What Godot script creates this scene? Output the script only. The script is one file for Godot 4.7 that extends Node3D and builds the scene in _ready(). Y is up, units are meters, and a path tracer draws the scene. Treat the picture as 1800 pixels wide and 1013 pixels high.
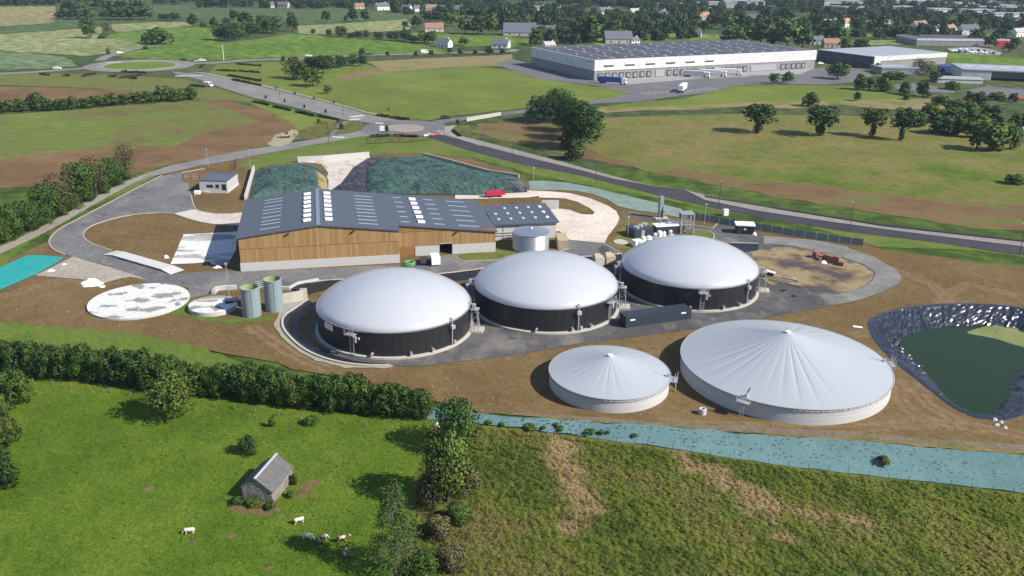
extends Node3D
# An aerial view of a biogas plant among fields. Metres; the plant's yard is y = 0, the camera hovers 70 m above it and looks along -z.

var M := {}
var used := {}
var coarse := FastNoiseLite.new()
var fine := FastNoiseLite.new()
var rng := RandomNumberGenerator.new()

# The low bank between the plant's level and the fields in front of it: where its top runs, how far it drops and how wide it is.
const BANK_X := [-131.6, -100.9, -81.9, -61.0, -43.0, -27.6, -13.1, -4.3, 18.5, 44.8, 78.0, 105.5]
const BANK_Z := [-162.1, -158.3, -156.0, -150.1, -142.9, -137.0, -130.4, -125.6, -123.0, -119.9, -115.5, -111.8]
const DROP_X := [-30.0, -5.0, 18.5, 45.0, 78.0]
const DROP := [1.6, 1.1, 1.6, 2.3, 3.0]
const DROP_WIDE := [8.0, 3.0, 3.2, 5.2, 6.5]

class Shape:
	# Collects triangles; faces are given counter-clockwise and stored clockwise.
	var v := PackedVector3Array()
	var n := PackedVector3Array()
	var c := PackedColorArray()
	func tri(a: Vector3, b: Vector3, d: Vector3, col := Color.WHITE) -> void:
		var m := (b - a).cross(d - a).normalized()
		v.append(a); v.append(d); v.append(b)
		for i in 3:
			n.append(m); c.append(col)
	func quad(a: Vector3, b: Vector3, d: Vector3, e: Vector3, col := Color.WHITE) -> void:
		tri(a, b, d, col); tri(a, d, e, col)
	func smooth(a: Vector3, b: Vector3, d: Vector3, e: Vector3, na: Vector3, nb: Vector3, nd: Vector3, ne: Vector3, col := Color.WHITE) -> void:
		for q in [[a, na], [d, nd], [b, nb], [a, na], [e, ne], [d, nd]]:
			v.append(q[0]); n.append(q[1]); c.append(col)
	func box(at: Vector3, size: Vector3, b := Basis.IDENTITY, col := Color.WHITE) -> void:
		var h := size / 2.0
		var p := []
		for k in 8:
			p.append(at + b * Vector3(h.x if k & 1 else -h.x, h.y if k & 2 else -h.y, h.z if k & 4 else -h.z))
		quad(p[0], p[2], p[3], p[1], col); quad(p[4], p[5], p[7], p[6], col)
		quad(p[0], p[4], p[6], p[2], col); quad(p[1], p[3], p[7], p[5], col)
		quad(p[2], p[6], p[7], p[3], col); quad(p[0], p[1], p[5], p[4], col)
	func block(x0: float, x1: float, y0: float, y1: float, z0: float, z1: float, col := Color.WHITE) -> void:
		box(Vector3(x0 + x1, y0 + y1, z0 + z1) / 2.0, Vector3(x1 - x0, y1 - y0, z1 - z0), Basis.IDENTITY, col)
	func tube(a: Vector3, b: Vector3, r0: float, r1: float, sides := 8, col := Color.WHITE, capped := true) -> void:
		var d := (b - a).normalized()
		var x := d.cross(Vector3.UP if absf(d.y) < 0.9 else Vector3.RIGHT).normalized()
		var y := d.cross(x)
		for k in sides:
			var t0 := TAU * k / sides
			var t1 := TAU * (k + 1) / sides
			var e0 := x * cos(t0) + y * sin(t0)
			var e1 := x * cos(t1) + y * sin(t1)
			smooth(a + e0 * r0, a + e1 * r0, b + e1 * r1, b + e0 * r1, e0, e1, e1, e0, col)
			if capped:
				tri(b, b + e0 * r1, b + e1 * r1, col)
				tri(a, a + e1 * r0, a + e0 * r0, col)
	func lathe(profile: Array, sides := 48, col := Color.WHITE, at := Vector3.ZERO) -> void:
		# profile: Vector2(radius, height) from the outside bottom upwards; faces point outwards
		for k in sides:
			var t0 := TAU * k / sides
			var t1 := TAU * (k + 1) / sides
			var e0 := Vector3(cos(t0), 0, sin(t0))
			var e1 := Vector3(cos(t1), 0, sin(t1))
			for j in profile.size() - 1:
				var p: Vector2 = profile[j]
				var q: Vector2 = profile[j + 1]
				var m := Vector2(q.y - p.y, p.x - q.x).normalized()
				var n0 := e0 * m.x + Vector3.UP * m.y
				var n1 := e1 * m.x + Vector3.UP * m.y
				smooth(at + e1 * p.x + Vector3.UP * p.y, at + e0 * p.x + Vector3.UP * p.y, at + e0 * q.x + Vector3.UP * q.y, at + e1 * q.x + Vector3.UP * q.y, n1, n0, n0, n1, col)
	func prism(poly: PackedVector2Array, y0: float, y1: float, col := Color.WHITE) -> void:
		var ids := Geometry2D.triangulate_polygon(poly)
		for k in ids.size() / 3:
			var a := poly[ids[k * 3]]
			var b := poly[ids[k * 3 + 1]]
			var d := poly[ids[k * 3 + 2]]
			if (b - a).cross(d - a) > 0.0:
				var s := b; b = d; d = s
			tri(Vector3(a.x, y1, a.y), Vector3(b.x, y1, b.y), Vector3(d.x, y1, d.y), col)
		var turn := 1 if not Geometry2D.is_polygon_clockwise(poly) else -1
		for k in poly.size():
			var a := poly[k]
			var b := poly[posmod(k + turn, poly.size())]
			quad(Vector3(b.x, y0, b.y), Vector3(a.x, y0, a.y), Vector3(a.x, y1, a.y), Vector3(b.x, y1, b.y), col)
	func mesh() -> ArrayMesh:
		var arrays := []
		arrays.resize(Mesh.ARRAY_MAX)
		arrays[Mesh.ARRAY_VERTEX] = v
		arrays[Mesh.ARRAY_NORMAL] = n
		arrays[Mesh.ARRAY_COLOR] = c
		var m := ArrayMesh.new()
		m.add_surface_from_arrays(Mesh.PRIMITIVE_TRIANGLES, arrays)
		return m

# ---------------------------------------------------------------- names, labels, nodes

func numbered(called: String) -> String:
	var k: int = used.get(called, -1) + 1
	used[called] = k
	return called if k == 0 else "%s_%03d" % [called, k]

func tag(o: Node, label := "", category := "", group := "", kind := "") -> Node:
	if label: o.set_meta("label", label)
	if category: o.set_meta("category", category)
	if group: o.set_meta("group", group)
	if kind: o.set_meta("kind", kind)
	return o

func thing(called: String, label: String, category: String, at := Vector3.ZERO, turn := 0.0, group := "") -> Node3D:
	var o := Node3D.new()
	o.name = numbered(called)
	add_child(o)
	o.position = at
	o.rotation.y = turn
	tag(o, label, category, group)
	return o

func part(called: String, s, m: Material, parent: Node, at := Vector3.ZERO) -> MeshInstance3D:
	var o := MeshInstance3D.new()
	o.name = numbered(called) if parent == self else called
	o.mesh = s.mesh() if s is Shape else s
	o.material_override = m
	o.position = at
	parent.add_child(o, true)
	return o

func whole(called: String, s, m: Material, label: String, category: String, at := Vector3.ZERO, turn := 0.0, group := "") -> MeshInstance3D:
	# a thing that is one mesh
	var o := part(called, s, m, self, at)
	o.rotation.y = turn
	tag(o, label, category, group)
	return o

func setting(called: String, s, m: Material, label := "") -> MeshInstance3D:
	var o := part(called, s, m, self)
	tag(o, label, "", "", "structure")
	return o

func copy(o: Node3D, label := "", group := "") -> Node3D:
	var base: String = String(o.name)
	if base.length() > 4 and base[-4] == "_" and base.substr(base.length() - 3).is_valid_int():
		base = base.substr(0, base.length() - 4)
	var c: Node3D = o.duplicate()
	c.name = numbered(base)
	add_child(c)
	if label: c.set_meta("label", label)
	if group: c.set_meta("group", group)
	return c

func nth(k: int) -> String:
	var ones := ["zeroth", "first", "second", "third", "fourth", "fifth", "sixth", "seventh", "eighth", "ninth", "tenth", "eleventh", "twelfth", "thirteenth", "fourteenth", "fifteenth", "sixteenth", "seventeenth", "eighteenth", "nineteenth"]
	if k < 20: return ones[k]
	var tens := ["", "", "twent", "thirt", "fort", "fift", "sixt", "sevent", "eight", "ninet"]
	return tens[k / 10] + "ieth" if k % 10 == 0 else tens[k / 10] + "y-" + ones[k % 10]

# ---------------------------------------------------------------- colours and materials

func lin(r: float, g: float, b: float) -> Color:
	return Color(r, g, b)

func mat(r: float, g: float, b: float, rough := 0.8, metal := 0.0, spec := 0.5) -> StandardMaterial3D:
	var m := StandardMaterial3D.new()
	m.albedo_color = Color(r, g, b).linear_to_srgb()
	m.roughness = rough
	m.metallic = metal
	m.metallic_specular = spec
	return m

func grain_texture(seed_: int, freq: float, low: float, high: float, octaves := 4, size := 512) -> ImageTexture:
	var f := FastNoiseLite.new()
	f.seed = seed_
	f.noise_type = FastNoiseLite.TYPE_SIMPLEX_SMOOTH
	f.frequency = freq
	f.fractal_octaves = octaves
	f.fractal_gain = 0.6
	var im := f.get_seamless_image(size, size)
	var bytes := im.get_data()
	for k in bytes.size():
		bytes[k] = int(255.0 * lerpf(low, high, bytes[k] / 255.0))
	return ImageTexture.create_from_image(Image.create_from_data(size, size, false, Image.FORMAT_L8, bytes))

func grained(m: StandardMaterial3D, tex: Texture2D, metres: float, relief := 0.0, relief_tex: Texture2D = null) -> StandardMaterial3D:
	m.albedo_texture = tex
	m.uv1_triplanar = true
	m.uv1_world_triplanar = true
	m.uv1_scale = Vector3.ONE / metres
	if relief > 0.0:
		m.heightmap_enabled = true
		m.heightmap_texture = relief_tex if relief_tex else tex
		m.heightmap_scale = relief
	return m

const LAND := 0.45      # land sheets: albedo 0.45 times vertex colours, which are stored in eight bits

func land(tex: Texture2D, metres: float, relief := 0.0, rough := 0.95) -> StandardMaterial3D:
	var m := mat(LAND, LAND, LAND, rough, 0.0, 0.25)
	m.vertex_color_use_as_albedo = true
	return grained(m, tex, metres, relief)

# ---------------------------------------------------------------- the lie of the land

func between(x: float, xs: Array, ys: Array) -> float:
	if x <= xs[0]: return ys[0]
	for k in xs.size() - 1:
		if x <= xs[k + 1]:
			return lerpf(ys[k], ys[k + 1], (x - xs[k]) / (xs[k + 1] - xs[k]))
	return ys[-1]

func level(x: float, z: float) -> float:
	if z < -163.0: return 0.0
	var d := (z - between(x, BANK_X, BANK_Z)) / between(x, DROP_X, DROP_WIDE)
	return 0.0 if d <= 0.0 else -between(x, DROP_X, DROP) * minf(d, 1.0)

func on(x: float, z: float, up := 0.0) -> Vector3:
	return Vector3(x, level(x, z) + up, z)

func w(flat: Array) -> PackedVector2Array:
	var out := PackedVector2Array()
	for k in flat.size() / 2:
		out.append(Vector2(flat[k * 2], flat[k * 2 + 1]))
	return out

func ragged(poly: PackedVector2Array, step: float, amount: float, salt := 0.0) -> PackedVector2Array:
	# the same outline with an uneven edge
	var out := PackedVector2Array()
	for k in poly.size():
		var a := poly[k]
		var b := poly[(k + 1) % poly.size()]
		var m := maxi(1, int(a.distance_to(b) / step))
		for j in m:
			var q := a.lerp(b, float(j) / m)
			var f := 0.7 / step
			out.append(q + Vector2(coarse.get_noise_3d(q.x * f, q.y * f, salt), coarse.get_noise_3d(q.x * f, q.y * f, salt + 50.0)) * amount * 2.0)
	return out

func rounded(poly: PackedVector2Array, times := 2) -> PackedVector2Array:
	for t in times:
		var out := PackedVector2Array()
		for k in poly.size():
			var a := poly[k]
			var b := poly[(k + 1) % poly.size()]
			out.append(a.lerp(b, 0.25)); out.append(a.lerp(b, 0.75))
		poly = out
	return poly

func curve(line: PackedVector2Array, times := 2) -> PackedVector2Array:
	for t in times:
		var out := PackedVector2Array([line[0]])
		for k in line.size() - 1:
			out.append(line[k].lerp(line[k + 1], 0.25)); out.append(line[k].lerp(line[k + 1], 0.75))
		out.append(line[-1])
		line = out
	return line

func beside(line: PackedVector2Array, far: float) -> PackedVector2Array:
	var out := PackedVector2Array()
	for k in line.size():
		var d := (line[mini(k + 1, line.size() - 1)] - line[maxi(k - 1, 0)]).normalized()
		out.append(line[k] + Vector2(-d.y, d.x) * far)
	return out

func lane(line: PackedVector2Array, wide: float) -> PackedVector2Array:
	# a line widened to a polygon
	var out := beside(line, wide / 2.0)
	var back := beside(line, -wide / 2.0)
	back.reverse()
	out.append_array(back)
	return out

func ring(cx: float, cz: float, r: float, sides := 48) -> PackedVector2Array:
	var out := PackedVector2Array()
	for k in sides:
		out.append(Vector2(cx + r * cos(TAU * k / sides), cz + r * sin(TAU * k / sides)))
	return out

func sheet(called: String, poly: PackedVector2Array, pal: Array, o := {}) -> MeshInstance3D:
	# A piece of ground: a grid clipped to the outline, laid on the land `up` above it. Its colours are patches of the palette (what grows or lies there).
	var s := Shape.new()
	if o.get("mat") == M.pale: o["base"] = 1.0
	lay(s, poly, pal, o)
	var m: Material = o.get("mat", M.land)
	return setting(called, s, m, o.get("label", ""))

func lay(s: Shape, poly: PackedVector2Array, pal: Array, o := {}) -> void:
	var cell: float = o.get("cell", 1.0)
	var up: float = o.get("up", 0.03)
	var freq: float = o.get("freq", 0.08)
	var gain: float = o.get("gain", 1.6)
	var jit: float = o.get("jit", 0.15)
	var salt: float = o.get("salt", 0.0)
	var own = o.get("fn")
	var holes: Array = o.get("holes", [])
	var rows: Array = o.get("rows", [])        # [direction, spacing, strength]: drill rows or mowing stripes
	var k_land: float = 1.28 / o.get("base", LAND)
	var box := Rect2(poly[0], Vector2.ZERO)
	for q in poly: box = box.expand(q)
	var x0 := floorf(box.position.x / cell) * cell
	var z0 := floorf(box.position.y / cell) * cell
	var nx := int(ceilf((box.end.x - x0) / cell)) + 1
	var nz := int(ceilf((box.end.y - z0) / cell)) + 1
	var edge := PackedByteArray()
	edge.resize(nx * nz)
	for loop in [poly] + holes:
		for k in loop.size():
			var a: Vector2 = loop[k]
			var b: Vector2 = loop[(k + 1) % loop.size()]
			var m := int(a.distance_to(b) / cell * 4.0) + 1
			for j in m + 1:
				var q := a.lerp(b, float(j) / m)
				for dx in [-0.02, 0.02]:
					for dz in [-0.02, 0.02]:
						var ix := int((q.x - x0) / cell + dx)
						var iz := int((q.y - z0) / cell + dz)
						if ix >= 0 and iz >= 0 and ix < nx and iz < nz:
							edge[iz * nx + ix] = 1
	var spot := func(x: float, z: float) -> Color:
		var t := coarse.get_noise_3d(x * freq, z * freq, salt) * gain + coarse.get_noise_3d(x * freq * 5.0, z * freq * 5.0, salt + 9.0) * gain * 0.45
		var f := clampf(t * 0.5 + 0.5, 0.0, 0.999) * (pal.size() - 1)
		var c: Color = pal[int(f)].lerp(pal[mini(int(f) + 1, pal.size() - 1)], f - int(f))
		if rows: c = c * (1.0 + rows[2] * sin((x * rows[0].x + z * rows[0].y) / rows[1] * TAU + coarse.get_noise_2d(x * 0.05, z * 0.05) * 2.0))
		if own: c = own.call(x, z, c)
		c = c * ((1.0 + jit * fine.get_noise_2d(x * 1.7 / cell, z * 1.7 / cell)) * k_land)
		return Color(c.r, c.g, c.b)
	var corner := {}
	var vert := func(x: float, z: float) -> Array:
		var key := Vector2(x, z)
		if not corner.has(key):
			var y := level(x, z)
			var nrm := Vector3.UP
			if z > -163.0:
				nrm = Vector3(level(x - 0.5, z) - level(x + 0.5, z), 1.0, level(x, z - 0.5) - level(x, z + 0.5)).normalized()
			corner[key] = [Vector3(x, y + up, z), nrm, spot.call(x, z)]
		return corner[key]
	for iz in nz:
		var was := -1
		var inside := false
		for ix in nx:
			var xa := x0 + ix * cell
			var za := z0 + iz * cell
			var xb := xa + cell
			var zb := za + cell
			if edge[iz * nx + ix]:
				was = -1
				var pieces := Geometry2D.intersect_polygons(PackedVector2Array([Vector2(xa, za), Vector2(xb, za), Vector2(xb, zb), Vector2(xa, zb)]), poly)
				for hole in holes:
					var left: Array[PackedVector2Array] = []
					for piece in pieces: left.append_array(Geometry2D.clip_polygons(piece, hole))
					pieces = left
				for piece in pieces:
					var ids := Geometry2D.triangulate_polygon(piece)
					for k in ids.size() / 3:
						var a := piece[ids[k * 3]]
						var b := piece[ids[k * 3 + 1]]
						var d := piece[ids[k * 3 + 2]]
						if (b - a).cross(d - a) < 0.0:
							var t := b; b = d; d = t
						for q in [a, b, d]:
							var r: Array = vert.call(q.x, q.y)
							s.v.append(r[0]); s.n.append(r[1]); s.c.append(r[2])
				continue
			if was < 0:
				was = 1
				var mid := Vector2(xa + cell / 2.0, za + cell / 2.0)
				inside = Geometry2D.is_point_in_polygon(mid, poly)
				for hole in holes:
					if inside and Geometry2D.is_point_in_polygon(mid, hole): inside = false
			if inside:
				var a: Array = vert.call(xa, za)
				var b: Array = vert.call(xb, za)
				var d: Array = vert.call(xb, zb)
				var e: Array = vert.call(xa, zb)
				for r in [a, b, d, a, d, e]:
					s.v.append(r[0]); s.n.append(r[1]); s.c.append(r[2])

func strip(s: Shape, line: PackedVector2Array, wide: float, y0: float, y1: float, col := Color.WHITE) -> void:
	# a kerb or low wall along a line
	var l := beside(line, wide / 2.0)
	var r := beside(line, -wide / 2.0)
	for k in line.size() - 1:
		var a := on(l[k].x, l[k].y)
		var b := on(l[k + 1].x, l[k + 1].y)
		var d := on(r[k + 1].x, r[k + 1].y)
		var e := on(r[k].x, r[k].y)
		var u0 := Vector3.UP * y0
		var u1 := Vector3.UP * y1
		s.quad(e + u1, a + u1, b + u1, d + u1, col) if (a - e).cross(b - e).y > 0.0 else s.quad(a + u1, e + u1, d + u1, b + u1, col)
		for side in [[a, b], [d, e]]:
			s.quad(side[0] + u0, side[1] + u0, side[1] + u1, side[0] + u1, col)
		if k == 0: s.quad(e + u0, a + u0, a + u1, e + u1, col)
		if k == line.size() - 2: s.quad(b + u0, d + u0, d + u1, b + u1, col)

func kerb(line: PackedVector2Array, wide := 0.3, high := 0.13, m: Material = null, called := "kerb") -> void:
	var s := Shape.new()
	strip(s, line, wide, -0.05, high)
	setting(called, s, m if m else M.kerb)

func closed(poly: PackedVector2Array) -> PackedVector2Array:
	var out := poly.duplicate()
	out.append(poly[0]); out.append(poly[1])
	return out

func look() -> void:
	var cam := Camera3D.new()
	cam.name = "camera"
	cam.fov = 36.41
	cam.near = 1.0
	cam.far = 9000.0
	cam.position = Vector3(0, 70, 0)
	var pitch := deg_to_rad(20.92)
	var roll := deg_to_rad(0.852)
	var right := Vector3.RIGHT
	var up := Vector3(0, cos(pitch), -sin(pitch))
	cam.basis = Basis(right * cos(roll) + up * sin(roll), up * cos(roll) - right * sin(roll), Vector3(0, sin(pitch), cos(pitch)))
	add_child(cam)
	var env := Environment.new()
	env.background_mode = Environment.BG_SKY
	var sky := Sky.new()
	var sm := ProceduralSkyMaterial.new()
	sm.sky_top_color = Color(0.15, 0.25, 0.46).linear_to_srgb()
	sm.sky_horizon_color = Color(0.64, 0.72, 0.83).linear_to_srgb()
	sm.ground_bottom_color = Color(0.12, 0.13, 0.08).linear_to_srgb()
	sm.ground_horizon_color = Color(0.45, 0.52, 0.58).linear_to_srgb()
	sm.sky_curve = 0.16
	sm.sky_energy_multiplier = 0.85
	sky.sky_material = sm
	env.sky = sky
	env.tonemap_mode = Environment.TONE_MAPPER_LINEAR
	env.tonemap_exposure = 1.58
	env.fog_enabled = true
	env.fog_density = 0.00007
	env.fog_light_color = Color(0.72, 0.80, 0.92)
	env.sdfgi_enabled = true
	env.ssao_enabled = true
	env.ssil_enabled = true
	var we := WorldEnvironment.new()
	we.name = "sky"
	we.environment = env
	add_child(we)
	var sun := DirectionalLight3D.new()
	sun.name = "sun"
	sun.light_energy = 1.6
	sun.light_color = Color(1.0, 0.965, 0.905)
	sun.light_angular_distance = 0.55
	sun.shadow_enabled = true
	add_child(sun)
	sun.look_at_from_position(Vector3(78.0, 65.0, 32.0), Vector3.ZERO)

func palette() -> void:
	coarse.seed = 11
	coarse.noise_type = FastNoiseLite.TYPE_SIMPLEX_SMOOTH
	coarse.frequency = 1.0
	coarse.fractal_octaves = 3
	fine.seed = 5
	fine.noise_type = FastNoiseLite.TYPE_SIMPLEX
	fine.frequency = 1.0
	fine.fractal_octaves = 2
	rng.seed = 42
	M.t_fine = grain_texture(1, 0.03, 0.6, 1.0)
	M.t_coarse = grain_texture(2, 0.012, 0.55, 1.0)
	M.t_soft = grain_texture(3, 0.02, 0.72, 0.88)
	M.land = land(M.t_fine, 9.0, 0.8)
	M.turf = land(M.t_fine, 8.0, 1.6)
	M.far_land = land(M.t_coarse, 60.0)
	M.soil = land(M.t_soft, 7.0, 0.6)
	M.road = land(M.t_soft, 9.0, 0.0, 0.85)
	M.pale = mat(1.0, 1.0, 1.0, 0.85, 0.0, 0.25)     # pale sheets: full albedo, so that light colours fit
	M.pale.vertex_color_use_as_albedo = true
	grained(M.pale, M.t_soft, 9.0)
	M.kerb = grained(mat(0.52, 0.50, 0.46), M.t_soft, 3.0)
	M.concrete = grained(mat(0.66, 0.63, 0.57, 0.85), M.t_soft, 4.0)
	M.white_paint = grained(mat(0.8, 0.8, 0.78, 0.7), M.t_soft, 2.0)
	M.white = mat(0.78, 0.79, 0.8, 0.55)
	M.grey = mat(0.3, 0.31, 0.33, 0.6)
	M.dark = mat(0.03, 0.033, 0.04, 0.5)
	M.steel = mat(0.55, 0.57, 0.6, 0.35, 0.85)
	M.galva = mat(0.5, 0.52, 0.55, 0.5, 0.6)
	M.glass = mat(0.02, 0.025, 0.035, 0.08)
	M.foil = mat(0.012, 0.014, 0.02, 0.42, 0.0, 0.45)

# ---------------------------------------------------------------- fields, roads, yard

func fields() -> void:
	var grass := [lin(0.05, 0.095, 0.016), lin(0.075, 0.13, 0.02), lin(0.10, 0.15, 0.028)]
	# the ground itself: one sheet to the horizon, with the lagoon's pit left open
	var pit: PackedVector2Array = lagoon_rim()
	var s := Shape.new()
	var near := w([-160, -300, 160, -300, 160, -50, -160, -50])
	var slope := w([-140, -170, 112, -170, 112, -98, -140, -98])
	lay(s, slope, grass, {"cell": 1.0, "up": -0.16, "freq": 0.05, "holes": [pit]})
	lay(s, near, grass, {"cell": 4.0, "up": -0.02, "freq": 0.05, "holes": [slope, pit]})
	var wide := w([-2400, -3600, 2400, -3600, 2400, 400, -2400, 400])
	lay(s, wide, [lin(0.055, 0.09, 0.03), lin(0.075, 0.11, 0.035), lin(0.11, 0.13, 0.045)], {"cell": 40.0, "up": -0.02, "freq": 0.004, "holes": [near]})
	setting("ground", s, M.far_land)
	var wheat := [lin(0.22, 0.255, 0.10), lin(0.26, 0.295, 0.125), lin(0.30, 0.325, 0.15)]
	var tan_wheat := [lin(0.27, 0.25, 0.115), lin(0.31, 0.28, 0.14)]
	var green := [lin(0.105, 0.19, 0.024), lin(0.13, 0.225, 0.03), lin(0.155, 0.245, 0.04)]
	var blue_wheat := [lin(0.14, 0.205, 0.095), lin(0.165, 0.235, 0.12)]
	var dull := [lin(0.085, 0.135, 0.05), lin(0.10, 0.155, 0.06)]
	var soil := [lin(0.15, 0.092, 0.047), lin(0.18, 0.113, 0.056), lin(0.22, 0.145, 0.077)]
	fld("wheat_field", w([-651.6, -1137.5, -578.2, -1150.5, -474.9, -942.1, -453.6, -885.8, -483, -836.8]), tan_wheat, {"rows": [Vector2(0.3, 1.0), 14.0, 0.05]})
	fld("grass_field", w([-483, -836.8, -453.6, -885.8, -472.3, -938.4, -442.3, -932, -422.6, -911.5, -393, -840.1, -438.8, -757.9]), dull)
	fld("wheat_field", w([-438.8, -757.9, -401.9, -841.8, -390.5, -864.9, -351.8, -765.7, -306.1, -720.5, -270.3, -690.6, -279.9, -656.8, -286.8, -635.9, -293.3, -616.2, -318.4, -626.7, -376.1, -646.1]), wheat, {"rows": [Vector2(0.35, 1.0), 24.0, 0.06]})
	fld("wheat_field", w([-395.2, -882.3, -360.2, -924.2, -334, -929.5, -311.3, -872.9, -339.1, -833.3, -352.6, -799.2]), wheat)
	fld("wheat_field", w([-370.9, -636.8, -341.1, -631.2, -308.9, -611.4, -293, -592.6, -275.6, -562.6, -289.4, -549, -315.1, -537.3]), blue_wheat, {"rows": [Vector2(0.3, 1.0), 18.0, 0.05]})
	fld("grass_field", w([-345, -753, -349.6, -795.2, -337.3, -828.7, -309.1, -862.7, -285.9, -863.5, -243, -730.5, -230.3, -723.8, -214.4, -765.1, -203.7, -813, -113.5, -768, -71.7, -720.5, -46, -683, -62.1, -677.5, -108.3, -657.8, -149.5, -632.9, -181.6, -615.9, -188.2, -606.2, -218.9, -604, -254.2, -606.3, -283.8, -622.1, -277.9, -652, -268.6, -687.5]), green, {"up": 0.06})
	fld("grass_field", w([-396.6, -1110.4, -367.5, -1141.5, -336.8, -1161.6, -208.5, -1168.7, -113, -1107.2, -114.3, -1023.3, -172.3, -962.4, -218.7, -916.8, -282.9, -1029.9]), dull, {"up": 0.07})
	fld("wheat_field", w([-215.2, -898.5, -170.6, -952.3, -119.7, -1012.9, -105.5, -915.8, -101.9, -871.6, -134.3, -837.7, -181, -804.9, -196.6, -822]), wheat, {"up": 0.07})
	fld("grass_field", w([-99.5, -839, -69, -828.7, -3.4, -817.1, -3, -749.1, -36.8, -719.8, -68.8, -739]), green)
	fld("grass_field", w([-469.1, -1185.9, -419.1, -1234.2, -337.6, -1155.2, -321.7, -1159.2, -274.2, -984.7, -310.8, -955.1, -361.1, -988.9, -397.2, -1004.5]), dull, {"up": 0.08})
	fld("wheat_field", w([-335.1, -1343.3, -215.5, -1413.3, -206.8, -1355.4, -256.9, -1324.9, -320.3, -1291.3]), tan_wheat)
	fld("wheat_field", w([760.8, -1704.7, 923.9, -1788.8, 841.5, -1631.9, 746.8, -1595.2]), tan_wheat)
	fld("grass_field", w([336.9, -955.9, 358.6, -986.1, 385.2, -945.4, 394.1, -910.5, 377.3, -873.8, 348.7, -853.1, 327.7, -873.7, 320, -897.7]), green)
	fld("grass_field", w([303.9, -823.2, 359.2, -844, 349.9, -801.8, 308.5, -784.6]), wheat)
	fld("grass_field", w([345.8, -725.7, 370.3, -723.4, 389.6, -693.5, 394, -678.8, 359.9, -636.9, 314.3, -631.3, 319.9, -669.2]), green)
	fld("grass_field", w([259.1, -1014.1, 296, -1044.3, 272.3, -963.8, 244.5, -948.7]), green)
	fld("grass_field", w([106.4, -956.3, 124.7, -955.8, 116.2, -876.8, 100.9, -865.9]), green)
	fld("grass_field", w([61.8, -772, 78.3, -816, 122.9, -853.7, 162.7, -885, 199.8, -866.9, 179.6, -811, 126.6, -788.8, 72.1, -748.2]), [green[0], green[2], wheat[0]], {"up": 0.07})
	fld("grass_field", w([-16, -803.4, 12.3, -791.1, 12.8, -739.2, -5, -724.6, -14.8, -747.3]), green, {"up": 0.07})
	# left side: bare strip, hedge, half-sown field
	fld("ploughed_field", w([-282.2, -470.4, -250.3, -471.5, -201, -464.9, -183.6, -455.3, -204.7, -438.7, -249.1, -412.3]), soil, {"cell": 3.0, "freq": 0.03, "mat": M.land})
	var sown := [lin(0.15, 0.115, 0.055), lin(0.15, 0.16, 0.045), lin(0.14, 0.19, 0.04), lin(0.17, 0.22, 0.05)]
	fld("grass_field", w([-234.9, -382.9, -206.9, -398.6, -176.4, -422, -155, -435.1, -148.7, -440.3, -136.9, -430.1, -117.4, -408.5, -96.4, -383.8, -90.6, -367.1, -87.8, -342.7, -112.7, -342.3, -121.5, -296.1, -124.7, -285.1, -132.2, -274.6, -158.8, -263.3, -167, -254.4]), sown, {"cell": 2.0, "freq": 0.02, "gain": 1.4, "mat": M.land, "up": 0.05, "rows": [Vector2(0.25, 1.0), 9.0, 0.07], "label": "field with a green sward thinning to bare brown earth"})
	sheet("ploughed_field", ragged(w([-189.3, -291.6, -180.7, -303.1, -163.4, -317.4, -144.8, -328.2, -125.7, -328.8, -126.8, -350.1, -110.3, -382.6, -141.8, -423, -152.9, -435.3, -148.7, -440.3, -136.9, -430.1, -118.5, -412.5, -99.6, -383.5, -90.6, -367.1, -93.4, -335.2, -121.1, -295, -124.7, -285.1, -132.2, -274.6, -159, -263.7, -167.5, -255.2]), 8.0, 2.2), soil, {"cell": 2.0, "freq": 0.04, "mat": M.soil, "up": 0.09, "rows": [Vector2(0.3, 1.0), 4.0, 0.05]})
	# lawns round the junctions and in front of the big warehouse
	var lawn := [lin(0.13, 0.155, 0.035), lin(0.14, 0.19, 0.032), lin(0.175, 0.22, 0.045)]
	fld("lawn", w([-178.3, -584.2, -156.3, -595.1, -128.9, -566.9, -112.6, -568.9, -103.2, -601.9, -80.5, -558, -35.2, -594, -10.9, -582.7, -2.1, -579.2, 17.5, -531.6, 49.5, -501.5, 64.8, -473.2, 37.6, -453.3, -6.6, -418.3, -1.3, -422.1, -27.5, -404.5, -37.7, -391.5, -46, -389.8, -60.1, -397.9, -81.5, -420.8, -115.3, -463.1, -149.8, -503.9, -157.2, -512.3]), lawn, {"cell": 3.0, "freq": 0.02, "mat": M.land, "rows": [Vector2(0.5, 0.8), 7.0, 0.05]})
	var dry := [lin(0.25, 0.20, 0.10), lin(0.27, 0.22, 0.11), lin(0.18, 0.18, 0.06)]
	fld("dry_grass_strip", w([-100.1, -606.5, -63.2, -633.4, -12.4, -661.1, -2.6, -668.4, -2.3, -655.7, -2.9, -593.9, -11.1, -592.9, -39.8, -589.4, -80.3, -556.6, -89.1, -573.3, -95.3, -594.6]), dry, {"cell": 3.0, "freq": 0.03, "mat": M.land, "up": 0.07})
	fld("bare_bank", w([-105.6, -527.6, -102.3, -542.7, -89.3, -568, -79.7, -552.3, -83, -538.1, -98.5, -512.6]), [dry[0], soil[2]], {"cell": 2.0, "mat": M.land, "up": 0.1})
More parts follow.
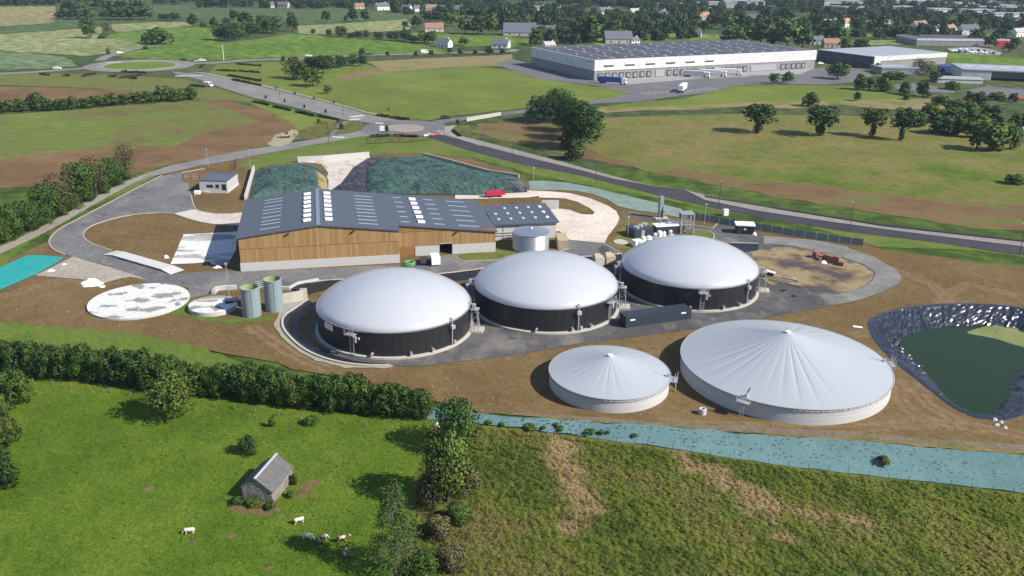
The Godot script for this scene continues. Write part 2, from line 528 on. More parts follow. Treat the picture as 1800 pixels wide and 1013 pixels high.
	fld("verge", w([-307.8, -524.4, -278.7, -527.8, -224, -520.8, -190.9, -511.7, -158.1, -474.5, -124.2, -433.5, -121.8, -424.9, -147.3, -440.5, -155, -435.1, -175, -478.2, -188, -461, -227.6, -472.8, -281.9, -478.1]), [lin(0.13, 0.15, 0.04), lin(0.16, 0.17, 0.05), lin(0.10, 0.15, 0.03)], {"cell": 3.0, "freq": 0.05, "mat": M.land})
	fld("verge", w([-182.9, -525.4, -194.2, -582.2, -168.9, -597.7, -151.7, -595.7, -149.8, -503.9, -138.9, -487.6]), lawn, {"cell": 3.0, "mat": M.land, "up": 0.08})
	fld("verge", w([-130.9, -437.4, -111.3, -417.3, -87.4, -395.5, -77.6, -385.3, -75.4, -343.6, -89.2, -360.8, -95.6, -380.3, -127.2, -424.4]), lawn, {"cell": 2.0, "mat": M.land, "up": 0.11})
	# right: rough pasture, with the bare strip by the new road and the strips by the warehouse
	var pasture := [lin(0.085, 0.135, 0.019), lin(0.12, 0.16, 0.024), lin(0.165, 0.165, 0.045), lin(0.20, 0.17, 0.06)]
	fld("pasture", w([27.2, -398.4, 51.4, -406.4, 107.3, -420.5, 177.1, -418.6, 209, -406.3, 237.8, -387.7, 203.4, -309.6, 150.5, -221.7, 120.5, -258.1, 75.5, -286.6, 49.9, -306.7, 28.6, -318.2, 26.6, -334.1, 32.3, -365.3]), pasture, {"cell": 1.2, "freq": 0.035, "gain": 1.7, "jit": 0.3, "mat": M.turf, "fn": func(x: float, z: float, c: Color) -> Color: return c.lerp(lin(0.24, 0.185, 0.08), smoothstep(-290.0, -330.0, z + 60.0 * coarse.get_noise_2d(x * 0.012, z * 0.03)) * 0.3)})
	sheet("bare_strip", ragged(w([-17, -383.5, -1.1, -390.3, 14.2, -394.5, 24.3, -392.4, 29.9, -334.4, 33, -320.5, 50.2, -308.5, 66.1, -296.5, 93.9, -284.6, 112.6, -273.9, 131.9, -268, 170.2, -254.5, 153.6, -226.8, 127.7, -237.1, 104.1, -250.9, 72.4, -273.7, 50.1, -294.7, 32.3, -312.8, 12.3, -333.1, -10.1, -353.6, -17.6, -365.2]), 6.0, 2.5), [soil[0], soil[1], lin(0.19, 0.13, 0.065), lin(0.15, 0.15, 0.05)], {"cell": 1.2, "freq": 0.05, "mat": M.soil, "up": 0.08, "fn": func(x: float, z: float, c: Color) -> Color: return c.lerp(lin(0.13, 0.17, 0.04), smoothstep(0.1, 0.45, coarse.get_noise_2d(x * 0.03 + 40.0, z * 0.12)))})
	fld("lawn", w([35.7, -428.4, 62, -450.9, 87.9, -462.9, 121.9, -509.1, 126.7, -515.5, 136.2, -518.3, 174.6, -525.5, 200.1, -521.9, 210.5, -482.4, 205.4, -473.9, 180, -466.4, 143.4, -450.7, 120.9, -453.4, 94.8, -440.3, 64.6, -432.3, 42.3, -422.6]), lawn, {"cell": 3.0, "mat": M.land, "rows": [Vector2(0.3, 1.0), 6.0, 0.04]})
	fld("dry_grass_strip", w([37.1, -428.5, 65, -435.3, 95.7, -444.8, 127.7, -457.1, 146.1, -459.7, 180.9, -469, 224, -475.7, 217.2, -443.3, 185.7, -440.5, 164.1, -452.6, 139.1, -436.4, 117.1, -442.3, 85.3, -428.6, 63.8, -426.6, 41.7, -416.4]), [dry[0], dry[1], pasture[1]], {"cell": 2.5, "mat": M.land, "up": 0.08, "freq": 0.05})
	# the plant's own earth
	var earth := [lin(0.140, 0.094, 0.042), lin(0.167, 0.113, 0.050), lin(0.198, 0.140, 0.067)]
	var site := w([-127.1, -191.4, -121, -194.8, -117.9, -211.6, -121.8, -220.7, -119.5, -235.4, -117.7, -266, -115.9, -285, -109, -298, -91.1, -319.7, -79, -312.8, -55.5, -320.2, -31.1, -330, -0.6, -296.5, 5.1, -282.3, 34.5, -261.1, 63.7, -237.1, 90.2, -221.7, 96.4, -214.4, 135.9, -197.3, 111.6, -148.1, 89.9, -113.9, 78, -115.5, 44.8, -119.9, 18.5, -123, -4.3, -125.6, -13.1, -130.4, -27.6, -137, -43, -142.9, -61, -150.1, -81.9, -156, -100.9, -158.3, -108.2, -159.2])
	sheet("site_earth", ragged(site, 4.0, 0.8), earth, {"cell": 0.8, "freq": 0.045, "gain": 1.3, "mat": M.soil, "up": 0.02, "jit": 0.2, "holes": [pit], "fn": tracks})
	# verges inside and around the plant
	var verge := [lin(0.09, 0.15, 0.025), lin(0.13, 0.18, 0.035), lin(0.18, 0.17, 0.06)]
	vg(w([-95.9, -297.2, -91.1, -319.7, -80.3, -337.1, -65.2, -351.8, -47.6, -357.9, -25.7, -345.6, -0.7, -322.1, 19.3, -301.2, 45.9, -279.5, 63.5, -266.1, 83, -247.9, 98.4, -235.6, 122.6, -226.3, 142, -217.5, 138.6, -206.5, 117.3, -215.4, 94.5, -217.1, 90.9, -223.7, 82.2, -234.7, 65.7, -245.2, 43.5, -262.9, 18.2, -281.6, 5.2, -291.9, -0.6, -299.9, -17.4, -318, -34.6, -321.7, -55.1, -318.3, -75.3, -305.6, -85.7, -299.6, -89.2, -290.8]), verge, {"freq": 0.06})
	vg(w([-131.3, -198.5, -128.5, -208.3, -125.4, -231.1, -123.1, -262.2, -120.8, -283.9, -116.6, -279.4, -118.8, -260.4, -122.1, -241, -122.1, -224.3, -123, -217.2, -119.3, -191.7, -124.8, -187.6]), verge)
	vg(w([-111.4, -160.8, -101.5, -159.4, -83.6, -157.3, -73.9, -155.4, -61.2, -150.6, -48.3, -143.4, -38, -139.2, -27.3, -135.1, -14.8, -128.9, -39, -134.6, -67.7, -144.9, -98.2, -153, -107.4, -153.9]), [verge[0], verge[1], lin(0.12, 0.17, 0.03)])
	vg(w([29.7, -232.5, 36.3, -234.7, 40.3, -236.8, 43.6, -234.2, 46.2, -233.4, 45.4, -226.3, 41.8, -222.7, 34.2, -219, 29.4, -212.4, 24.7, -213.8, 25.5, -217.8, 28.5, -226.3]), [earth[1], verge[2], verge[1]], {"freq": 0.15})
	vg(w([48.8, -229, 51.9, -228.8, 53.5, -226.7, 53.9, -224.1, 53, -221.6, 49.3, -222.2, 48, -224.7]), verge, {"up": 0.09})
	vg(w([-14.2, -205.8, -11.6, -208.9, -4.4, -212.3, 0.4, -209.4, 0.9, -208, -1.4, -202.7, -7, -201.4, -12.6, -201.5]), [earth[1], verge[1], verge[2]], {"freq": 0.15})
	vg(w([14, -259.7, 17.2, -258.8, 20.6, -254.6, 22.7, -248.5, 23.2, -244.4, 21.2, -242.9, 17.8, -246.2, 13.8, -248.5, 13.5, -251.1]), [earth[0], earth[1], verge[1]], {"up": 0.09, "freq": 0.2})
	vg(w([-70.3, -166.5, -69.7, -169.7, -69, -172.5, -68, -171.6, -67, -167.5, -64.8, -165.4, -60.6, -163.8, -57.1, -162.3, -55.2, -163.6, -47.6, -163.9, -47.6, -162.8, -53.6, -161.8, -56.6, -160.6, -60.6, -161.7, -65.2, -164.1, -68.1, -165.3, -69.6, -164.8]), [verge[0], verge[1]])
	vg(w([31.1, -243, 36.6, -240.3, 41.5, -239.1, 48.2, -235.2, 55.3, -230, 53.1, -227.2, 40.4, -237.6, 30.8, -240]), [earth[1], earth[2], verge[2]])
	# low fields in front
	var meadow := [lin(0.066, 0.124, 0.010), lin(0.082, 0.146, 0.012), lin(0.100, 0.162, 0.015), lin(0.122, 0.176, 0.020)]
	sheet("meadow", w([-127.5, -154.1, -97.6, -151.9, -73, -145.1, -47.7, -137.5, -28.4, -130.5, -14.1, -126.2, -12.3, -121.7, -13.3, -105.9, -14.1, -93.1, -13.2, -80.7, -74.8, -79.8]), meadow, {"cell": 0.45, "freq": 0.09, "gain": 1.5, "mat": M.turf, "up": 0.03, "jit": 0.24, "fn": func(x: float, z: float, c: Color) -> Color: return c.lerp(lin(0.13, 0.12, 0.045), smoothstep(0.55, 0.75, coarse.get_noise_3d(x * 0.22, z * 0.22, 30.0)))})
	var rough := [lin(0.062, 0.090, 0.018), lin(0.088, 0.115, 0.021), lin(0.122, 0.138, 0.026), lin(0.135, 0.12, 0.045)]
	sheet("rough_field", w([-14.6, -126.2, -4.2, -123.4, 18.2, -120, 43.5, -114.6, 75.4, -109.5, 97.2, -105, 82.5, -84.7, -13.8, -80.7, -14.1, -93.1, -14.1, -105.9, -12.8, -121.7]), rough, {"cell": 0.4, "freq": 0.035, "gain": 1.9, "mat": M.turf, "up": 0.035, "jit": 0.3, "fn": straw})

func straw(x: float, z: float, c: Color) -> Color:
	# flattened dead grass: the long patch below the bank and the band beside it
	var wob := coarse.get_noise_2d(x * 0.22, z * 0.22) * 2.6 + fine.get_noise_2d(x * 0.9, z * 0.9) * 1.0
	var a := Vector2(x, z)
	var best := 9.0
	for seg in [[Vector2(7.8, -119.3), Vector2(9.7, -102.5), 2.5], [Vector2(9.7, -102.5), Vector2(8.3, -97.4), 1.4], [Vector2(27.3, -115.2), Vector2(37.1, -104.2), 2.1], [Vector2(37.1, -104.2), Vector2(49.7, -101.0), 0.9], [Vector2(33.9, -104.0), Vector2(36.9, -96.2), 0.8]]:
		var q := Geometry2D.get_closest_point_to_segment(a, seg[0], seg[1])
		best = minf(best, a.distance_to(q) - seg[2])
	return c.lerp(lin(0.27, 0.19, 0.105), (1.0 - smoothstep(-1.7, 1.3, best + wob)) * 0.9)

func tracks(x: float, z: float, c: Color) -> Color:
	# wheel tracks and drier crust in the bare earth
	var q := Vector2(x, z)
	var best := 9.0
	for line in [w([113.3, -183, 105.1, -189.9, 96.4, -182.3, 87.9, -169, 81.2, -164.3, 67.9, -159.5]), w([91.1, -201, 97.1, -189.6, 94, -169.2, 86.8, -147.3]), w([68.9, -139.9, 66.5, -132.3, 66.9, -126.7, 71.4, -124.2, 77, -123.1, 81.2, -121.4]), w([70.8, -139.2, 70.4, -131, 73, -124.3]), w([24.1, -124.1, 30.4, -123, 40, -122.7, 52.8, -122.4, 63.1, -124, 70, -124.9]), w([-109.1, -173.2, -105.7, -178.5, -101.6, -183.3, -96.9, -184.4]), w([-51.9, -159.7, -47, -154.2, -40.1, -146.5, -33.7, -141.9])]:
		for side in [-0.9, 0.9]:
			var l := beside(line, side)
			for k in l.size() - 1:
				best = minf(best, q.distance_to(Geometry2D.get_closest_point_to_segment(q, l[k], l[k + 1])))
	return c.lerp(lin(0.27, 0.185, 0.115), (1.0 - smoothstep(0.15, 0.7, best + fine.get_noise_2d(x * 0.8, z * 0.8) * 0.35)) * 0.75)

func lagoon_rim() -> PackedVector2Array:
	return rounded(w([74, -166.6, 79.3, -171.7, 88.9, -176, 98.3, -177.4, 106.8, -176.8, 112.3, -174.1, 111.9, -165.9, 105, -151.2, 97.5, -140.8, 85.3, -129, 80.4, -126.6, 77.7, -127.2, 76, -127.7, 74.2, -131.1, 73.3, -138.5, 72, -147.4, 71.8, -154.6, 72.4, -160.4]), 1)

func roads() -> void:
	var tar := [lin(0.15, 0.15, 0.165), lin(0.175, 0.175, 0.185), lin(0.20, 0.20, 0.21)]
	var old := [lin(0.21, 0.205, 0.205), lin(0.24, 0.235, 0.23), lin(0.27, 0.26, 0.25)]
	var fresh := [lin(0.058, 0.056, 0.072), lin(0.072, 0.069, 0.086)]
	# the two roundabouts
	var c1 := Vector2(-238.3, -568.8)
	rd("roundabout_road", ring(c1.x, c1.y, 33.0, 64), old, {"holes": [ring(c1.x, c1.y, 22.3, 64)], "up": 0.15})
	sheet("roundabout_lawn", ring(c1.x, c1.y, 21.5, 48), [lin(0.13, 0.19, 0.03), lin(0.15, 0.22, 0.035)], {"cell": 4.0, "up": 0.2, "mat": M.land})
	kerb(closed(ring(c1.x, c1.y, 22.0, 64)), 0.8, 0.22)
	kerb(closed(ring(c1.x, c1.y, 24.3, 64)), 0.25, 0.17, M.white_paint, "painted_edge_line")
	var c2 := Vector2(-46.5, -370.5)
	rd("roundabout_road", ring(c2.x, c2.y, 19.0, 48), tar, {"up": 0.15})
	sheet("roundabout_island", ring(c2.x, c2.y, 7.6, 40), [lin(0.32, 0.27, 0.23), lin(0.38, 0.33, 0.29)], {"cell": 1.5, "up": 0.22, "mat": M.land})
	kerb(closed(ring(c2.x, c2.y, 7.8, 48)), 0.5, 0.27)
	# the roads between them
	rd("road", lane(w([-313.9, -509.3, -300.8, -520.9, -285.8, -530.5, -265.4, -552.3, -265.4, -564]), 8.0), old)
	rd("road", lane(w([-273.8, -591, -279.8, -613.9, -281.6, -635.5, -281.6, -654.8, -281.6, -675.4]), 7.0), old)
	rd("road", lane(w([-214.6, -582.5, -198.9, -587.7, -179, -606.6, -147, -621.1, -106.9, -648.3, -61.4, -666.1, -2.7, -690.6, -0.5, -703.6]), 9.0), old)
	rd("road", w([-209, -542.2, -185.7, -531.5, -147.1, -494.4, -113.2, -458, -83.1, -423, -67.8, -403.7, -51.5, -389, -60.3, -380, -75.4, -388.4, -103.7, -417.9, -134, -448.3, -152.8, -472.1, -179.2, -507.2, -201, -529.8]), old, {"up": 0.14})
	kerb(w([-177.5, -509.8, -141.1, -473.3, -108.9, -439.7, -80.2, -407.2, -67.4, -393.4]), 0.5, 0.2, M.kerb, "median_kerb")
	rd("pavement", w([-198.1, -540.8, -186.6, -534.1, -147.7, -496.6, -113.7, -459.9, -83.6, -425.5, -68.1, -406, -52.2, -394.6, -41.5, -389.8, -41.2, -392, -52.6, -397.5, -68.6, -409, -84.2, -428.8, -114.6, -463.8, -149, -501.1, -188.3, -539.2]), [lin(0.36, 0.33, 0.29), lin(0.42, 0.39, 0.34)], {"up": 0.2})
	rd("road", w([-57, -382.9, -47.6, -357.9, -60.7, -352.1, -70.2, -342.2, -79.1, -331.8, -90.6, -317.8, -100.9, -303.9, -108.4, -296.3, -110.8, -291.9, -119, -279.3, -119.9, -271.7, -121.5, -283.9, -118.3, -296.6, -111.6, -305.9, -104.9, -316.8, -93.8, -329.7, -81.5, -342.5, -70.6, -356.1, -63.6, -370.4, -61.3, -378.5]), old, {"up": 0.14})
	rd("lane", lane(curve(w([-119.3, -286.4, -121.4, -277.6, -122.7, -270.8, -123.7, -245.8, -123.7, -220.6, -125.8, -203.5, -127.5, -192.1])), 3.6), [lin(0.30, 0.27, 0.24), lin(0.36, 0.33, 0.29)], {"up": 0.13, "cell": 1.2})
	rd("road", lane(w([-37.7, -376.4, -32.3, -387.8, -16.7, -400.6, -1.2, -412.6, 26.8, -436.4, 38.8, -446.4, 64.6, -473.5]), 7.5), tar, {"up": 0.135})
	rd("road", w([-34.9, -368.3, -28.6, -357.6, -18.9, -345.5, 1.3, -322.1, 24.1, -297.8, 44, -277.6, 55, -273, 58.8, -260.3, 72.1, -249, 89.6, -239.1, 106.3, -230.6, 137.3, -216.7, 133.3, -209.5, 111.9, -221.4, 91.4, -229.9, 70.5, -242.5, 57.5, -254, 44.7, -266.3, 23.5, -289.9, 0.3, -308.2, -18.1, -329.3, -33.9, -351.2, -37.8, -360]), fresh, {"up": 0.14, "cell": 1.5})
	rd("pavement", w([-32.6, -370.1, -19.3, -352.9, 1.3, -329.1, 19.6, -307.6, 33.4, -289.9, 44.5, -278, 33, -286.4, 24, -296.7, 1.3, -320.9, -18.9, -344.1, -31.8, -360.5]), [lin(0.26, 0.24, 0.23), lin(0.32, 0.29, 0.27)], {"up": 0.2, "cell": 1.5})
	rd("pavement", w([54.9, -272.3, 59.5, -267.5, 59.5, -263.7, 78, -251.3, 103.2, -235.1, 139.7, -221, 137.8, -217.6, 106.4, -230.9, 89.8, -239.6, 72.3, -249.6, 58.9, -260.7, 56.8, -267.7]), [lin(0.26, 0.24, 0.23), lin(0.32, 0.29, 0.27)], {"up": 0.2, "cell": 1.5})
	kerb(w([-28.5, -357, -18.9, -345, 1.3, -321.6, 24, -297.4, 33.2, -287.8]), 0.3, 0.3)
	kerb(w([54.9, -272.7, 58.8, -260.5, 72.2, -249.2, 89.7, -239.2, 106.3, -230.8, 137.5, -217]), 0.3, 0.3)
	rd("footpath", w([60, -266.5, 78.9, -254.6, 104.3, -238.1, 140.9, -223.1, 140.2, -221.9, 103.7, -236.5, 78.4, -252.8, 59.7, -264.7]), fresh, {"up": 0.18, "cell": 1.5})
	rd("footpath", w([-74.9, -352.6, -76.2, -378.4, -73.8, -385.6, -72.4, -388.6, -72.5, -371.9, -71.4, -352.8, -72, -343.9]), tar, {"up": 0.16, "cell": 1.0})
	rd("footpath", w([-30.1, -373.1, -27.6, -377.7, -24.5, -380.2, -26.6, -369.1, -24.3, -358.9, -20, -351.3, -11.9, -337, -13.3, -336.6, -21.8, -349.3, -28.4, -360.6]), [lin(0.34, 0.3, 0.27), lin(0.4, 0.36, 0.32)], {"up": 0.21, "cell": 1.0})
	# zebra crossings and give-way bars as painted sheets on the road
	var bars := Shape.new()
	for a in [w([-74, -394.7, -68.7, -400.1]), w([-73.1, -387.6, -69.1, -390.8]), w([-56.7, -375.3, -55, -363.7]), w([-60.5, -381.3, -57.1, -380.7]), w([-257.6, -586.3, -265.8, -581.2]), w([-199, -522.3, -183.7, -525.3]), w([-213.8, -597.8, -207.8, -600.2]), w([-73.1, -349.7, -68.2, -348.6])]:
		strip(bars, a, 2.2, 0.0, 0.21)
	setting("crossing_markings", bars, M.white_paint)
	# planted islands by the small roundabout
	var bed := [lin(0.12, 0.12, 0.03), lin(0.13, 0.18, 0.03), lin(0.10, 0.06, 0.045), lin(0.16, 0.20, 0.03)]
	for outline in [w([-73.7, -365.2, -72.5, -378.7, -68.7, -386.1, -63.6, -374.3, -63.8, -364.4, -69.6, -356, -72.2, -354.3]), w([-58.7, -347.8, -54, -355.7, -45.2, -356.4, -38.4, -353.8, -32.4, -346.8, -40.6, -341.9, -57.1, -337.9]), w([-26.4, -368.9, -23.9, -379.2, -19.5, -379.5, -17.6, -366.4, -18.1, -352.3, -21.9, -356.6]), w([-64.6, -401.3, -53.6, -398.4, -37.7, -391.5, -45.9, -388.7, -55.4, -392.6, -62.7, -397.6]), w([-84.8, -374.3, -83.9, -384.8, -77.5, -381.8, -75.5, -361.8, -77.1, -346.4, -86, -340, -89.2, -360.8])]:
		sheet("planted_bed", ragged(outline, 3.0, 0.8), bed, {"cell": 0.8, "up": 0.24, "freq": 0.2, "mat": M.turf})
	# the plant: black-top drive, concrete aprons, inner yard
	yard("entrance_drive", w([-110.9, -286, -115.7, -280.6, -117, -266.2, -118.3, -248.1, -119.4, -232.9, -120.1, -221.2, -118.8, -214.2, -116.8, -209.5, -113.5, -205, -109.1, -201.5, -106.1, -199.8, -94.5, -193.4, -87.1, -187.7, -81.8, -182.7, -71.3, -180, -68.8, -173.8, -64.4, -177.4, -64.7, -176.5, -64.8, -179, -60.7, -179.9, -49.1, -179.9, -47.7, -183.3, -43.8, -185.6, -42.8, -185.8, -38, -186.7, -33.1, -187.6, -17.4, -190.9, -6, -195.3, -2.3, -202, -12.5, -200.7, -13.8, -203.6, -12.9, -206.6, -18.4, -204.3, -26.9, -197.5, -62.9, -191, -69.4, -191, -74.7, -189.8, -77.9, -188.1, -99.3, -205.1, -106.5, -210, -110.9, -215.3, -113.1, -220.9, -112.9, -226.5, -109, -234.1, -101.7, -238.3, -96.1, -237.7, -91.5, -242.2, -98.1, -258.4, -103.8, -272.5, -106.2, -274.3]), tar, {"fn": wheel_marks})
	yard("yard_road", w([11, -208.4, 14.7, -218.8, 23.7, -216.4, 26.9, -209.2, 28.1, -207.7, 28.2, -206.3, 17.2, -204.7, 9.4, -203.2, -0, -201.7, -0.9, -202.8, 1.9, -205.8, 10.9, -207.7]), tar)
	yard("yard_road", w([21.6, -212.1, 23.3, -215.3, 24.5, -212.2, 27.2, -208.2, 29, -209.4, 33.7, -215.8, 41.2, -219.3, 46.6, -221.3, 53.1, -221.2, 54.2, -225, 53.7, -227.5, 52, -229.2, 43.6, -234.2, 39.8, -237.2, 30.9, -243.5, 30.4, -244.5, 30.9, -246.5, 33.6, -245.6, 42, -240.7, 47.2, -236.2, 54.4, -231.1, 55.3, -231.6, 57.4, -236.3, 61.1, -233.7, 65.9, -231.7, 67.4, -225.6, 69.7, -223.6, 73.8, -222.7, 81.2, -220.7, 86.5, -215.8, 90.7, -208.9, 92.3, -198.5, 91.6, -193.5, 89, -189.3, 83.1, -183.8, 75.1, -178.1, 61.6, -171.7, 36.8, -161.5, 11.8, -153, 0.2, -147.8, -17.2, -142.5, -20.7, -142.6, -28.9, -144.4, -35.2, -149.3, -38.6, -154.5, -40.4, -160.1, -40.5, -166.1, -39.1, -171, -34.9, -178.8, -12.8, -182.4, -5.1, -189.3, -2.5, -200.1, 19, -202.4, 25.6, -202.7, 48, -215.7, 27.2, -206.3, 22.4, -205.4]), [lin(0.085, 0.085, 0.094), lin(0.105, 0.105, 0.114), lin(0.145, 0.145, 0.15)], {"holes": [loop_ground()], "up": 0.1, "gain": 1.8, "fn": wheel_marks})
	yard("gravel_loop", w([67.1, -223.9, 73.8, -222.7, 81.2, -220.7, 86.5, -215.8, 90.7, -208.9, 92.3, -198.5, 91.6, -193.5, 89, -189.3, 83.1, -183.8, 75.1, -178.1, 71, -176.1, 68, -181.2, 72.7, -182.1, 79.1, -185.8, 84, -191.5, 86.6, -196.7, 86.1, -202.5, 82.1, -208.4, 76.7, -213.7, 72.2, -217, 65.5, -218]), [lin(0.17, 0.172, 0.17), lin(0.22, 0.222, 0.215), lin(0.29, 0.285, 0.27)], {"up": 0.125, "freq": 0.12})
	yard("concrete_apron", w([-18.1, -265.2, -12.2, -265, 4.5, -269.3, 11.7, -268.5, 17.6, -266.7, 23.2, -261.3, 28.2, -252.9, 30.1, -246.8, 30.3, -239.9, 29.1, -234.2, 25.3, -222.6, 23.8, -216.4, 14.7, -218.9, 12.7, -226.3, 10.2, -226.1, 11.1, -234.2, 9.8, -247.2, 13.2, -248.8, 16.5, -247.6, 19.8, -243.1, 22.9, -242.9, 23.7, -245.5, 22.3, -250.5, 19.3, -256.7, 15.8, -260.4, 7.9, -261, 7.9, -262.7, 4.4, -260.8, -11.5, -258.3, -17.7, -257.9]), [lin(0.62, 0.54, 0.47), lin(0.70, 0.62, 0.55), lin(0.76, 0.69, 0.62)], {"up": 0.13, "mat": M.pale})
	yard("concrete_apron", w([-95.7, -237.8, -91.5, -242.2, -87.7, -239.7, -82.1, -237.7, -75.4, -240.3, -71.8, -227.6, -77.3, -227.6, -82.4, -228.5, -88.2, -231.6]), [lin(0.55, 0.5, 0.45), lin(0.64, 0.6, 0.54)], {"up": 0.13, "mat": M.pale})
	yard("concrete_apron", w([-108.4, -186.3, -106.1, -199.7, -93.8, -192.4, -87.3, -188.2, -82.7, -185, -86.5, -186.3, -88.4, -185.3, -90.7, -182.4, -91.9, -182.8, -95.4, -184]), [lin(0.36, 0.32, 0.28), lin(0.44, 0.40, 0.35)], {"up": 0.12, "mat": M.pale})
	yard("concrete_pad", w([-80.9, -195.1, -82.8, -203.6, -86.1, -218.4, -79.9, -219.9, -72.9, -221.6, -68.8, -206.5, -67.2, -194.6, -71.1, -195, -72.2, -197.3, -75.3, -196.1]), [lin(0.30, 0.30, 0.31), lin(0.38, 0.38, 0.39), lin(0.62, 0.61, 0.6)], {"up": 0.16, "mat": M.pale, "fn": func(x: float, z: float, c: Color) -> Color: return c.lerp(lin(0.78, 0.78, 0.78), smoothstep(0.0, 0.08, coarse.get_noise_3d(x * 0.06, z * 0.28, 3.0)))})
	sheet("rough_platform", loop_ground(), [lin(0.095, 0.08, 0.09), lin(0.22, 0.165, 0.10), lin(0.31, 0.24, 0.14), lin(0.34, 0.27, 0.16), lin(0.11, 0.09, 0.10)], {"cell": 0.6, "up": 0.06, "freq": 0.05, "gain": 2.1, "mat": M.soil, "label": "half-made platform of tan and black rubble inside the loop road"})
	# kerbs of the plant
	for line in [w([-115.8, -281.6, -117.2, -266.5, -118.4, -248.4, -119.5, -233.1, -120.3, -221.6, -118.9, -214.2, -116.9, -209.5, -113.4, -204.7, -108.9, -201.2]), w([-96.2, -238, -101.8, -238.6, -109.1, -234.4, -113, -226.7, -113.2, -220.9, -111, -215.2, -106.5, -209.8, -99.2, -204.9]), w([-98.1, -258.4, -91.4, -242.2, -87.6, -239.4, -82, -237.5, -75.7, -240]), w([-71.7, -227.4, -77.2, -227.4, -82.3, -228.2, -88.1, -231.4, -95.6, -237.5]), w([-1.4, -202.6, -7, -201.2, -12.5, -200.7, -13.9, -203.5]), w([-110.9, -286, -105.2, -292.3]), w([11, -208.3, 14.3, -211.6]), w([23.7, -216.1, 26.8, -209]), w([33.6, -245.9, 42, -240.5, 47.2, -236, 54.4, -230.9, 55.3, -231.6, 57.4, -236.3]), w([49, -229.9, 52, -229.4, 53.8, -227.4, 54.1, -224.6, 52.9, -221.1]), w([67.2, -224.2, 73.8, -222.7, 81.2, -220.7, 86.5, -215.8])]:
		kerb(curve(line, 2), 0.35, 0.2)

func wheel_marks(x: float, z: float, c: Color) -> Color:
	# dust carried along by the lorries
	var dust := smoothstep(0.05, 0.5, coarse.get_noise_3d(x * 0.10, z * 0.05, 70.0)) * 0.6
	dust = maxf(dust, smoothstep(0.3, 0.55, coarse.get_noise_3d(x * 0.5, z * 0.12, 20.0)) * 0.45)
	return c.lerp(lin(0.27, 0.25, 0.23), dust).lerp(lin(0.05, 0.05, 0.055), smoothstep(0.42, 0.6, coarse.get_noise_3d(x * 0.16, z * 0.3, 110.0)) * 0.6)

func loop_ground() -> PackedVector2Array:
	return rounded(w([60.3, -211, 62.9, -213.2, 70.6, -216.2, 76.5, -213.1, 81.9, -207.8, 85.9, -202, 86.4, -196.7, 84, -191.8, 79.3, -186.3, 72.8, -182.5, 65.5, -183.3, 61.5, -185.9, 58.2, -188.6, 58.8, -195.8]), 1)

func piece(called: String, outline: PackedVector2Array, pal: Array, usual: Dictionary, more: Dictionary) -> MeshInstance3D:
	usual.merge(more, true)
	return sheet(called, outline, pal, usual)

func fld(called: String, outline: PackedVector2Array, pal: Array, more := {}) -> MeshInstance3D:
	return piece(called, ragged(outline, 30.0, 1.5), pal, {"cell": 8.0, "up": 0.05, "freq": 0.012, "mat": M.far_land}, more)

func vg(outline: PackedVector2Array, pal: Array, more := {}) -> MeshInstance3D:
	return piece("verge", ragged(outline, 2.0, 0.7), pal, {"cell": 0.8, "freq": 0.09, "mat": M.turf, "up": 0.06}, more)

func rd(called: String, outline: PackedVector2Array, pal: Array, more := {}) -> MeshInstance3D:
	return piece(called, outline, pal, {"cell": 2.5, "up": 0.13, "freq": 0.05, "mat": M.road}, more)

func yard(called: String, outline: PackedVector2Array, pal: Array, more := {}) -> MeshInstance3D:
	return piece(called, outline, pal, {"cell": 0.8, "up": 0.09, "freq": 0.06, "mat": M.road, "gain": 1.5}, more)

# ---------------------------------------------------------------- trees and shrubs

var crowns := {}
var stems := {}

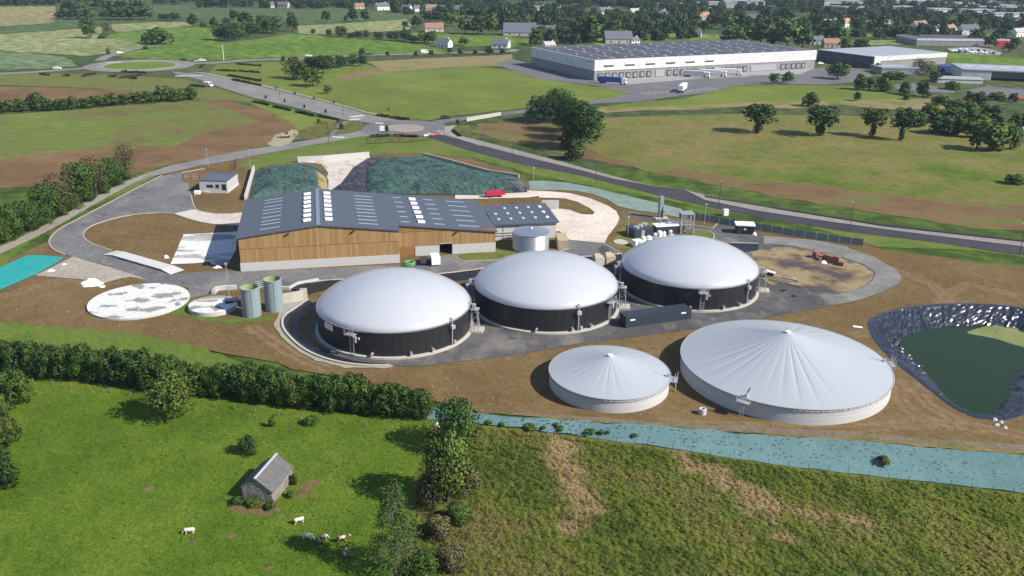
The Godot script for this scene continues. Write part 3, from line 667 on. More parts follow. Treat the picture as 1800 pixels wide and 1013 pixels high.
func crown_mesh(salt: int, lobes: int, leaves: int, leaf: float, low: float, loose: float) -> ArrayMesh:
	# Leaf sprays set on the skins of many lobes that fill a crown one unit wide and one high; `low` is where the crown is widest.
	var r := RandomNumberGenerator.new()
	r.seed = salt * 977 + 3
	var s := Shape.new()
	var heart := Vector3(0, 0.5, 0)
	var balls := []
	for k in lobes:
		var a := TAU * (k * 0.618 + r.randf() * 0.15)
		var y := 0.12 + 0.74 * (k + 0.5) / lobes + r.randf_range(-0.06, 0.06)
		var girth := clampf(1.0 - pow(absf(y - low) / (1.02 - low if y > low else low + 0.28), 2.0), 0.05, 1.0)
		var out := 0.34 * sqrt(girth) * sqrt(r.randf_range(0.15, 1.0))
		balls.append([Vector3(cos(a) * out, y, sin(a) * out), r.randf_range(0.13, 0.21) * (0.75 + 0.35 * girth), r.randf_range(0.72, 1.12), r.randf_range(-0.10, 0.10)])
	for k in leaves:
		var b: Array = balls[k % lobes]
		var d := Vector3(r.randfn(), r.randfn() + 0.25, r.randfn()).normalized()
		var p: Vector3 = b[0] + d * b[1] * r.randf_range(0.72, 1.0 + loose) * Vector3(1, 0.95, 1)
		p.y = maxf(p.y, 0.01)
		var nrm := (d * 0.75 + (p - heart).normalized() * 0.35 + Vector3(r.randfn(), r.randfn(), r.randfn()) * 0.22).normalized()
		var face := (d + Vector3(r.randfn(), r.randfn(), r.randfn()) * 0.75).normalized()
		if face.dot(nrm) < 0.0: face = -face
		var u := face.cross(Vector3(r.randfn(), r.randfn(), r.randfn())).normalized()
		var v := face.cross(u)
		var size := leaf * r.randf_range(0.6, 1.35)
		u *= size
		v *= size * r.randf_range(0.45, 0.8)
		var tone: float = b[2] * r.randf_range(0.75, 1.2)
		var col := Color(tone * (0.62 + b[3]), tone * 0.66, tone * (0.6 - b[3] * 0.6))
		# five-sided spray, slightly folded
		var q := [p - u, p - u * 0.3 + v, p + u * 0.8 + v * 0.5 + face * size * 0.2, p + u * 0.9 - v * 0.4, p - u * 0.2 - v]
		for j in [1, 2, 3]:
			for e in [q[0], q[j], q[j + 1]]:
				s.v.append(e); s.n.append(nrm); s.c.append(col)
	return s.mesh()

func stem_mesh(salt: int, limbs: int) -> ArrayMesh:
	# a trunk with limbs, one unit high, for a crown that starts at about a quarter of it
	var r := RandomNumberGenerator.new()
	r.seed = salt
	var s := Shape.new()
	var p := Vector3.ZERO
	var rad := 0.035
	for k in 4:
		var q := Vector3(r.randf_range(-0.02, 0.02), 0.2 * (k + 1), r.randf_range(-0.02, 0.02))
		s.tube(p, q, rad, rad * 0.72, 7, Color.WHITE, false)
		p = q
		rad *= 0.72
	for k in limbs:
		var a := TAU * k / limbs + r.randf()
		var y := r.randf_range(0.28, 0.6)
		var e := Vector3(cos(a), 0, sin(a)) * r.randf_range(0.14, 0.26) + Vector3.UP * (y + r.randf_range(0.12, 0.25))
		s.tube(Vector3(0, y, 0), e, 0.014, 0.005, 5, Color.WHITE, false)
	return s.mesh()

func leafage(r: float, g: float, b: float) -> StandardMaterial3D:
	var m := mat(r * 1.85, g * 1.85, b * 1.85, 0.75, 0.0, 0.3)
	m.vertex_color_use_as_albedo = true
	m.backlight_enabled = true
	m.backlight = Color(0.25, 0.32, 0.12)
	return m

func woods() -> void:
	M.leaf = [leafage(0.055, 0.098, 0.020), leafage(0.030, 0.058, 0.017), leafage(0.090, 0.124, 0.026), leafage(0.036, 0.060, 0.026), leafage(0.050, 0.092, 0.018), leafage(0.105, 0.095, 0.048), leafage(0.068, 0.098, 0.020), leafage(0.042, 0.078, 0.020)]
	M.leaf_red = leafage(0.075, 0.040, 0.030)
	M.bark = grained(mat(0.11, 0.09, 0.07, 0.95), M.t_fine, 2.0)
	M.dead_wood = grained(mat(0.20, 0.18, 0.155, 0.95), M.t_fine, 2.0)
	# detail: 0 far, 1 middle, 2 near
	for d in 3:
		var n: int = [330, 900, 3600][d]
		var leaf: float = [0.085, 0.05, 0.026][d]
		for k in 4:
			crowns["tree%d%d" % [d, k]] = crown_mesh(k + 10 * d, [12, 18, 30][d], n, leaf, 0.42, 0.12 + 0.05 * d)
			crowns["shrub%d%d" % [d, k]] = crown_mesh(k + 10 * d + 100, [9, 14, 22][d], n, leaf * 1.1, 0.2, 0.10 + 0.04 * d)
			crowns["sparse%d%d" % [d, k]] = crown_mesh(k + 10 * d + 200, [12, 18, 26][d], int(n * 0.6), leaf * 0.85, 0.45, 0.5)
	for k in 3: stems[k] = stem_mesh(k + 5, 5)

func plant(called: String, x: float, z: float, high: float, wide: float, kind: int, detail: int, label: String, category: String, group := "") -> Node3D:
	# kinds: 0 green, 1 dark, 2 yellow-green, 3 bluish dark, 4 shrub to the ground, 5 thin and brownish
	high *= rng.randf_range(0.88, 1.14)
	wide *= rng.randf_range(0.92, 1.12)
	var shrub := kind == 4 or category == "shrub"
	var o := thing(called, label, category, on(x, z), rng.randf() * TAU, group)
	var family := "shrub" if shrub else ("sparse" if kind == 5 else "tree")
	var foot := 0.0 if shrub else high * 0.16
	var t := part("stem" if shrub else "trunk", stems[rng.randi() % 3], M.bark, o)
	t.scale = Vector3(high, high * 0.9, high) * (0.8 if shrub else 1.0)
	var c := part("crown", crowns["%s%d%d" % [family, detail, rng.randi() % 4]], M.leaf[[4, 4, 0, 6, 7][rng.randi() % 5] if kind == 4 else kind], o, Vector3(0, foot, 0))
	c.scale = Vector3(wide * 1.08, (high - foot) * 1.04, wide * rng.randf_range(0.95, 1.15))
	return o

func grove(list: Array, called: String, what: String, category: String, detail: int, group := "") -> void:
	# list: x, z, height, width, kind for each; what: the label, with %s for its place in the row counted from the west end
	var rows := []
	for k in list.size() / 5: rows.append(list.slice(k * 5, k * 5 + 5))
	rows.sort_custom(func(a, b): return a[0] / a[1] > b[0] / b[1])
	var last := rows.size()
	for k in last:
		var a: Array = rows[k]
		var place := nth(k + 1) if last > 1 else "only"
		plant(called, a[0], a[1], a[2], a[3], int(a[4]), detail, what % place if "%s" in what else what, category, group)

func planting() -> void:

	# ---- far left
	grove([-634.3, -1135.7, 7.7, 16.3, 1, -620.1, -1136.2, 8.3, 16.3, 1, -610.3, -1145.2, 7.8, 16.4, 1, -597.4, -1148.6, 8.4, 16.5, 1, -585.3, -1151.8, 7.7, 14.7, 1], "woodland_tree", "%s dark tree in the wood above the tan wheat field, from the left", "tree", 0, "trees above the tan field")
	grove([-468.8, -943.4, 7.9, 16.6, 1, -454.5, -942.1, 8.9, 18.1, 1, -445.3, -948.4, 10.4, 16.7, 0, -516.2, -1058.8, 10, 20.3, 1, -509.4, -1077.1, 10.1, 20.6, 0, -508.8, -1106.2, 10.4, 21.2, 1, -421.6, -942.7, 12.2, 16.6, 0, -412.4, -942.5, 12.2, 15.1, 1, -402.5, -940.3, 13.6, 16.6, 0, -394.2, -942, 14.4, 16.6, 1, -386.8, -950, 13.8, 16.7, 0, -479.7, -1075.9, 12.2, 17.2, 0, -471.1, -1092.2, 10.9, 17.4, 1, -464.5, -1123.3, 11.2, 21.5, 0, -525.7, -1164.3, 7.8, 18.5, 1], "copse_tree", "%s tree, from the left, of the dense copse between the tan and pale fields", "tree", 0, "trees of the copse between the fields")
	grove([-477.5, -1232.7, 6, 19.6, 1, -454.3, -1217.5, 6.6, 13.6, 1, -393.5, -1141.1, 9.7, 11.3, 1, -393, -1220, 7.8, 10.1, 1], "field_tree", "%s small dark tree at the far edge of the dull green field, from the left", "tree", 0, "trees along the dull green field")
	grove([-349.5, -742.9, 15.8, 14.6, 0], "field_tree", "tall lone green tree standing on the edge of the pale wheat field", "tree", 1)
	grove([-351.3, -780.1, 10.6, 9, 5], "thin_tree", "thin brownish tree just beside the tall lone tree in the wheat", "tree", 1)
	grove([-278.9, -704.3, 11.8, 27.3, 4], "rounded_bush", "large rounded dark thicket in the green field above the far roundabout", "shrub", 1)
	grove([-272.6, -665.2, 2.5, 4.5, 4, -285.8, -631.3, 4.2, 3.3, 4, -340, -744.5, 2.3, 10.8, 4], "field_bush", "%s low bush by the pale wheat field edge, from the left", "shrub", 0, "low bushes by the wheat")
	grove([-367.6, -947.6, 7.5, 10, 1, -360.5, -944.8, 6.9, 10.6, 1, -353.5, -946.3, 8.1, 10.6, 1], "hedge_tree", "%s tree of the short dark row behind the rounded thicket, from the left", "tree", 0, "short dark row of trees")
	grove([-310.6, -874.8, 11, 10.9, 1, -298.5, -868.2, 4.8, 5.6, 4, -287.6, -866.7, 9.1, 8.6, 1, -287.6, -907.2, 6.7, 9, 1, -295.2, -954.1, 9.9, 10.1, 1, -271.8, -910.3, 10.9, 16.3, 1, -264.5, -939.5, 6.3, 6.6, 1], "hedge_tree", "%s tree along the upper edge of the bright green field, from the left", "tree", 0, "trees above the bright green field")
	grove([-243.1, -741.9, 12, 11.4, 0, -233.2, -737.1, 13, 13.7, 1, -230, -754.5, 11.1, 14, 0, -229.1, -776.5, 10.2, 14.4, 1, -230.4, -808.4, 10.6, 13.7, 0], "clump_tree", "%s tree of the dense clump jutting into the bright green field, from the left", "tree", 1, "trees of the clump in the bright green field")
	grove([-227.5, -816.6, 11.3, 15.8, 1, -218.2, -813.6, 14.8, 19.6, 0, -205, -834.8, 17.2, 11.3, 1], "clump_tree", "%s tree at the east end of the clump in the green field, from the left", "tree", 1, "trees at the east end of the clump")
	grove([-179.7, -805.1, 5, 5.4, 1, -163.1, -793.2, 5.9, 6.1, 1, -150.5, -783.9, 9.9, 14.1, 1, -139.9, -777.3, 5.8, 9, 1, -134.4, -778.2, 5.8, 7.8, 1, -128.1, -779.3, 6, 6, 1, -116.3, -770.2, 5.4, 8.4, 1, -103.2, -760.4, 7.8, 11.3, 1, -92.4, -756.8, 7.8, 13.7, 1, -85.4, -748.9, 4.9, 9.7, 1, -75.1, -743, 9, 13.4, 0, -68.2, -739.1, 9, 8.8, 0], "hedge_tree", "%s tree, from the left, of the broken row leading to the white gabled house", "tree", 1, "broken row of trees to the white house")
	grove([-197.7, -951, 12.2, 10, 0, -179.8, -963, 6.8, 4.9, 0, -172.2, -964.5, 13.5, 11.1, 1, -160.5, -971.2, 10.7, 9.9, 1], "lone_tree", "%s of four round trees standing in the dull green field, from the left", "tree", 0, "four round trees in the dull field")
	grove([-108.6, -893.1, 5.8, 7.4, 1, -104.5, -852.7, 3.9, 4.1, 0, -98.5, -905.9, 10.8, 12.8, 1, -93.4, -974.2, 11, 16.2, 1, -82.6, -976.3, 12.5, 17.8, 1, -64.6, -919.8, 13.2, 19.7, 0, -46.8, -837.1, 16, 14, 0, -34.5, -831.5, 17.1, 16.6, 1, -22.5, -833.6, 17.2, 16.6, 0, -9.8, -893.6, 17, 17.8, 1, -67.4, -1005.7, 10.7, 16.1, 1, -39.6, -1034.5, 12.6, 18.2, 1, -20.8, -1088.1, 13.2, 20.8, 1], "garden_tree", "%s tree in the belt round the red-roofed house, from the left", "tree", 0, "trees round the red roofed house")
	grove([-129.6, -519.8, 12.4, 12.8, 5, -124.1, -516, 9.2, 13.5, 0, -132.3, -574.1, 6.6, 6, 1, -123.7, -551.5, 9.8, 11.9, 1, -117.3, -546.6, 9.7, 9.3, 1, -117.3, -566.8, 8.4, 7.8, 0, -111.9, -575.1, 7.6, 8.8, 1, -105.9, -583.6, 7.8, 8, 0, -98.9, -581.3, 6.8, 7, 1, -155, -599.4, 3.2, 3.1, 1, -148, -594.5, 4.3, 6, 0, -111.1, -489.4, 9, 11.6, 2, -97.9, -463.8, 4.7, 4.7, 2, -109.4, -642.1, 5, 5.6, 1], "park_tree", "%s tree, from the left, of the grove on the lawn between the roundabouts", "tree", 1, "grove between the roundabouts")
	grove([-91.3, -642.7, 3.2, 3.3, 1, -70.9, -640.7, 3.8, 3.5, 1, -60.4, -646.8, 4.5, 4.4, 1, -48.8, -668.1, 4, 5, 1, -39.7, -652.5, 5.1, 5.3, 1, -29.4, -657.8, 4.3, 4.5, 1, -19.4, -662.1, 6, 6.7, 1, -9.8, -666.4, 5, 5.2, 1], "roadside_tree", "%s clipped round tree along the road in front of the white house, from the left", "tree", 0, "round trees along the far road")
	grove([-41.4, -729.8, 6.1, 8, 0], "garden_tree", "round garden tree just right of the white gabled house", "tree", 0)
	grove([-124.6, -442.2, 2.3, 1.2, 1, -112.5, -431.9, 2, 1.1, 1, -99.2, -415.9, 2, 1.2, 1, -86.9, -404.4, 2.1, 1.2, 1, -127.8, -476, 1.5, 1.1, 1, -113.6, -457.7, 1.5, 1.1, 1, -100.3, -442.2, 1.9, 1.1, 1, -88.4, -431.9, 1.6, 1, 1, -59.1, -413.3, 1.5, 1, 1], "young_tree", "%s young street tree along the road between the roundabouts, from the left", "tree", 0, "young street trees")
	grove([-52.6, -360.1, 2.9, 2, 1], "roundabout_tree", "small dark cone-shaped tree beside the near roundabout island", "tree", 1)
	grove([-24.5, -378.8, 2.6, 1.8, 1], "roundabout_tree", "small dark tree in the bed at the roundabout's parapet side", "tree", 1)
	grove([-72.5, -366.6, 2.9, 2.3, 1, -84.6, -379.1, 2, 2.4, 4], "bed_bush", "%s dark bush in the planted corner before the near roundabout, from the left", "shrub", 1, "bushes in the planted corner")
	grove([-232, -393.7, 5.2, 7.2, 4, -227.8, -395.6, 4.9, 7.2, 4, -223.9, -398.3, 5.2, 7.3, 4, -217.7, -400.4, 8.2, 8.6, 4, -213.2, -402, 5.3, 7.3, 4, -208, -403.7, 5.2, 8, 4, -204.2, -406.9, 5.3, 8.1, 4, -199.6, -410.1, 5.2, 7.5, 4, -195.8, -413.8, 5.4, 8.2, 4, -191.3, -417.6, 5.5, 8.3, 4, -187, -422.3, 4.8, 7.7, 4, -182.3, -426.3, 5.4, 8.5, 4, -178, -429.8, 5, 7.8, 4, -171.8, -432.2, 6.7, 8.6, 4, -167.5, -433.9, 5.7, 7.9, 4, -164.3, -437, 5, 7.2, 4, -160.4, -439.2, 6, 7.6, 4], "hedge_shrub", "%s shrub, from the left, of the dark hedge between the left brown fields", "shrub", 1, "shrubs of the dark hedge between the brown fields")
	# ---- behind and beside the big warehouse
	grove([-5, -912.4, 11.9, 19, 1, 8.2, -914.9, 11.9, 19.1, 0, 25.8, -918.2, 13.4, 22.1, 1, 43.6, -921.5, 12, 20.7, 1, 16.3, -737.3, 13, 13.1, 0, 28.7, -751.5, 11.1, 13.9, 1, 43.7, -807.5, 10.6, 14.9, 0, 55.9, -795.3, 14, 16, 1, 64.1, -769.7, 18.3, 19.2, 0, 87, -911.3, 13.1, 16.8, 1, 97, -895.5, 11.7, 15.1, 0, 113.1, -934.5, 10.7, 17.2, 1, 117.6, -865.6, 10, 10.8, 1, 123.8, -850.8, 13.6, 15.7, 1, 141.4, -894.8, 12.9, 15.1, 0, 150.4, -887.8, 14.2, 16.4, 1, 165.2, -907.7, 14.5, 15.3, 1, 182.3, -928.7, 9.3, 15.6, 0, 189.4, -912, 10.5, 13.9, 1, 214.9, -977, 12, 17.2, 1, 218, -935.3, 13.5, 17.2, 0, 235.2, -957.3, 13.8, 16.1, 1, 181.9, -775, 11.3, 15.6, 1, 195.5, -790.3, 12.7, 15.9, 0, 206.1, -791.9, 14, 17.2, 1], "woodland_tree", "%s tree, from the left, of the belt right behind the long warehouse roof", "tree", 0, "belt of trees behind the long warehouse")
	grove([206, -763.8, 18.9, 18.5, 1, 214.4, -752.3, 15, 15.8, 2, 222.5, -741.1, 20.7, 21.7, 0, 235.5, -743, 18.4, 18.1, 1, 283.7, -1037.2, 16.4, 22.4, 1, 310.5, -1071.2, 15.2, 21.3, 1, 279.3, -823.7, 12.4, 18.6, 1, 288.3, -817.8, 12.3, 15.7, 0, 267.8, -735.6, 10, 10.5, 0, 315.8, -844.6, 8.7, 12, 1, 337.9, -843.6, 6, 12, 1, 362.6, -852.3, 4.7, 6.8, 1, 361.1, -822, 8.5, 11.7, 1, 389.5, -848.9, 7.4, 13.5, 1, 379.1, -950, 15.7, 15, 1, 370.8, -992.5, 9.5, 14.8, 1, 411.8, -1000.3, 9.5, 13.3, 3, 404.9, -807.5, 8.3, 11.5, 1, 412.2, -808.6, 9.6, 12.8, 0, 407.8, -781, 9.3, 12.4, 1, 405, -743.3, 7.7, 10.6, 1, 469.8, -881, 9.9, 14.7, 1], "estate_tree", "%s tree, from the left, among the houses beyond the right warehouses", "tree", 0, "trees among the houses beyond the warehouses")
	grove([280.8, -737.5, 9.3, 16.6, 3], "dark_conifer", "wide near-black conifer just behind the smaller white warehouse", "tree", 0)
	grove([153.1, -528.3, 5.8, 6.6, 0, 161.6, -529.9, 7.7, 8.5, 0], "yard_tree", "%s of two bushy trees on the lawn edge below the lorry yard, from the left", "tree", 1, "two trees below the lorry yard")
	grove([199.4, -553.5, 8.6, 13.5, 0], "yard_tree", "broad bright tree on the yard corner before the smaller warehouse", "tree", 1)
	grove([196.8, -508.1, 8, 9.9, 4, 208, -503.4, 7.1, 11.5, 4, 215.6, -492.7, 6.1, 6.2, 4, 222.4, -485.1, 7.6, 9.4, 4, 236.7, -557.7, 5, 14.6, 4, 208.4, -522.7, 5.2, 8, 4], "yard_shrub", "%s shrub of the planted strip below the smaller warehouse, from the left", "shrub", 1, "shrubs below the smaller warehouse")
	grove([264.9, -590.5, 8.2, 9, 5, 267.7, -583.1, 9, 11.2, 5, 239.9, -595.5, 5.3, 4.8, 0, 256.7, -547.4, 6.4, 8.4, 1, 252.8, -515, 5.2, 9.6, 4], "yard_tree", "%s tree between the smaller warehouse and the low grey sheds, from the left", "tree", 1, "trees by the low grey sheds")
	grove([148.7, -445.5, 6.6, 8.7, 1], "pasture_bush", "dark bush on the ridge between the lawn and the pasture trees", "shrub", 1)
	grove([179.6, -465.4, 4.6, 4.3, 1], "pasture_tree", "small round tree alone on the mown lawn above the pasture", "tree", 1)
	grove([208.1, -471.6, 3.5, 3.5, 4, 219.5, -456.7, 4.9, 9.7, 4, 225.8, -453.5, 3.8, 9.3, 4, 242.6, -473.9, 4.3, 6, 4, 240, -458.6, 6.5, 6.6, 1, 264.1, -470.8, 4.6, 5.2, 1, 258.5, -476.4, 4, 9, 4], "bank_shrub", "%s shrub of the scrub along the bank at the right, from the left", "shrub", 1, "scrub along the right bank")
	grove([181.1, -394.2, 7.7, 10.5, 1, 184, -376.8, 8.1, 13.1, 4, 202.8, -407.4, 6.6, 14, 4, 186.6, -342.8, 12.7, 14.9, 4, 204.3, -388.8, 7.6, 11, 4, 203, -359.4, 8.1, 10.6, 4, 221.9, -386.7, 6.9, 8.3, 1, 223.3, -413.1, 7.3, 11, 1, 196.8, -417.7, 6.4, 10.1, 4, 217.5, -424.9, 6.8, 12, 4, 191.9, -371.4, 7.7, 11.6, 4], "thicket_shrub", "%s shrub, from the left, of the big thicket closing the pasture", "shrub", 1, "shrubs of the thicket closing the pasture")
	grove([198.5, -345.7, 6.6, 4.8, 2], "yellow_shrub", "bright yellow-green shrub at the thicket's end by the grey roof", "shrub", 1)
	var k := 0
	for a in [[103.6, -372.6, 12.7, 13.9, 1], [128.5, -368.5, 12.3, 15.7, 1], [150.6, -367.9, 12.3, 11.2, 0], [159.8, -360.6, 13.3, 9.4, 1]]:
		var o := plant("pasture_oak", a[0], a[1], a[2], a[3], a[4], 1, "%s tree, from the left, of the row of four ivy-footed trees in the pasture" % nth(k + 1), "tree", "row of four trees in the pasture")
		var crown: Node3D = o.get_node("crown")
		crown.position.y = a[2] * 0.34
		crown.scale.y = a[2] * 0.67
		var ivy := part("ivy", crowns["shrub1%d" % k], M.leaf[1], o)
		ivy.scale = Vector3(a[3] * 0.3, a[2] * 0.42, a[3] * 0.3)
		k += 1
	grove([12.8, -388.7, 12.9, 14.6, 1, 19.7, -392.1, 12.5, 13.7, 1, 23, -368.3, 13.7, 14.4, 1, 25.5, -334.1, 16.5, 15.8, 1, 24.8, -351.6, 13.7, 13.8, 1], "roadside_oak", "%s tree of the big dark group beside the new road, from the left", "tree", 2, "big dark trees beside the new road")
	grove([22.5, -315, 7.1, 7.9, 4, 34.7, -376.9, 7.3, 9.8, 4, 21.1, -333.7, 6.6, 7.9, 4], "roadside_shrub", "%s dark shrub at the foot of the big group by the road, from the left", "shrub", 1, "shrubs under the big dark trees")
	grove([168.1, -288.1, 3.6, 6.5, 4], "pasture_bush", "dark dead-looking bush heap at the right edge of the pasture", "shrub", 1)
	# ---- left, along the lane
	grove([-128.6, -212.5, 9.6, 8.6, 0, -128.1, -220.1, 8.7, 8.1, 0, -127.7, -231, 10.3, 9.6, 0, -125.9, -235.4, 10, 9, 5, -126.2, -247.7, 11.1, 9.8, 0, -125.7, -256, 11.6, 9.7, 5, -125.3, -265.3, 9.2, 9.5, 0, -127, -281.3, 10.6, 8.6, 5], "lane_tree", "%s tall tree in the row left of the narrow lane, from the left", "tree", 2, "tall trees along the narrow lane")
	grove([-129, -210.7, 4.6, 5.9, 4, -127.7, -214.4, 5.1, 5.6, 4, -127.3, -220.8, 5.2, 5.8, 4, -126.5, -226.2, 5.3, 5.9, 4, -126.4, -233.9, 5.4, 6.1, 4, -125.9, -240.6, 5.1, 6.2, 4, -125.7, -249.3, 5.7, 6.4, 4, -125.5, -258.5, 5.4, 6.2, 4, -126.1, -269.3, 4.7, 6, 4, -126.1, -277, 3.4, 4.3, 4], "lane_shrub", "%s bright shrub under the trees left of the narrow lane, from the left", "shrub", 2, "shrubs along the narrow lane")
	# ---- the long hedge in front of the plant
	grove([-95.3, -142, 5.6, 5.8, 4, -91.4, -141.5, 5.6, 5.7, 4, -88.2, -141.1, 5.6, 5.7, 4, -85.2, -140.8, 5.8, 5.5, 4, -82.1, -140.2, 5.6, 5.5, 4, -79.1, -139.8, 5.6, 5.5, 4, -76, -139.3, 5.8, 5.5, 4, -73.1, -138.7, 5.5, 5.4, 4, -70.3, -138.3, 5.8, 5.4, 4, -67.4, -137.6, 5.7, 5.4, 4, -64.5, -137, 5.7, 5.4, 4, -61.7, -136.2, 5.5, 5.4, 4, -59.1, -135.7, 5.7, 5.3, 4, -56.5, -135.1, 5.5, 5.1, 4, -53.9, -134.6, 5.4, 5.1, 4, -51.4, -134, 5.6, 5.1, 4, -48.9, -133.5, 5.6, 5.1, 4, -46.4, -132.9, 5.6, 5.1, 4, -43.9, -132.4, 5.6, 5.2, 4, -41.4, -131.9, 5.6, 5, 4, -39, -131.3, 5.6, 5, 4, -36.6, -131, 5.6, 5, 4, -34.2, -130.5, 5.5, 5, 4, -31.8, -130.2, 5.5, 5, 4, -29.4, -129.6, 5.5, 5, 4, -27, -129.2, 5.5, 4.9, 4, -24.7, -128.8, 5.3, 4.7, 4, -22.3, -128.2, 5.3, 4.7, 4, -20, -127.7, 5.3, 4.7, 4, -17.7, -127.3, 5, 4.5, 4, -15.6, -126.8, 4.6, 4.3, 4, -13.9, -126.7, 4.2, 3.4, 4], "hedge_shrub", "%s shrub of the long hedge between plant and meadow, from the left", "shrub", 2, "shrubs of the long hedge below the plant")
	# ---- meadow
	grove([-54.9, -125.3, 8.2, 8, 2], "meadow_tree", "round yellow-green tree standing alone in the meadow by the fence", "tree", 2)
	grove([-39.8, -115.2, 2.8, 3.1, 1], "meadow_bush", "small dark bush in the meadow above the stone barn", "shrub", 2)
	grove([-83, -129.8, 5.5, 6.7, 4], "meadow_bush", "broad green bush at the left edge beside the first fence posts", "shrub", 2)
	grove([-83, -125.3, 3.8, 2.4, 2], "meadow_bush", "narrow bright bush half out of the left edge, above two others", "shrub", 2)
	grove([-77, -116.7, 4.2, 3.9, 4], "meadow_bush", "middle leafy bush at the left edge of the meadow", "shrub", 2)
	grove([-71.8, -105.3, 6.5, 5.6, 1], "meadow_bush", "lowest and darkest tree-like bush at the left edge of the meadow", "shrub", 2)
	grove([-38.2, -123.2, 2, 1.3, 4], "meadow_bush", "thin little sapling between the fence and the stone barn", "shrub", 1)
	grove([-32.1, -124.2, 1.4, 2.4, 4], "meadow_bush", "low dark bramble under the leaning fence post", "shrub", 1)
	grove([-8, -116.5, 7.8, 7.2, 0], "boundary_tree", "brownish green tree at the end of the blue bank, topmost of three", "tree", 2)
	grove([-8.5, -102.8, 9.8, 7.8, 2], "boundary_tree", "big olive tree in the middle of the tree line beside the meadow", "tree", 2)
	grove([-10.9, -101.7, 5.1, 4.1, 5, -6.2, -105.3, 3.7, 4, 5, -9.3, -95.1, 2.9, 4.1, 5, -6.8, -98.3, 2.7, 4.3, 0, -7.2, -89.1, 2.5, 4.4, 5, -10.3, -87.7, 3.1, 3.9, 0], "boundary_shrub", "%s shrub of the scrub under the boundary trees, from the left", "shrub", 2, "scrub under the boundary trees")
	rows_of_hedge()
	dead_tree(Vector3(-13.8, -1.28, -88.27), 11.9)

func dead_tree(at: Vector3, high: float) -> void:
	var o := thing("dead_conifer", "grey half-dead conifer with bare drooping branches beside the cows", "tree", at, 0.4)
	var r := RandomNumberGenerator.new()
	r.seed = 8
	var t := Shape.new()
	t.tube(Vector3.ZERO, Vector3(0.2, high * 0.5, 0), 0.28, 0.16, 8)
	t.tube(Vector3(0.2, high * 0.5, 0), Vector3(0.1, high, 0.1), 0.16, 0.03, 8)
	part("trunk", t, M.dead_wood, o)
	var twig := Shape.new()
	var s := Shape.new()
	for k in 130:
		var y := high * (0.1 + 0.9 * k / 130.0)
		var a := r.randf() * TAU
		var reach := (1.0 - y / high) * 3.4 + 0.7
		var e := Vector3(cos(a) * reach, y + r.randf_range(-0.9, 0.5), sin(a) * reach)
		var m := Vector3(cos(a) * reach * 0.5, y + 0.35, sin(a) * reach * 0.5)
		twig.tube(Vector3(0.1, y, 0), m, 0.06, 0.04, 4, Color.WHITE, false)
		twig.tube(m, e, 0.04, 0.012, 4, Color.WHITE, false)
		for j in 5:
			var q := m.lerp(e, j / 5.0 + 0.1)
			twig.tube(q, q + Vector3(r.randfn() * 0.4, -r.randf() * 0.5, r.randfn() * 0.4), 0.02, 0.006, 3, Color.WHITE, false)
		if r.randf() < 0.8:
			for j in 60:
				var q := m.lerp(e, r.randf() * 1.1) + Vector3(r.randfn(), r.randfn(), r.randfn()) * 0.3
				var f := Vector3(r.randfn(), r.randfn() + 0.5, r.randfn()).normalized()
				var u := f.cross(Vector3(r.randfn(), r.randfn(), r.randfn())).normalized() * r.randf_range(0.08, 0.18)
				var v := f.cross(u.normalized()) * 0.08
				var tone := r.randf_range(0.5, 0.8)
				s.quad(q - u, q - v, q + u, q + v, Color(tone, tone, tone * 0.9))
	tag(part("branches", twig, M.dead_wood, o), "", "", "", "stuff")
	part("crown", s, M.leaf[0], o)

func rows_of_hedge() -> void:
	# clipped ornamental hedges and low roadside planting round the junctions
	var k := 0
	var list := [[w([-235.9, -534.8, -220.4, -533.2]), 1], [w([-226.1, -507.8, -218.5, -522]), 1], [w([-234.3, -513.2, -229.8, -514.3]), 1], [w([-261.7, -515.8, -257.4, -515.7]), 1], [w([-249.3, -512.8, -246.8, -526.1]), 1], [w([-220.6, -508.4, -215.3, -507.8]), 1], [w([-277.3, -519.9, -269.8, -516.9]), 0], [w([-183.5, -548.7, -170.1, -546]), 1], [w([-169.7, -547.5, -154.5, -540.8]), 1], [w([-181, -582.2, -162.5, -573.5]), 1], [w([-169.6, -527, -143.7, -504.6]), 0], [w([-161.5, -508.7, -139.1, -487.6]), 1], [w([-198.4, -562.3, -199.5, -575.2]), 1], [w([-176.9, -483.6, -167.4, -479]), 0], [w([-128.2, -433.1, -117.7, -423.1]), 0], [w([-114.6, -419.1, -103.8, -408.9]), 0], [w([-101, -406, -90, -395.3]), 0], [w([-88.7, -395.4, -77.1, -386.1]), 0], [w([-62.4, -399.6, -56.5, -395.9]), 0], [w([-55.8, -395.2, -46.7, -390.1]), 1], [w([-57.8, -349.4, -50, -352]), 0], [w([-48.9, -352.7, -38.6, -350.8]), 1], [w([-25.5, -365.8, -21.8, -353.6]), 0]]
	list.sort_custom(func(a, b): return a[0][0].x / a[0][0].y > b[0][0].x / b[0][0].y)
	for a in list:
		k += 1
		var p: Vector2 = a[0][0]
		var q: Vector2 = a[0][1]
		var o := thing("low_hedge", "%s low %s hedge of the planting round the two roundabouts, from the left" % [nth(k), "reddish" if a[1] else "green"], "hedge", Vector3((p.x + q.x) / 2.0, 0.1, (p.y + q.y) / 2.0), atan2(-(q.y - p.y), q.x - p.x), "low hedges round the roundabouts")
		var n := maxi(2, int(p.distance_to(q) / 3.5))
		for j in n:
			var c := part("clump", crowns["shrub0%d" % (j % 4)], M.leaf_red if a[1] else M.leaf[1], o, Vector3((j + 0.5) / n - 0.5, 0, 0) * p.distance_to(q))
			c.scale = Vector3(p.distance_to(q) / n * 1.4, rng.randf_range(1.0, 1.5), 2.2)

# ---------------------------------------------------------------- the plant

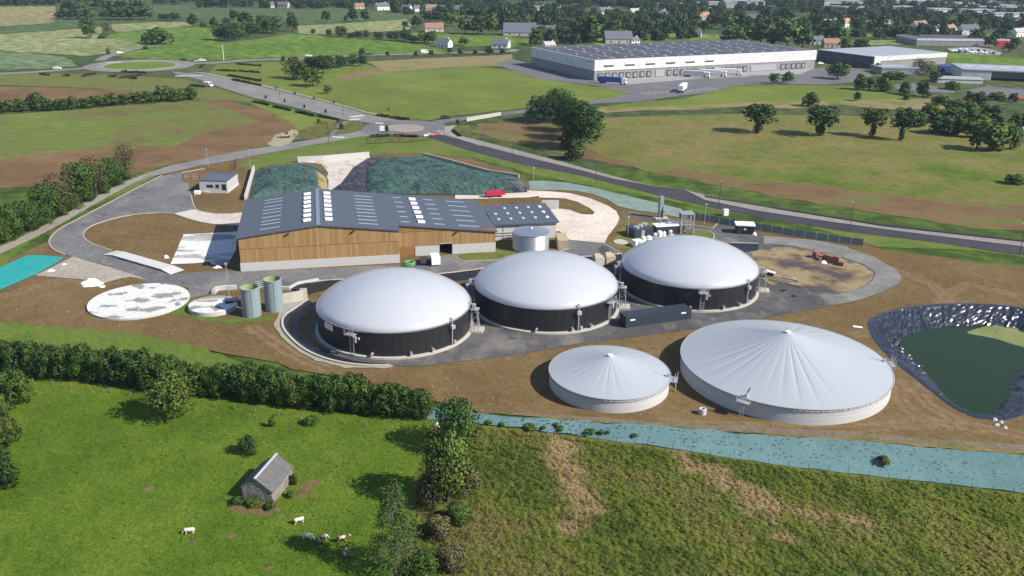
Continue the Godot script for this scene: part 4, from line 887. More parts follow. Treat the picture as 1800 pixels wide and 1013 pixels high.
func plant_materials() -> void:
	M.membrane = mat(0.405, 0.425, 0.475, 0.33, 0.0, 0.5)
	M.membrane.clearcoat_enabled = true
	M.membrane.clearcoat = 1.0
	M.membrane.clearcoat_roughness = 0.24
	M.lap = mat(0.395, 0.415, 0.465, 0.36)
	M.cover = mat(0.33, 0.36, 0.405, 0.5)
	M.cladding = mat(0.016, 0.0175, 0.021, 0.42)
	M.tank_concrete = grained(mat(0.71, 0.72, 0.74, 0.85), M.t_soft, 3.0)
	M.roof = grained(mat(0.125, 0.155, 0.21, 0.5), M.t_soft, 5.0)
	M.ridge = mat(0.16, 0.195, 0.26, 0.5)
	M.timber = grained(mat(0.9, 0.9, 0.9, 0.8), M.t_soft, 3.0)
	M.timber.vertex_color_use_as_albedo = true
	M.wall_sheet = mat(0.22, 0.19, 0.15, 0.85)
	M.plain = mat(1, 1, 1, 0.75)
	M.plain.vertex_color_use_as_albedo = true
	M.daylight_sheet = mat(0.36, 0.42, 0.52, 0.35)
	M.vent_white = mat(0.85, 0.87, 0.9, 0.4)
	M.render = grained(mat(0.62, 0.63, 0.67, 0.8), M.t_soft, 3.0)
	M.teal = grained(mat(0.13, 0.36, 0.42, 0.75), M.t_coarse, 4.0)
	M.navy = mat(0.03, 0.043, 0.06, 0.5)
	M.cream = grained(mat(0.70, 0.58, 0.38, 0.7), M.t_soft, 2.0)
	M.red = mat(0.46, 0.02, 0.05, 0.45)
	M.silo = mat(0.20, 0.26, 0.29, 0.5)
	M.silo_inside = mat(0.24, 0.30, 0.13, 0.6)

func arc(c: Vector3, r: float, a: float, y: float) -> Vector3:
	return c + Vector3(sin(a) * r, y, cos(a) * r)

func digester(at: Vector3, label: String, ladders: Array, towers: Array, masts: Array) -> Node3D:
	var R := 15.05
	var hi := 5.18
	var o := thing("digester", label, "tank", at, 0.0, "domed black digesters")
	var s := Shape.new()
	s.lathe([Vector2(R + 0.55, -0.05), Vector2(R + 0.55, 0.35), Vector2(R - 0.1, 0.4)], 96)
	part("base_ring", s, M.concrete, o)
	s = Shape.new()
	var ribs := 60
	for k in ribs:                                         # ribbed cladding
		var e := []
		for j in [[0.0, 0.0], [0.01, -0.03], [0.04, -0.03], [0.05, 0.0], [1.0, 0.0]]:
			var t: float = TAU * (k + j[0]) / ribs
			e.append(Vector3(cos(t), 0, sin(t)) * (R + j[1]))
		for j in 4:
			s.quad(e[j + 1] + Vector3.UP * 0.3, e[j] + Vector3.UP * 0.3, e[j] + Vector3.UP * hi, e[j + 1] + Vector3.UP * hi)
	part("cladding", s, M.cladding, o)
	s = Shape.new()
	s.lathe([Vector2(R + 0.12, hi - 0.18), Vector2(R + 0.18, hi - 0.1), Vector2(R + 0.18, hi + 0.05), Vector2(R + 0.02, hi + 0.12)], 96)
	part("rim", s, M.steel, o)
	s = Shape.new()
	var cap := 5.3
	var ring_n := 40
	var side_n := 120
	# profile from the clamped rim inwards: radius, height, steepness; the membrane rolls over at the rim
	var prof := []
	var roll := [Vector3(0, 0, 0)]
	for k in 12:
		var f := deg_to_rad(lerpf(86.0, 44.0, (k + 0.5) / 12.0))
		var p: Vector3 = roll[-1]
		roll.append(Vector3(p.x + cos(f), p.y + sin(f), deg_to_rad(lerpf(86.0, 44.0, (k + 1.0) / 12.0))))
	roll[0].z = deg_to_rad(86.0)
	var unit: float = 0.03 * R / roll[-1].x
	for p in roll: prof.append(Vector3(R - p.x * unit, p.y * unit, p.z))
	var foot := pow(1.0 - 0.97 * 0.97, 0.84)
	for k in 30:
		var q := 0.97 * (1.0 - pow((k + 1.0) / 30.0, 1.2))
		var f := 1.0 - q * q
		prof.append(Vector3(R * q, roll[-1].y * unit + cap * (pow(f, 0.84) - foot), atan(cap / R * 0.84 * 2.0 * q * pow(f, -0.16))))
	ring_n = prof.size() - 1
	var pos := func(i: int, k: int) -> Array:
		var p: Vector3 = prof[i]
		var t := TAU * k / side_n
		return [Vector3(cos(t) * p.x, hi + p.y, sin(t) * p.x), Vector3(cos(t) * sin(p.z), cos(p.z), sin(t) * sin(p.z))]
	for i in ring_n:
		for k in side_n:
			var a: Array = pos.call(i, k)
			var b: Array = pos.call(i, k + 1)
			var c: Array = pos.call(i + 1, k + 1)
			var d: Array = pos.call(i + 1, k)
			s.smooth(b[0], a[0], d[0], c[0], b[1], a[1], d[1], c[1])
	var dome := part("dome", s, M.membrane, o)
	s = Shape.new()
	for k in 24:                                           # welded laps of the membrane strips
		var t := TAU * k / 24.0
		for i in range(0, ring_n - 2):
			var q := []
			for e in [[i, -1.0], [i, 1.0], [i + 1, 1.0], [i + 1, -1.0]]:
				var p: Vector3 = prof[e[0]]
				var n := Vector3(cos(t) * sin(p.z), cos(p.z), sin(t) * sin(p.z))
				q.append([Vector3(cos(t) * p.x, hi + p.y, sin(t) * p.x) + n * 0.008 + Vector3(-sin(t), 0, cos(t)) * e[1] * 0.03, n])
			s.smooth(q[1][0], q[0][0], q[3][0], q[2][0], q[1][1], q[0][1], q[3][1], q[2][1])
	tag(part("weld_laps", s, M.lap, dome), "", "", "", "stuff")
	for a in ladders:
		s = Shape.new()
		var side := Vector3(cos(a), 0, -sin(a)) * 0.4
		for q in [-1.0, 1.0]:
			s.tube(arc(side * q, R + 0.5, a, 0), arc(side * q, R + 0.5, a, hi + 1.2), 0.06, 0.06, 5)
			s.tube(arc(side * q * 2.4, R + 1.3, a, hi - 0.6), arc(side * q * 2.4, R + 1.3, a, hi + 0.6), 0.05, 0.05, 5)
		for k in 12: s.tube(arc(-side, R + 0.5, a, 0.4 + k * 0.42), arc(side, R + 0.5, a, 0.4 + k * 0.42), 0.04, 0.04, 4)
		part("ladder", s, M.galva, o)
		var b := Basis(Vector3.UP, a)
		s = Shape.new()
		s.box(arc(Vector3.ZERO, R + 0.75, a, hi - 0.65), Vector3(2.0, 0.1, 1.3), b)
		for y in [0.0, 0.5, 1.0]: s.box(arc(Vector3.ZERO, R + 1.38, a, hi - 0.4 + y), Vector3(2.0, 0.07, 0.07), b)
		part("platform", s, M.galva, o)
		s = Shape.new()
		s.box(arc(side * 2.0, R + 0.6, a, hi - 1.6), Vector3(0.5, 1.1, 0.5), b)
		s.box(arc(side * 3.6, R + 0.35, a, hi - 1.4), Vector3(0.3, 0.4, 0.4), b)
		part("valve_box", s, M.grey, o)
	for a in towers:
		s = Shape.new()
		var b := Basis(Vector3.UP, a)
		for x in [-0.7, 0.7]:
			for z in [0.5, 2.0]: s.tube(arc(Vector3.ZERO, R, a, 0) + b * Vector3(x, 0.2, z), arc(Vector3.ZERO, R, a, 0) + b * Vector3(x * 0.5, hi - 0.4, z * 0.7), 0.08, 0.07, 5)
			for y in [1.2, 2.6, 3.9]: s.tube(arc(Vector3.ZERO, R, a, y) + b * Vector3(x, 0, 0.5), arc(Vector3.ZERO, R, a, y + 0.8) + b * Vector3(x, 0, 1.8), 0.05, 0.05, 4)
		for y in [1.3, 2.6, 3.9]: s.box(arc(Vector3.ZERO, R, a, y) + b * Vector3(0, 0, 1.8), Vector3(1.3, 0.08, 0.08), b)
		s.box(arc(Vector3.ZERO, R + 1.1, a, hi - 0.4), Vector3(1.5, 0.1, 1.6), b)
		part("service_frame", s, M.galva, o)
		s = Shape.new()
		s.box(arc(Vector3.ZERO, R + 1.6, a, 0.3), Vector3(2.6, 0.5, 2.4), b)
		part("plinth", s, M.concrete, o)
		s = Shape.new()
		s.box(arc(Vector3.ZERO, R + 0.9, a, hi + 0.2), Vector3(0.7, 0.8, 0.6), b)
		s.tube(arc(Vector3.ZERO, R + 0.9, a, hi + 0.4), arc(Vector3.ZERO, R - 0.6, a, hi + 1.0), 0.12, 0.12, 6)
		part("agitator_motor", s, M.grey, o)
	for a in masts:
		s = Shape.new()
		var b := Basis(Vector3.UP, a)
		s.tube(arc(Vector3.ZERO, R + 0.35, a, 0.1), arc(Vector3.ZERO, R + 0.35, a, hi + 0.9), 0.13, 0.13, 7)
		s.box(arc(Vector3.ZERO, R + 0.5, a, hi - 1.0), Vector3(0.9, 0.7, 0.6), b)
		s.tube(arc(Vector3.ZERO, R + 0.35, a, hi + 0.5), arc(Vector3.ZERO, R - 1.0, a, hi + 0.9), 0.09, 0.09, 6)
		s.box(arc(b.x * 0.7, R + 0.3, a, 0.9), Vector3(0.5, 0.5, 0.5), b)
		part("overflow_pipe", s, M.galva, o)
	# small fittings on the wall
	for a in [-0.15, 0.32, 0.6]:
		s = Shape.new()
		s.tube(arc(Vector3.ZERO, R, a, 0.9), arc(Vector3.ZERO, R + 0.7, a, 0.9), 0.28, 0.28, 8)
		part("flange", s, M.galva, o)
	return o

func cone_tank(at: Vector3, R: float, hi: float, cap: float, label: String, decks: Array, folds: int) -> void:
	var o := thing("slurry_tank", label, "tank", at, 0.0, "cone-roofed slurry tanks")
	var s := Shape.new()
	s.lathe([Vector2(R, -0.1), Vector2(R, hi * 0.46), Vector2(R - 0.03, hi * 0.47), Vector2(R - 0.03, hi * 0.49), Vector2(R, hi * 0.5), Vector2(R, hi - 0.05)], 96)
	part("wall", s, M.tank_concrete, o)
	s = Shape.new()
	var nr := 24
	var ns := 240
	var height := func(i: float, t: float) -> float:
		var q := i / nr                                      # 0 at the rim, 1 at the apex
		var sag := q + 0.055 * sin(q * PI) * -1.0
		var pleat := absf(sin(t * folds * 0.5 + sin(t * 3.0) * 0.8))
		return hi + cap * sag - 0.022 * cap * (1.0 - pleat) * (1.0 - pleat) * sin(q * PI) * (0.6 + 0.4 * sin(t * 5.0))
	var at_ := func(i: float, t: float) -> Vector3:
		var r := (R + 0.12) * (1.0 - i / nr) + 0.02
		return Vector3(cos(t) * r, height.call(i, t), sin(t) * r)
	for i in nr:
		for k in ns:
			var t0 := TAU * k / ns
			var t1 := TAU * (k + 1) / ns
			s.quad(at_.call(i, t1), at_.call(i, t0), at_.call(i + 1.0, t0), at_.call(i + 1.0, t1))
	part("cover", s, M.cover, o)
	s = Shape.new()
	s.lathe([Vector2(R + 0.02, hi - 0.55), Vector2(R + 0.14, hi - 0.5), Vector2(R + 0.14, hi + 0.02)], 96)
	part("cover_skirt", s, M.cover, o)
	s = Shape.new()
	s.lathe([Vector2(R + 0.20, hi - 0.08), Vector2(R + 0.23, hi), Vector2(R + 0.15, hi + 0.08), Vector2(R + 0.05, hi + 0.06)], 96)
	part("tension_ring", s, M.grey, o)
	s = Shape.new()
	s.lathe([Vector2(0.5, hi + cap - 0.25), Vector2(0.45, hi + cap + 0.12), Vector2(0.0, hi + cap + 0.2)], 16)
	part("apex_cap", s, M.white, o)
	s = Shape.new()
	var ties := int(R * 7.0)
	for k in ties:
		var a := TAU * k / ties + rng.randf_range(-0.01, 0.01)
		s.tube(arc(Vector3.ZERO, R + 0.2, a, hi - 0.04), arc(Vector3.ZERO, R + 0.13, a, hi - rng.randf_range(0.3, 0.75)), 0.03, 0.02, 3, Color.WHITE, false)
	tag(part("ties", s, M.grey, o), "", "", "", "stuff")
	for a in decks:
		var b := Basis(Vector3.UP, a)
		var f := arc(Vector3.ZERO, R, a, 0.0)
		s = Shape.new()
		s.box(f + b * Vector3(0, hi - 0.3, 0.7), Vector3(2.2, 0.1, 1.3), b)
		for x in [-1.05, 0.0, 1.05]: s.tube(f + b * Vector3(x, hi - 0.3, 1.3), f + b * Vector3(x, hi + 0.8, 1.3), 0.04, 0.04, 4)
		for y in [0.3, 0.8]: s.box(f + b * Vector3(0, hi + y, 1.3), Vector3(2.2, 0.06, 0.06), b)
		for x in [-0.3, 0.3]: s.tube(f + b * Vector3(x, 0, 1.2), f + b * Vector3(x, hi + 0.8, 0.9), 0.04, 0.04, 4)
		for k in 7: s.box(f + b * Vector3(0, 0.35 + k * 0.36, 1.15), Vector3(0.6, 0.05, 0.05), b)
		part("platform", s, M.galva, o)
		s = Shape.new()
		s.box(f + b * Vector3(0, hi + cap * 0.09 + 0.1, -1.5), Vector3(0.14, 0.08, 2.4), b * Basis(Vector3.RIGHT, 0.29))
		s.box(f + b * Vector3(0, hi + 0.4, -0.3), Vector3(0.5, 0.6, 0.5), b)
		part("hatch", s, M.galva, o)

func gas_plant() -> void:
	plant_materials()
	digester(Vector3(-23.2, 0.1, -160.6), "domed black digester nearest the hedge, with a small white sign", [-0.40], [1.45], [0.90])
	digester(Vector3(7.2, 0.1, -173.0), "middle of the three domed black digesters, beside the dark container", [0.95], [1.50, -1.55], [0.40])
	digester(Vector3(39.8, 0.1, -185.6), "domed black digester farthest back, next to the loop road", [0.0], [1.40, -1.55], [0.75])
	var sign_at := arc(Vector3(-23.2, 0, -160.6), 15.2, -0.80, 4.4)
	var s := Shape.new()
	s.box(Vector3.ZERO, Vector3(2.6, 1.15, 0.08))
	var board := part("sign", s, M.white, get_node("digester"), sign_at - Vector3(-23.2, 0.1, -160.6))
	board.rotation.y = -0.80
	for k in 3:
		s = Shape.new()
		s.box(Vector3(0, 0.25 - k * 0.25, 0.05), Vector3(2.0 - 0.3 * k, 0.08, 0.03))
		part("sign_line", s, M.grey, board)
	cone_tank(Vector3(17.1, 0.0, -136.8), 10.36, 2.6, 3.0, "smaller white tank with a low cone roof beside the bank", [1.35], 26)
	cone_tank(Vector3(48.7, 0.0, -141.5), 18.06, 2.94, 5.5, "largest white tank with a pleated cone roof beside the lagoon", [-0.62, 1.55], 34)
	halls()
	yard_things()
	clamps()
	lagoon()
	bunds()

func boards(s: Shape, x0: float, x1: float, y0, y1, z: float, wide: float, tones: Array, out := 0.07) -> void:
	# upright boards with open joints between x0 and x1; y0 and y1 are numbers or functions of x
	var n := int(round((x1 - x0) / wide))
	for k in n:
		var a := x0 + (x1 - x0) * k / n
		var b := x0 + (x1 - x0) * (k + 1) / n - 0.035
		var c: Color = tones[rng.randi() % tones.size()] * rng.randf_range(0.93, 1.06)
		var d := out + rng.randf_range(-0.02, 0.02)
		var lo: float = y0
		var ya: float = y1.call(a) if y1 is Callable else y1
		var yb: float = y1.call(b) if y1 is Callable else y1
		var q := [Vector3(a, lo, z + d), Vector3(b, lo, z + d), Vector3(b, yb, z + d), Vector3(a, ya, z + d)]
		s.quad(q[0], q[1], q[2], q[3], c)
		s.quad(q[1], Vector3(b, lo, z), Vector3(b, yb, z), q[2], c)
		s.quad(Vector3(a, lo, z), q[0], q[3], Vector3(a, ya, z), c)

func halls() -> void:
	var o := thing("timber_hall", "large hall with slate-blue ribbed roof and upright timber boarding", "building", Vector3(-62.95, 0.0, -191.3), deg_to_rad(12.5))
	var W1 := 36.6
	var W2 := 61.0
	var D := 33.0
	var set_back := 4.2
	var slope := 2.1 / 18.1
	var top := func(x: float) -> float: return 10.5 - absf(x - 18.1) * slope
	var tones := [lin(0.54, 0.33, 0.135), lin(0.58, 0.36, 0.155), lin(0.51, 0.305, 0.12), lin(0.61, 0.39, 0.18)]
	var red_tones := [lin(0.42, 0.225, 0.085), lin(0.48, 0.27, 0.115)]
	# walls: a solid core, concrete plinth, timber boarding in two courses
	var s := Shape.new()
	for w_ in [[0.0, W1, 0.0], [W1, W2, set_back]]:
		var p := PackedVector3Array()
		for x in ([w_[0], 18.1, w_[1]] if w_[0] == 0.0 else [w_[0], w_[1]]): p.append(Vector3(x, top.call(x) - 0.35, -w_[2]))
		for k in p.size() - 1:
			if w_[2] == 0.0:
				s.quad(Vector3(p[k].x, 0, p[k].z), Vector3(p[k + 1].x, 0, p[k].z), p[k + 1], p[k])
			else:                                            # the right front leaves the doorway open
				var xa := W1 + 10.25
				var xb := W1 + 13.55
				var ya: float = top.call(xa) - 0.35
				var yb: float = top.call(xb) - 0.35
				s.quad(Vector3(p[k].x, 0, p[k].z), Vector3(xa, 0, p[k].z), Vector3(xa, ya, p[k].z), p[k])
				s.quad(Vector3(xb, 0, p[k].z), Vector3(p[k + 1].x, 0, p[k].z), p[k + 1], Vector3(xb, yb, p[k].z))
				s.quad(Vector3(xa, 2.9, p[k].z), Vector3(xb, 2.9, p[k].z), Vector3(xb, yb, p[k].z), Vector3(xa, ya, p[k].z))
			s.quad(Vector3(p[k + 1].x, 0, -D), Vector3(p[k].x, 0, -D), Vector3(p[k].x, p[k].y, -D), Vector3(p[k + 1].x, p[k + 1].y, -D))
	s.quad(Vector3(0, 0, -D), Vector3(0, 0, 0), Vector3(0, top.call(0.0) - 0.35, 0), Vector3(0, top.call(0.0) - 0.35, -D))
	s.quad(Vector3(W2, 0, -set_back), Vector3(W2, 0, -D), Vector3(W2, top.call(W2) - 0.35, -D), Vector3(W2, top.call(W2) - 0.35, -set_back))
	s.quad(Vector3(W1, 0, 0), Vector3(W1, 0, -set_back), Vector3(W1, top.call(W1) - 0.35, -set_back), Vector3(W1, top.call(W1) - 0.35, 0))
	part("wall", s, M.wall_sheet, o)
	s = Shape.new()
	boards(s, 0.0, W1, 2.05, 5.35, 0.0, 0.5, tones)
	boards(s, 0.0, W1, 5.45, func(x): return top.call(x) - 0.25, 0.0, 0.5, tones, 0.13)
	boards(s, W1 + 0.1, W1 + 10.2, 2.5, 6.2, -set_back, 0.5, tones)
	boards(s, W1 + 10.25, W1 + 13.55, 2.95, 6.2, -set_back, 0.5, tones)
	boards(s, W1 + 13.6, W2, 2.5, 6.2, -set_back, 0.5, tones)
	boards(s, W1 + 0.1, W1 + 4.2, 0.2, 2.5, -set_back, 0.5, [lin(0.46, 0.24, 0.07)])
	boards(s, W1 + 0.1, W2, 6.25, func(x): return top.call(x) - 0.25, -set_back, 0.5, red_tones, 0.13)
	tag(part("boarding", s, M.timber, o), "upright timber boards in two courses", "", "", "stuff")
	s = Shape.new()
	s.block(-0.12, W1 + 0.12, -0.05, 2.05, -1.0, 0.22)
	s.block(-0.12, 0.25, -0.05, 2.05, -D, -1.0)
	part("plinth", s, M.tank_concrete, o)
	s = Shape.new()
	s.block(W1 + 4.3, W1 + 10.2, -0.05, 2.45, -set_back - 0.5, -set_back + 0.2)
	s.block(W1 + 13.6, W2, -0.05, 2.45, -set_back - 0.5, -set_back + 0.2)
	part("plinth", s, M.tank_concrete, o)
	s = Shape.new()
	s.block(W1 + 10.2, W1 + 10.35, 0.0, 2.95, -set_back - 0.2, -set_back + 0.22)
	s.block(W1 + 13.45, W1 + 13.6, 0.0, 2.95, -set_back - 0.2, -set_back + 0.22)
	s.block(W1 + 10.2, W1 + 13.6, 2.8, 2.98, -set_back - 0.2, -set_back + 0.24)
	part("door_frame", s, M.grey, o)
	for x in [11.0, 26.0, 51.0]:                           # rooflights on the gable: small dark cowls under the eaves
		s = Shape.new()
		s.box(Vector3(x, top.call(x) - 1.1, (0.35 if x < W1 else -set_back + 0.35)), Vector3(0.8, 0.35, 0.5), Basis(Vector3.BACK, 0.5))
		part("floodlight", s, M.dark, o)
	# roof: two planes, with standing ribs
	s = Shape.new()
	var over := 0.5
	var roof_plane := func(xa: float, xb: float, za: float, zb: float) -> void:
		var n := int((zb - za) / 1.0)
		var ya: float = top.call(xa)
		var yb: float = top.call(xb)
		s.quad(Vector3(xa, ya, zb), Vector3(xb, yb, zb), Vector3(xb, yb, za), Vector3(xa, ya, za))
		s.quad(Vector3(xa, ya - 0.3, zb), Vector3(xb, yb - 0.3, zb), Vector3(xb, yb, zb), Vector3(xa, ya, zb))
		for k in n:
			var z := za + (zb - za) * (k + 0.5) / n
			var u := Vector3(xb - xa, yb - ya, 0)
			var b := Basis(u.normalized(), Vector3(-u.y, u.x, 0).normalized(), Vector3.BACK)
			s.box(Vector3((xa + xb) / 2.0, (ya + yb) / 2.0 + 0.03, z), Vector3(u.length(), 0.05, 0.09), b)
	roof_plane.call(-over, 18.1, -D - 0.4, over)
	roof_plane.call(18.1, W1 + 0.3, -D - 0.4, over)
	roof_plane.call(W1 + 0.3, W2 + 0.4, -D - 0.4, -set_back + over)
	s.quad(Vector3(-over, top.call(-over) - 0.35, -D), Vector3(-over, top.call(-over) - 0.35, over), Vector3(-over, top.call(-over), over), Vector3(-over, top.call(-over), -D))
	s.quad(Vector3(W1 + 0.3, top.call(W1 + 0.3) - 0.35, over), Vector3(W1 + 0.3, top.call(W1 + 0.3) - 0.35, -set_back), Vector3(W1 + 0.3, top.call(W1 + 0.3), -set_back), Vector3(W1 + 0.3, top.call(W1 + 0.3), over))
	var roof := part("roof", s, M.roof, o)
	s = Shape.new()
	s.box(Vector3(18.1, 10.53, (-D + 0.1) / 2.0), Vector3(0.9, 0.08, D + 0.9))
	part("ridge_cap", s, M.ridge, roof)
	# daylight strips lying across the slope, and raised white roof vents
	var lie := func(called: String, x: float, z: float, lx: float, lz: float, ly: float, m: Material) -> void:
		var q := Shape.new()
		var b := Basis(Vector3.BACK, -slope if x > 18.1 else slope)
		q.box(Vector3.ZERO, Vector3(lx, ly, lz), b)
		part(called, q, m, roof, Vector3(x, top.call(x) + 0.06 + ly / 2.0, z))
	for k in 9: lie.call("daylight_strip", 7.0, -2.8 - k * 3.25 - (0.5 if k % 3 == 1 else 0.0), 4.6, 0.42, 0.04, M.daylight_sheet)
	for k in 9: lie.call("daylight_strip", 29.8, -2.8 - k * 3.2, 4.6, 0.42, 0.04, M.daylight_sheet)
	for k in 7: lie.call("roof_vent", 15.6, -4.2 - k * 4.05, 1.75, 1.25, 0.42, M.vent_white)
	for k in 7: lie.call("roof_vent", 20.6, -4.2 - k * 4.05, 1.75, 1.25, 0.42, M.vent_white)
	for k in 6: lie.call("roof_vent", 42.9, -7.0 - k * 4.3, 1.75, 1.25, 0.42, M.vent_white)
	for k in 6: lie.call("daylight_strip", 38.9, -6.5 - k * 4.6, 2.2, 0.42, 0.04, M.daylight_sheet)
	for k in 6: lie.call("daylight_strip", 47.3, -6.5 - k * 4.6, 2.7, 0.42, 0.04, M.daylight_sheet)
	for k in 6: lie.call("daylight_strip", 54.6, -6.5 - k * 4.6, 5.2, 0.42, 0.04, M.daylight_sheet)
	# lower annex to the right
	var A := thing("annex", "low annex with a slate-blue roof dotted with round rooflights", "building", Vector3(-4.8, 0.0, -217.4), deg_to_rad(12.5))
	s = Shape.new()
	s.block(0.3, 16.6, 0.0, 4.35, -13.5, 0.0)
	part("wall", s, M.tank_concrete, A)
	s = Shape.new()
	var rz := func(z: float) -> float: return 4.6 - z * 0.06
	s.quad(Vector3(-0.4, rz.call(0.6), 0.6), Vector3(17.2, rz.call(0.6), 0.6), Vector3(17.2, rz.call(-14.5), -14.5), Vector3(-0.4, rz.call(-14.5), -14.5))
	s.quad(Vector3(-0.4, rz.call(0.6) - 0.4, 0.6), Vector3(17.2, rz.call(0.6) - 0.4, 0.6), Vector3(17.2, rz.call(0.6), 0.6), Vector3(-0.4, rz.call(0.6), 0.6))
	s.quad(Vector3(17.2, rz.call(0.6) - 0.4, 0.6), Vector3(17.2, rz.call(-14.5) - 0.4, -14.5), Vector3(17.2, rz.call(-14.5), -14.5), Vector3(17.2, rz.call(0.6), 0.6))
	for k in 14: s.box(Vector3(8.4, rz.call(-0.5 - k) + 0.03, -0.5 - k), Vector3(17.5, 0.05, 0.09))
	var roof2 := part("roof", s, M.roof, A)
	for r in 3:
		for k in 5:
			if r == 2 and k == 0: continue
			s = Shape.new()
			s.lathe([Vector2(0.55, 0.0), Vector2(0.5, 0.2), Vector2(0.3, 0.32), Vector2(0.0, 0.36)], 14)
			part("rooflight", s, M.vent_white if k == 4 else M.daylight_sheet, roof2, Vector3(1.6 + k * 3.3, rz.call(-3.0 - r * 4.2), -3.0 - r * 4.2))
	s = Shape.new()
	s.block(2.3, 2.5, 0.0, 4.0, 0.0, 0.12)
	s.block(0.5, 5.5, 2.0, 2.2, 0.02, 0.2)
	s.block(0.5, 5.5, 1.3, 1.5, 0.02, 0.2)
	part("pipe_rack", s, M.grey, A)
	# site office
	var F := thing("site_office", "small white flat-roofed office with dark windows at the gate", "building", Vector3(-96.1, 0.0, -261.0), deg_to_rad(-1.0))
	s = Shape.new()
	s.block(0, 8.5, 0.0, 3.75, -10.5, 0.0)
	part("wall", s, M.render, F)
	s = Shape.new()
	s.block(0.35, 8.15, 3.6, 3.68, -10.2, -0.3)
	s.block(-0.06, 8.56, 3.62, 3.95, -0.32, 0.06); s.block(-0.06, 8.56, 3.62, 3.95, -10.56, -10.2)
	s.block(-0.06, 0.3, 3.62, 3.95, -10.2, -0.32); s.block(8.2, 8.56, 3.62, 3.95, -10.2, -0.32)
	s.block(0.32, 8.18, 3.62, 3.8, -10.18, -0.34)
	part("roof", s, M.roof, F)
	for q in [[2.2, 4.2, 1.7, 2.6], [5.0, 6.0, 1.6, 2.7], [6.9, 8.2, 0.9, 2.8]]:
		s = Shape.new()
		s.block(q[0] - 0.08, q[1] + 0.08, q[2] - 0.08, q[3] + 0.08, -0.05, 0.03)
		var win := part("window" if q[2] > 1.0 else "door", s, M.grey, F)
		s = Shape.new()
		s.block(q[0], q[1], q[2], q[3], 0.03, 0.06)
		part("pane", s, M.glass, win)
	s = Shape.new()
	s.block(-0.1, 8.6, -0.05, 0.85, -10.6, 0.08)
	part("plinth", s, M.tank_concrete, F)

func can(called: String, label: String, a: Array, deep: float, m: Material, ribs := true) -> Node3D:
	# a freight container from its front left foot, turn, length, height
	var o := thing(called, label, "container", Vector3(a[0], a[1] + 0.1, a[2]), a[3])
	var s := Shape.new()
	s.block(0.04, a[4] - 0.04, 0.12, a[5], -deep + 0.04, -0.04)
	if ribs:
		var n := int(a[4] / 0.5)
		for k in n:
			var x: float = a[4] * (k + 0.5) / n
			s.block(x - 0.11, x + 0.11, 0.2, a[5] - 0.12, -0.05, 0.0)
			s.block(x - 0.11, x + 0.11, 0.2, a[5] - 0.12, -deep, -deep + 0.05)
			s.block(x - 0.11, x + 0.11, a[5], a[5] + 0.03, -deep + 0.2, -0.2)
	part("body", s, m, o)
	s = Shape.new()
	for x in [0.0, a[4] - 0.15]:
		for z in [-deep, -0.12]: s.block(x, x + 0.15, 0.0, a[5] + 0.05, z - 0.02, z + 0.14)
	for z in [-deep - 0.02, -0.1]:
		s.block(0.0, a[4], a[5] - 0.1, a[5] + 0.05, z, z + 0.12)
		s.block(0.0, a[4], 0.0, 0.14, z, z + 0.12)
	for x in [0.0, a[4] - 0.12]:
		for y in [0.0, a[5] - 0.1]: s.block(x, x + 0.12, y, y + 0.14, -deep, 0.0)
	part("frame", s, m, o)
	return o

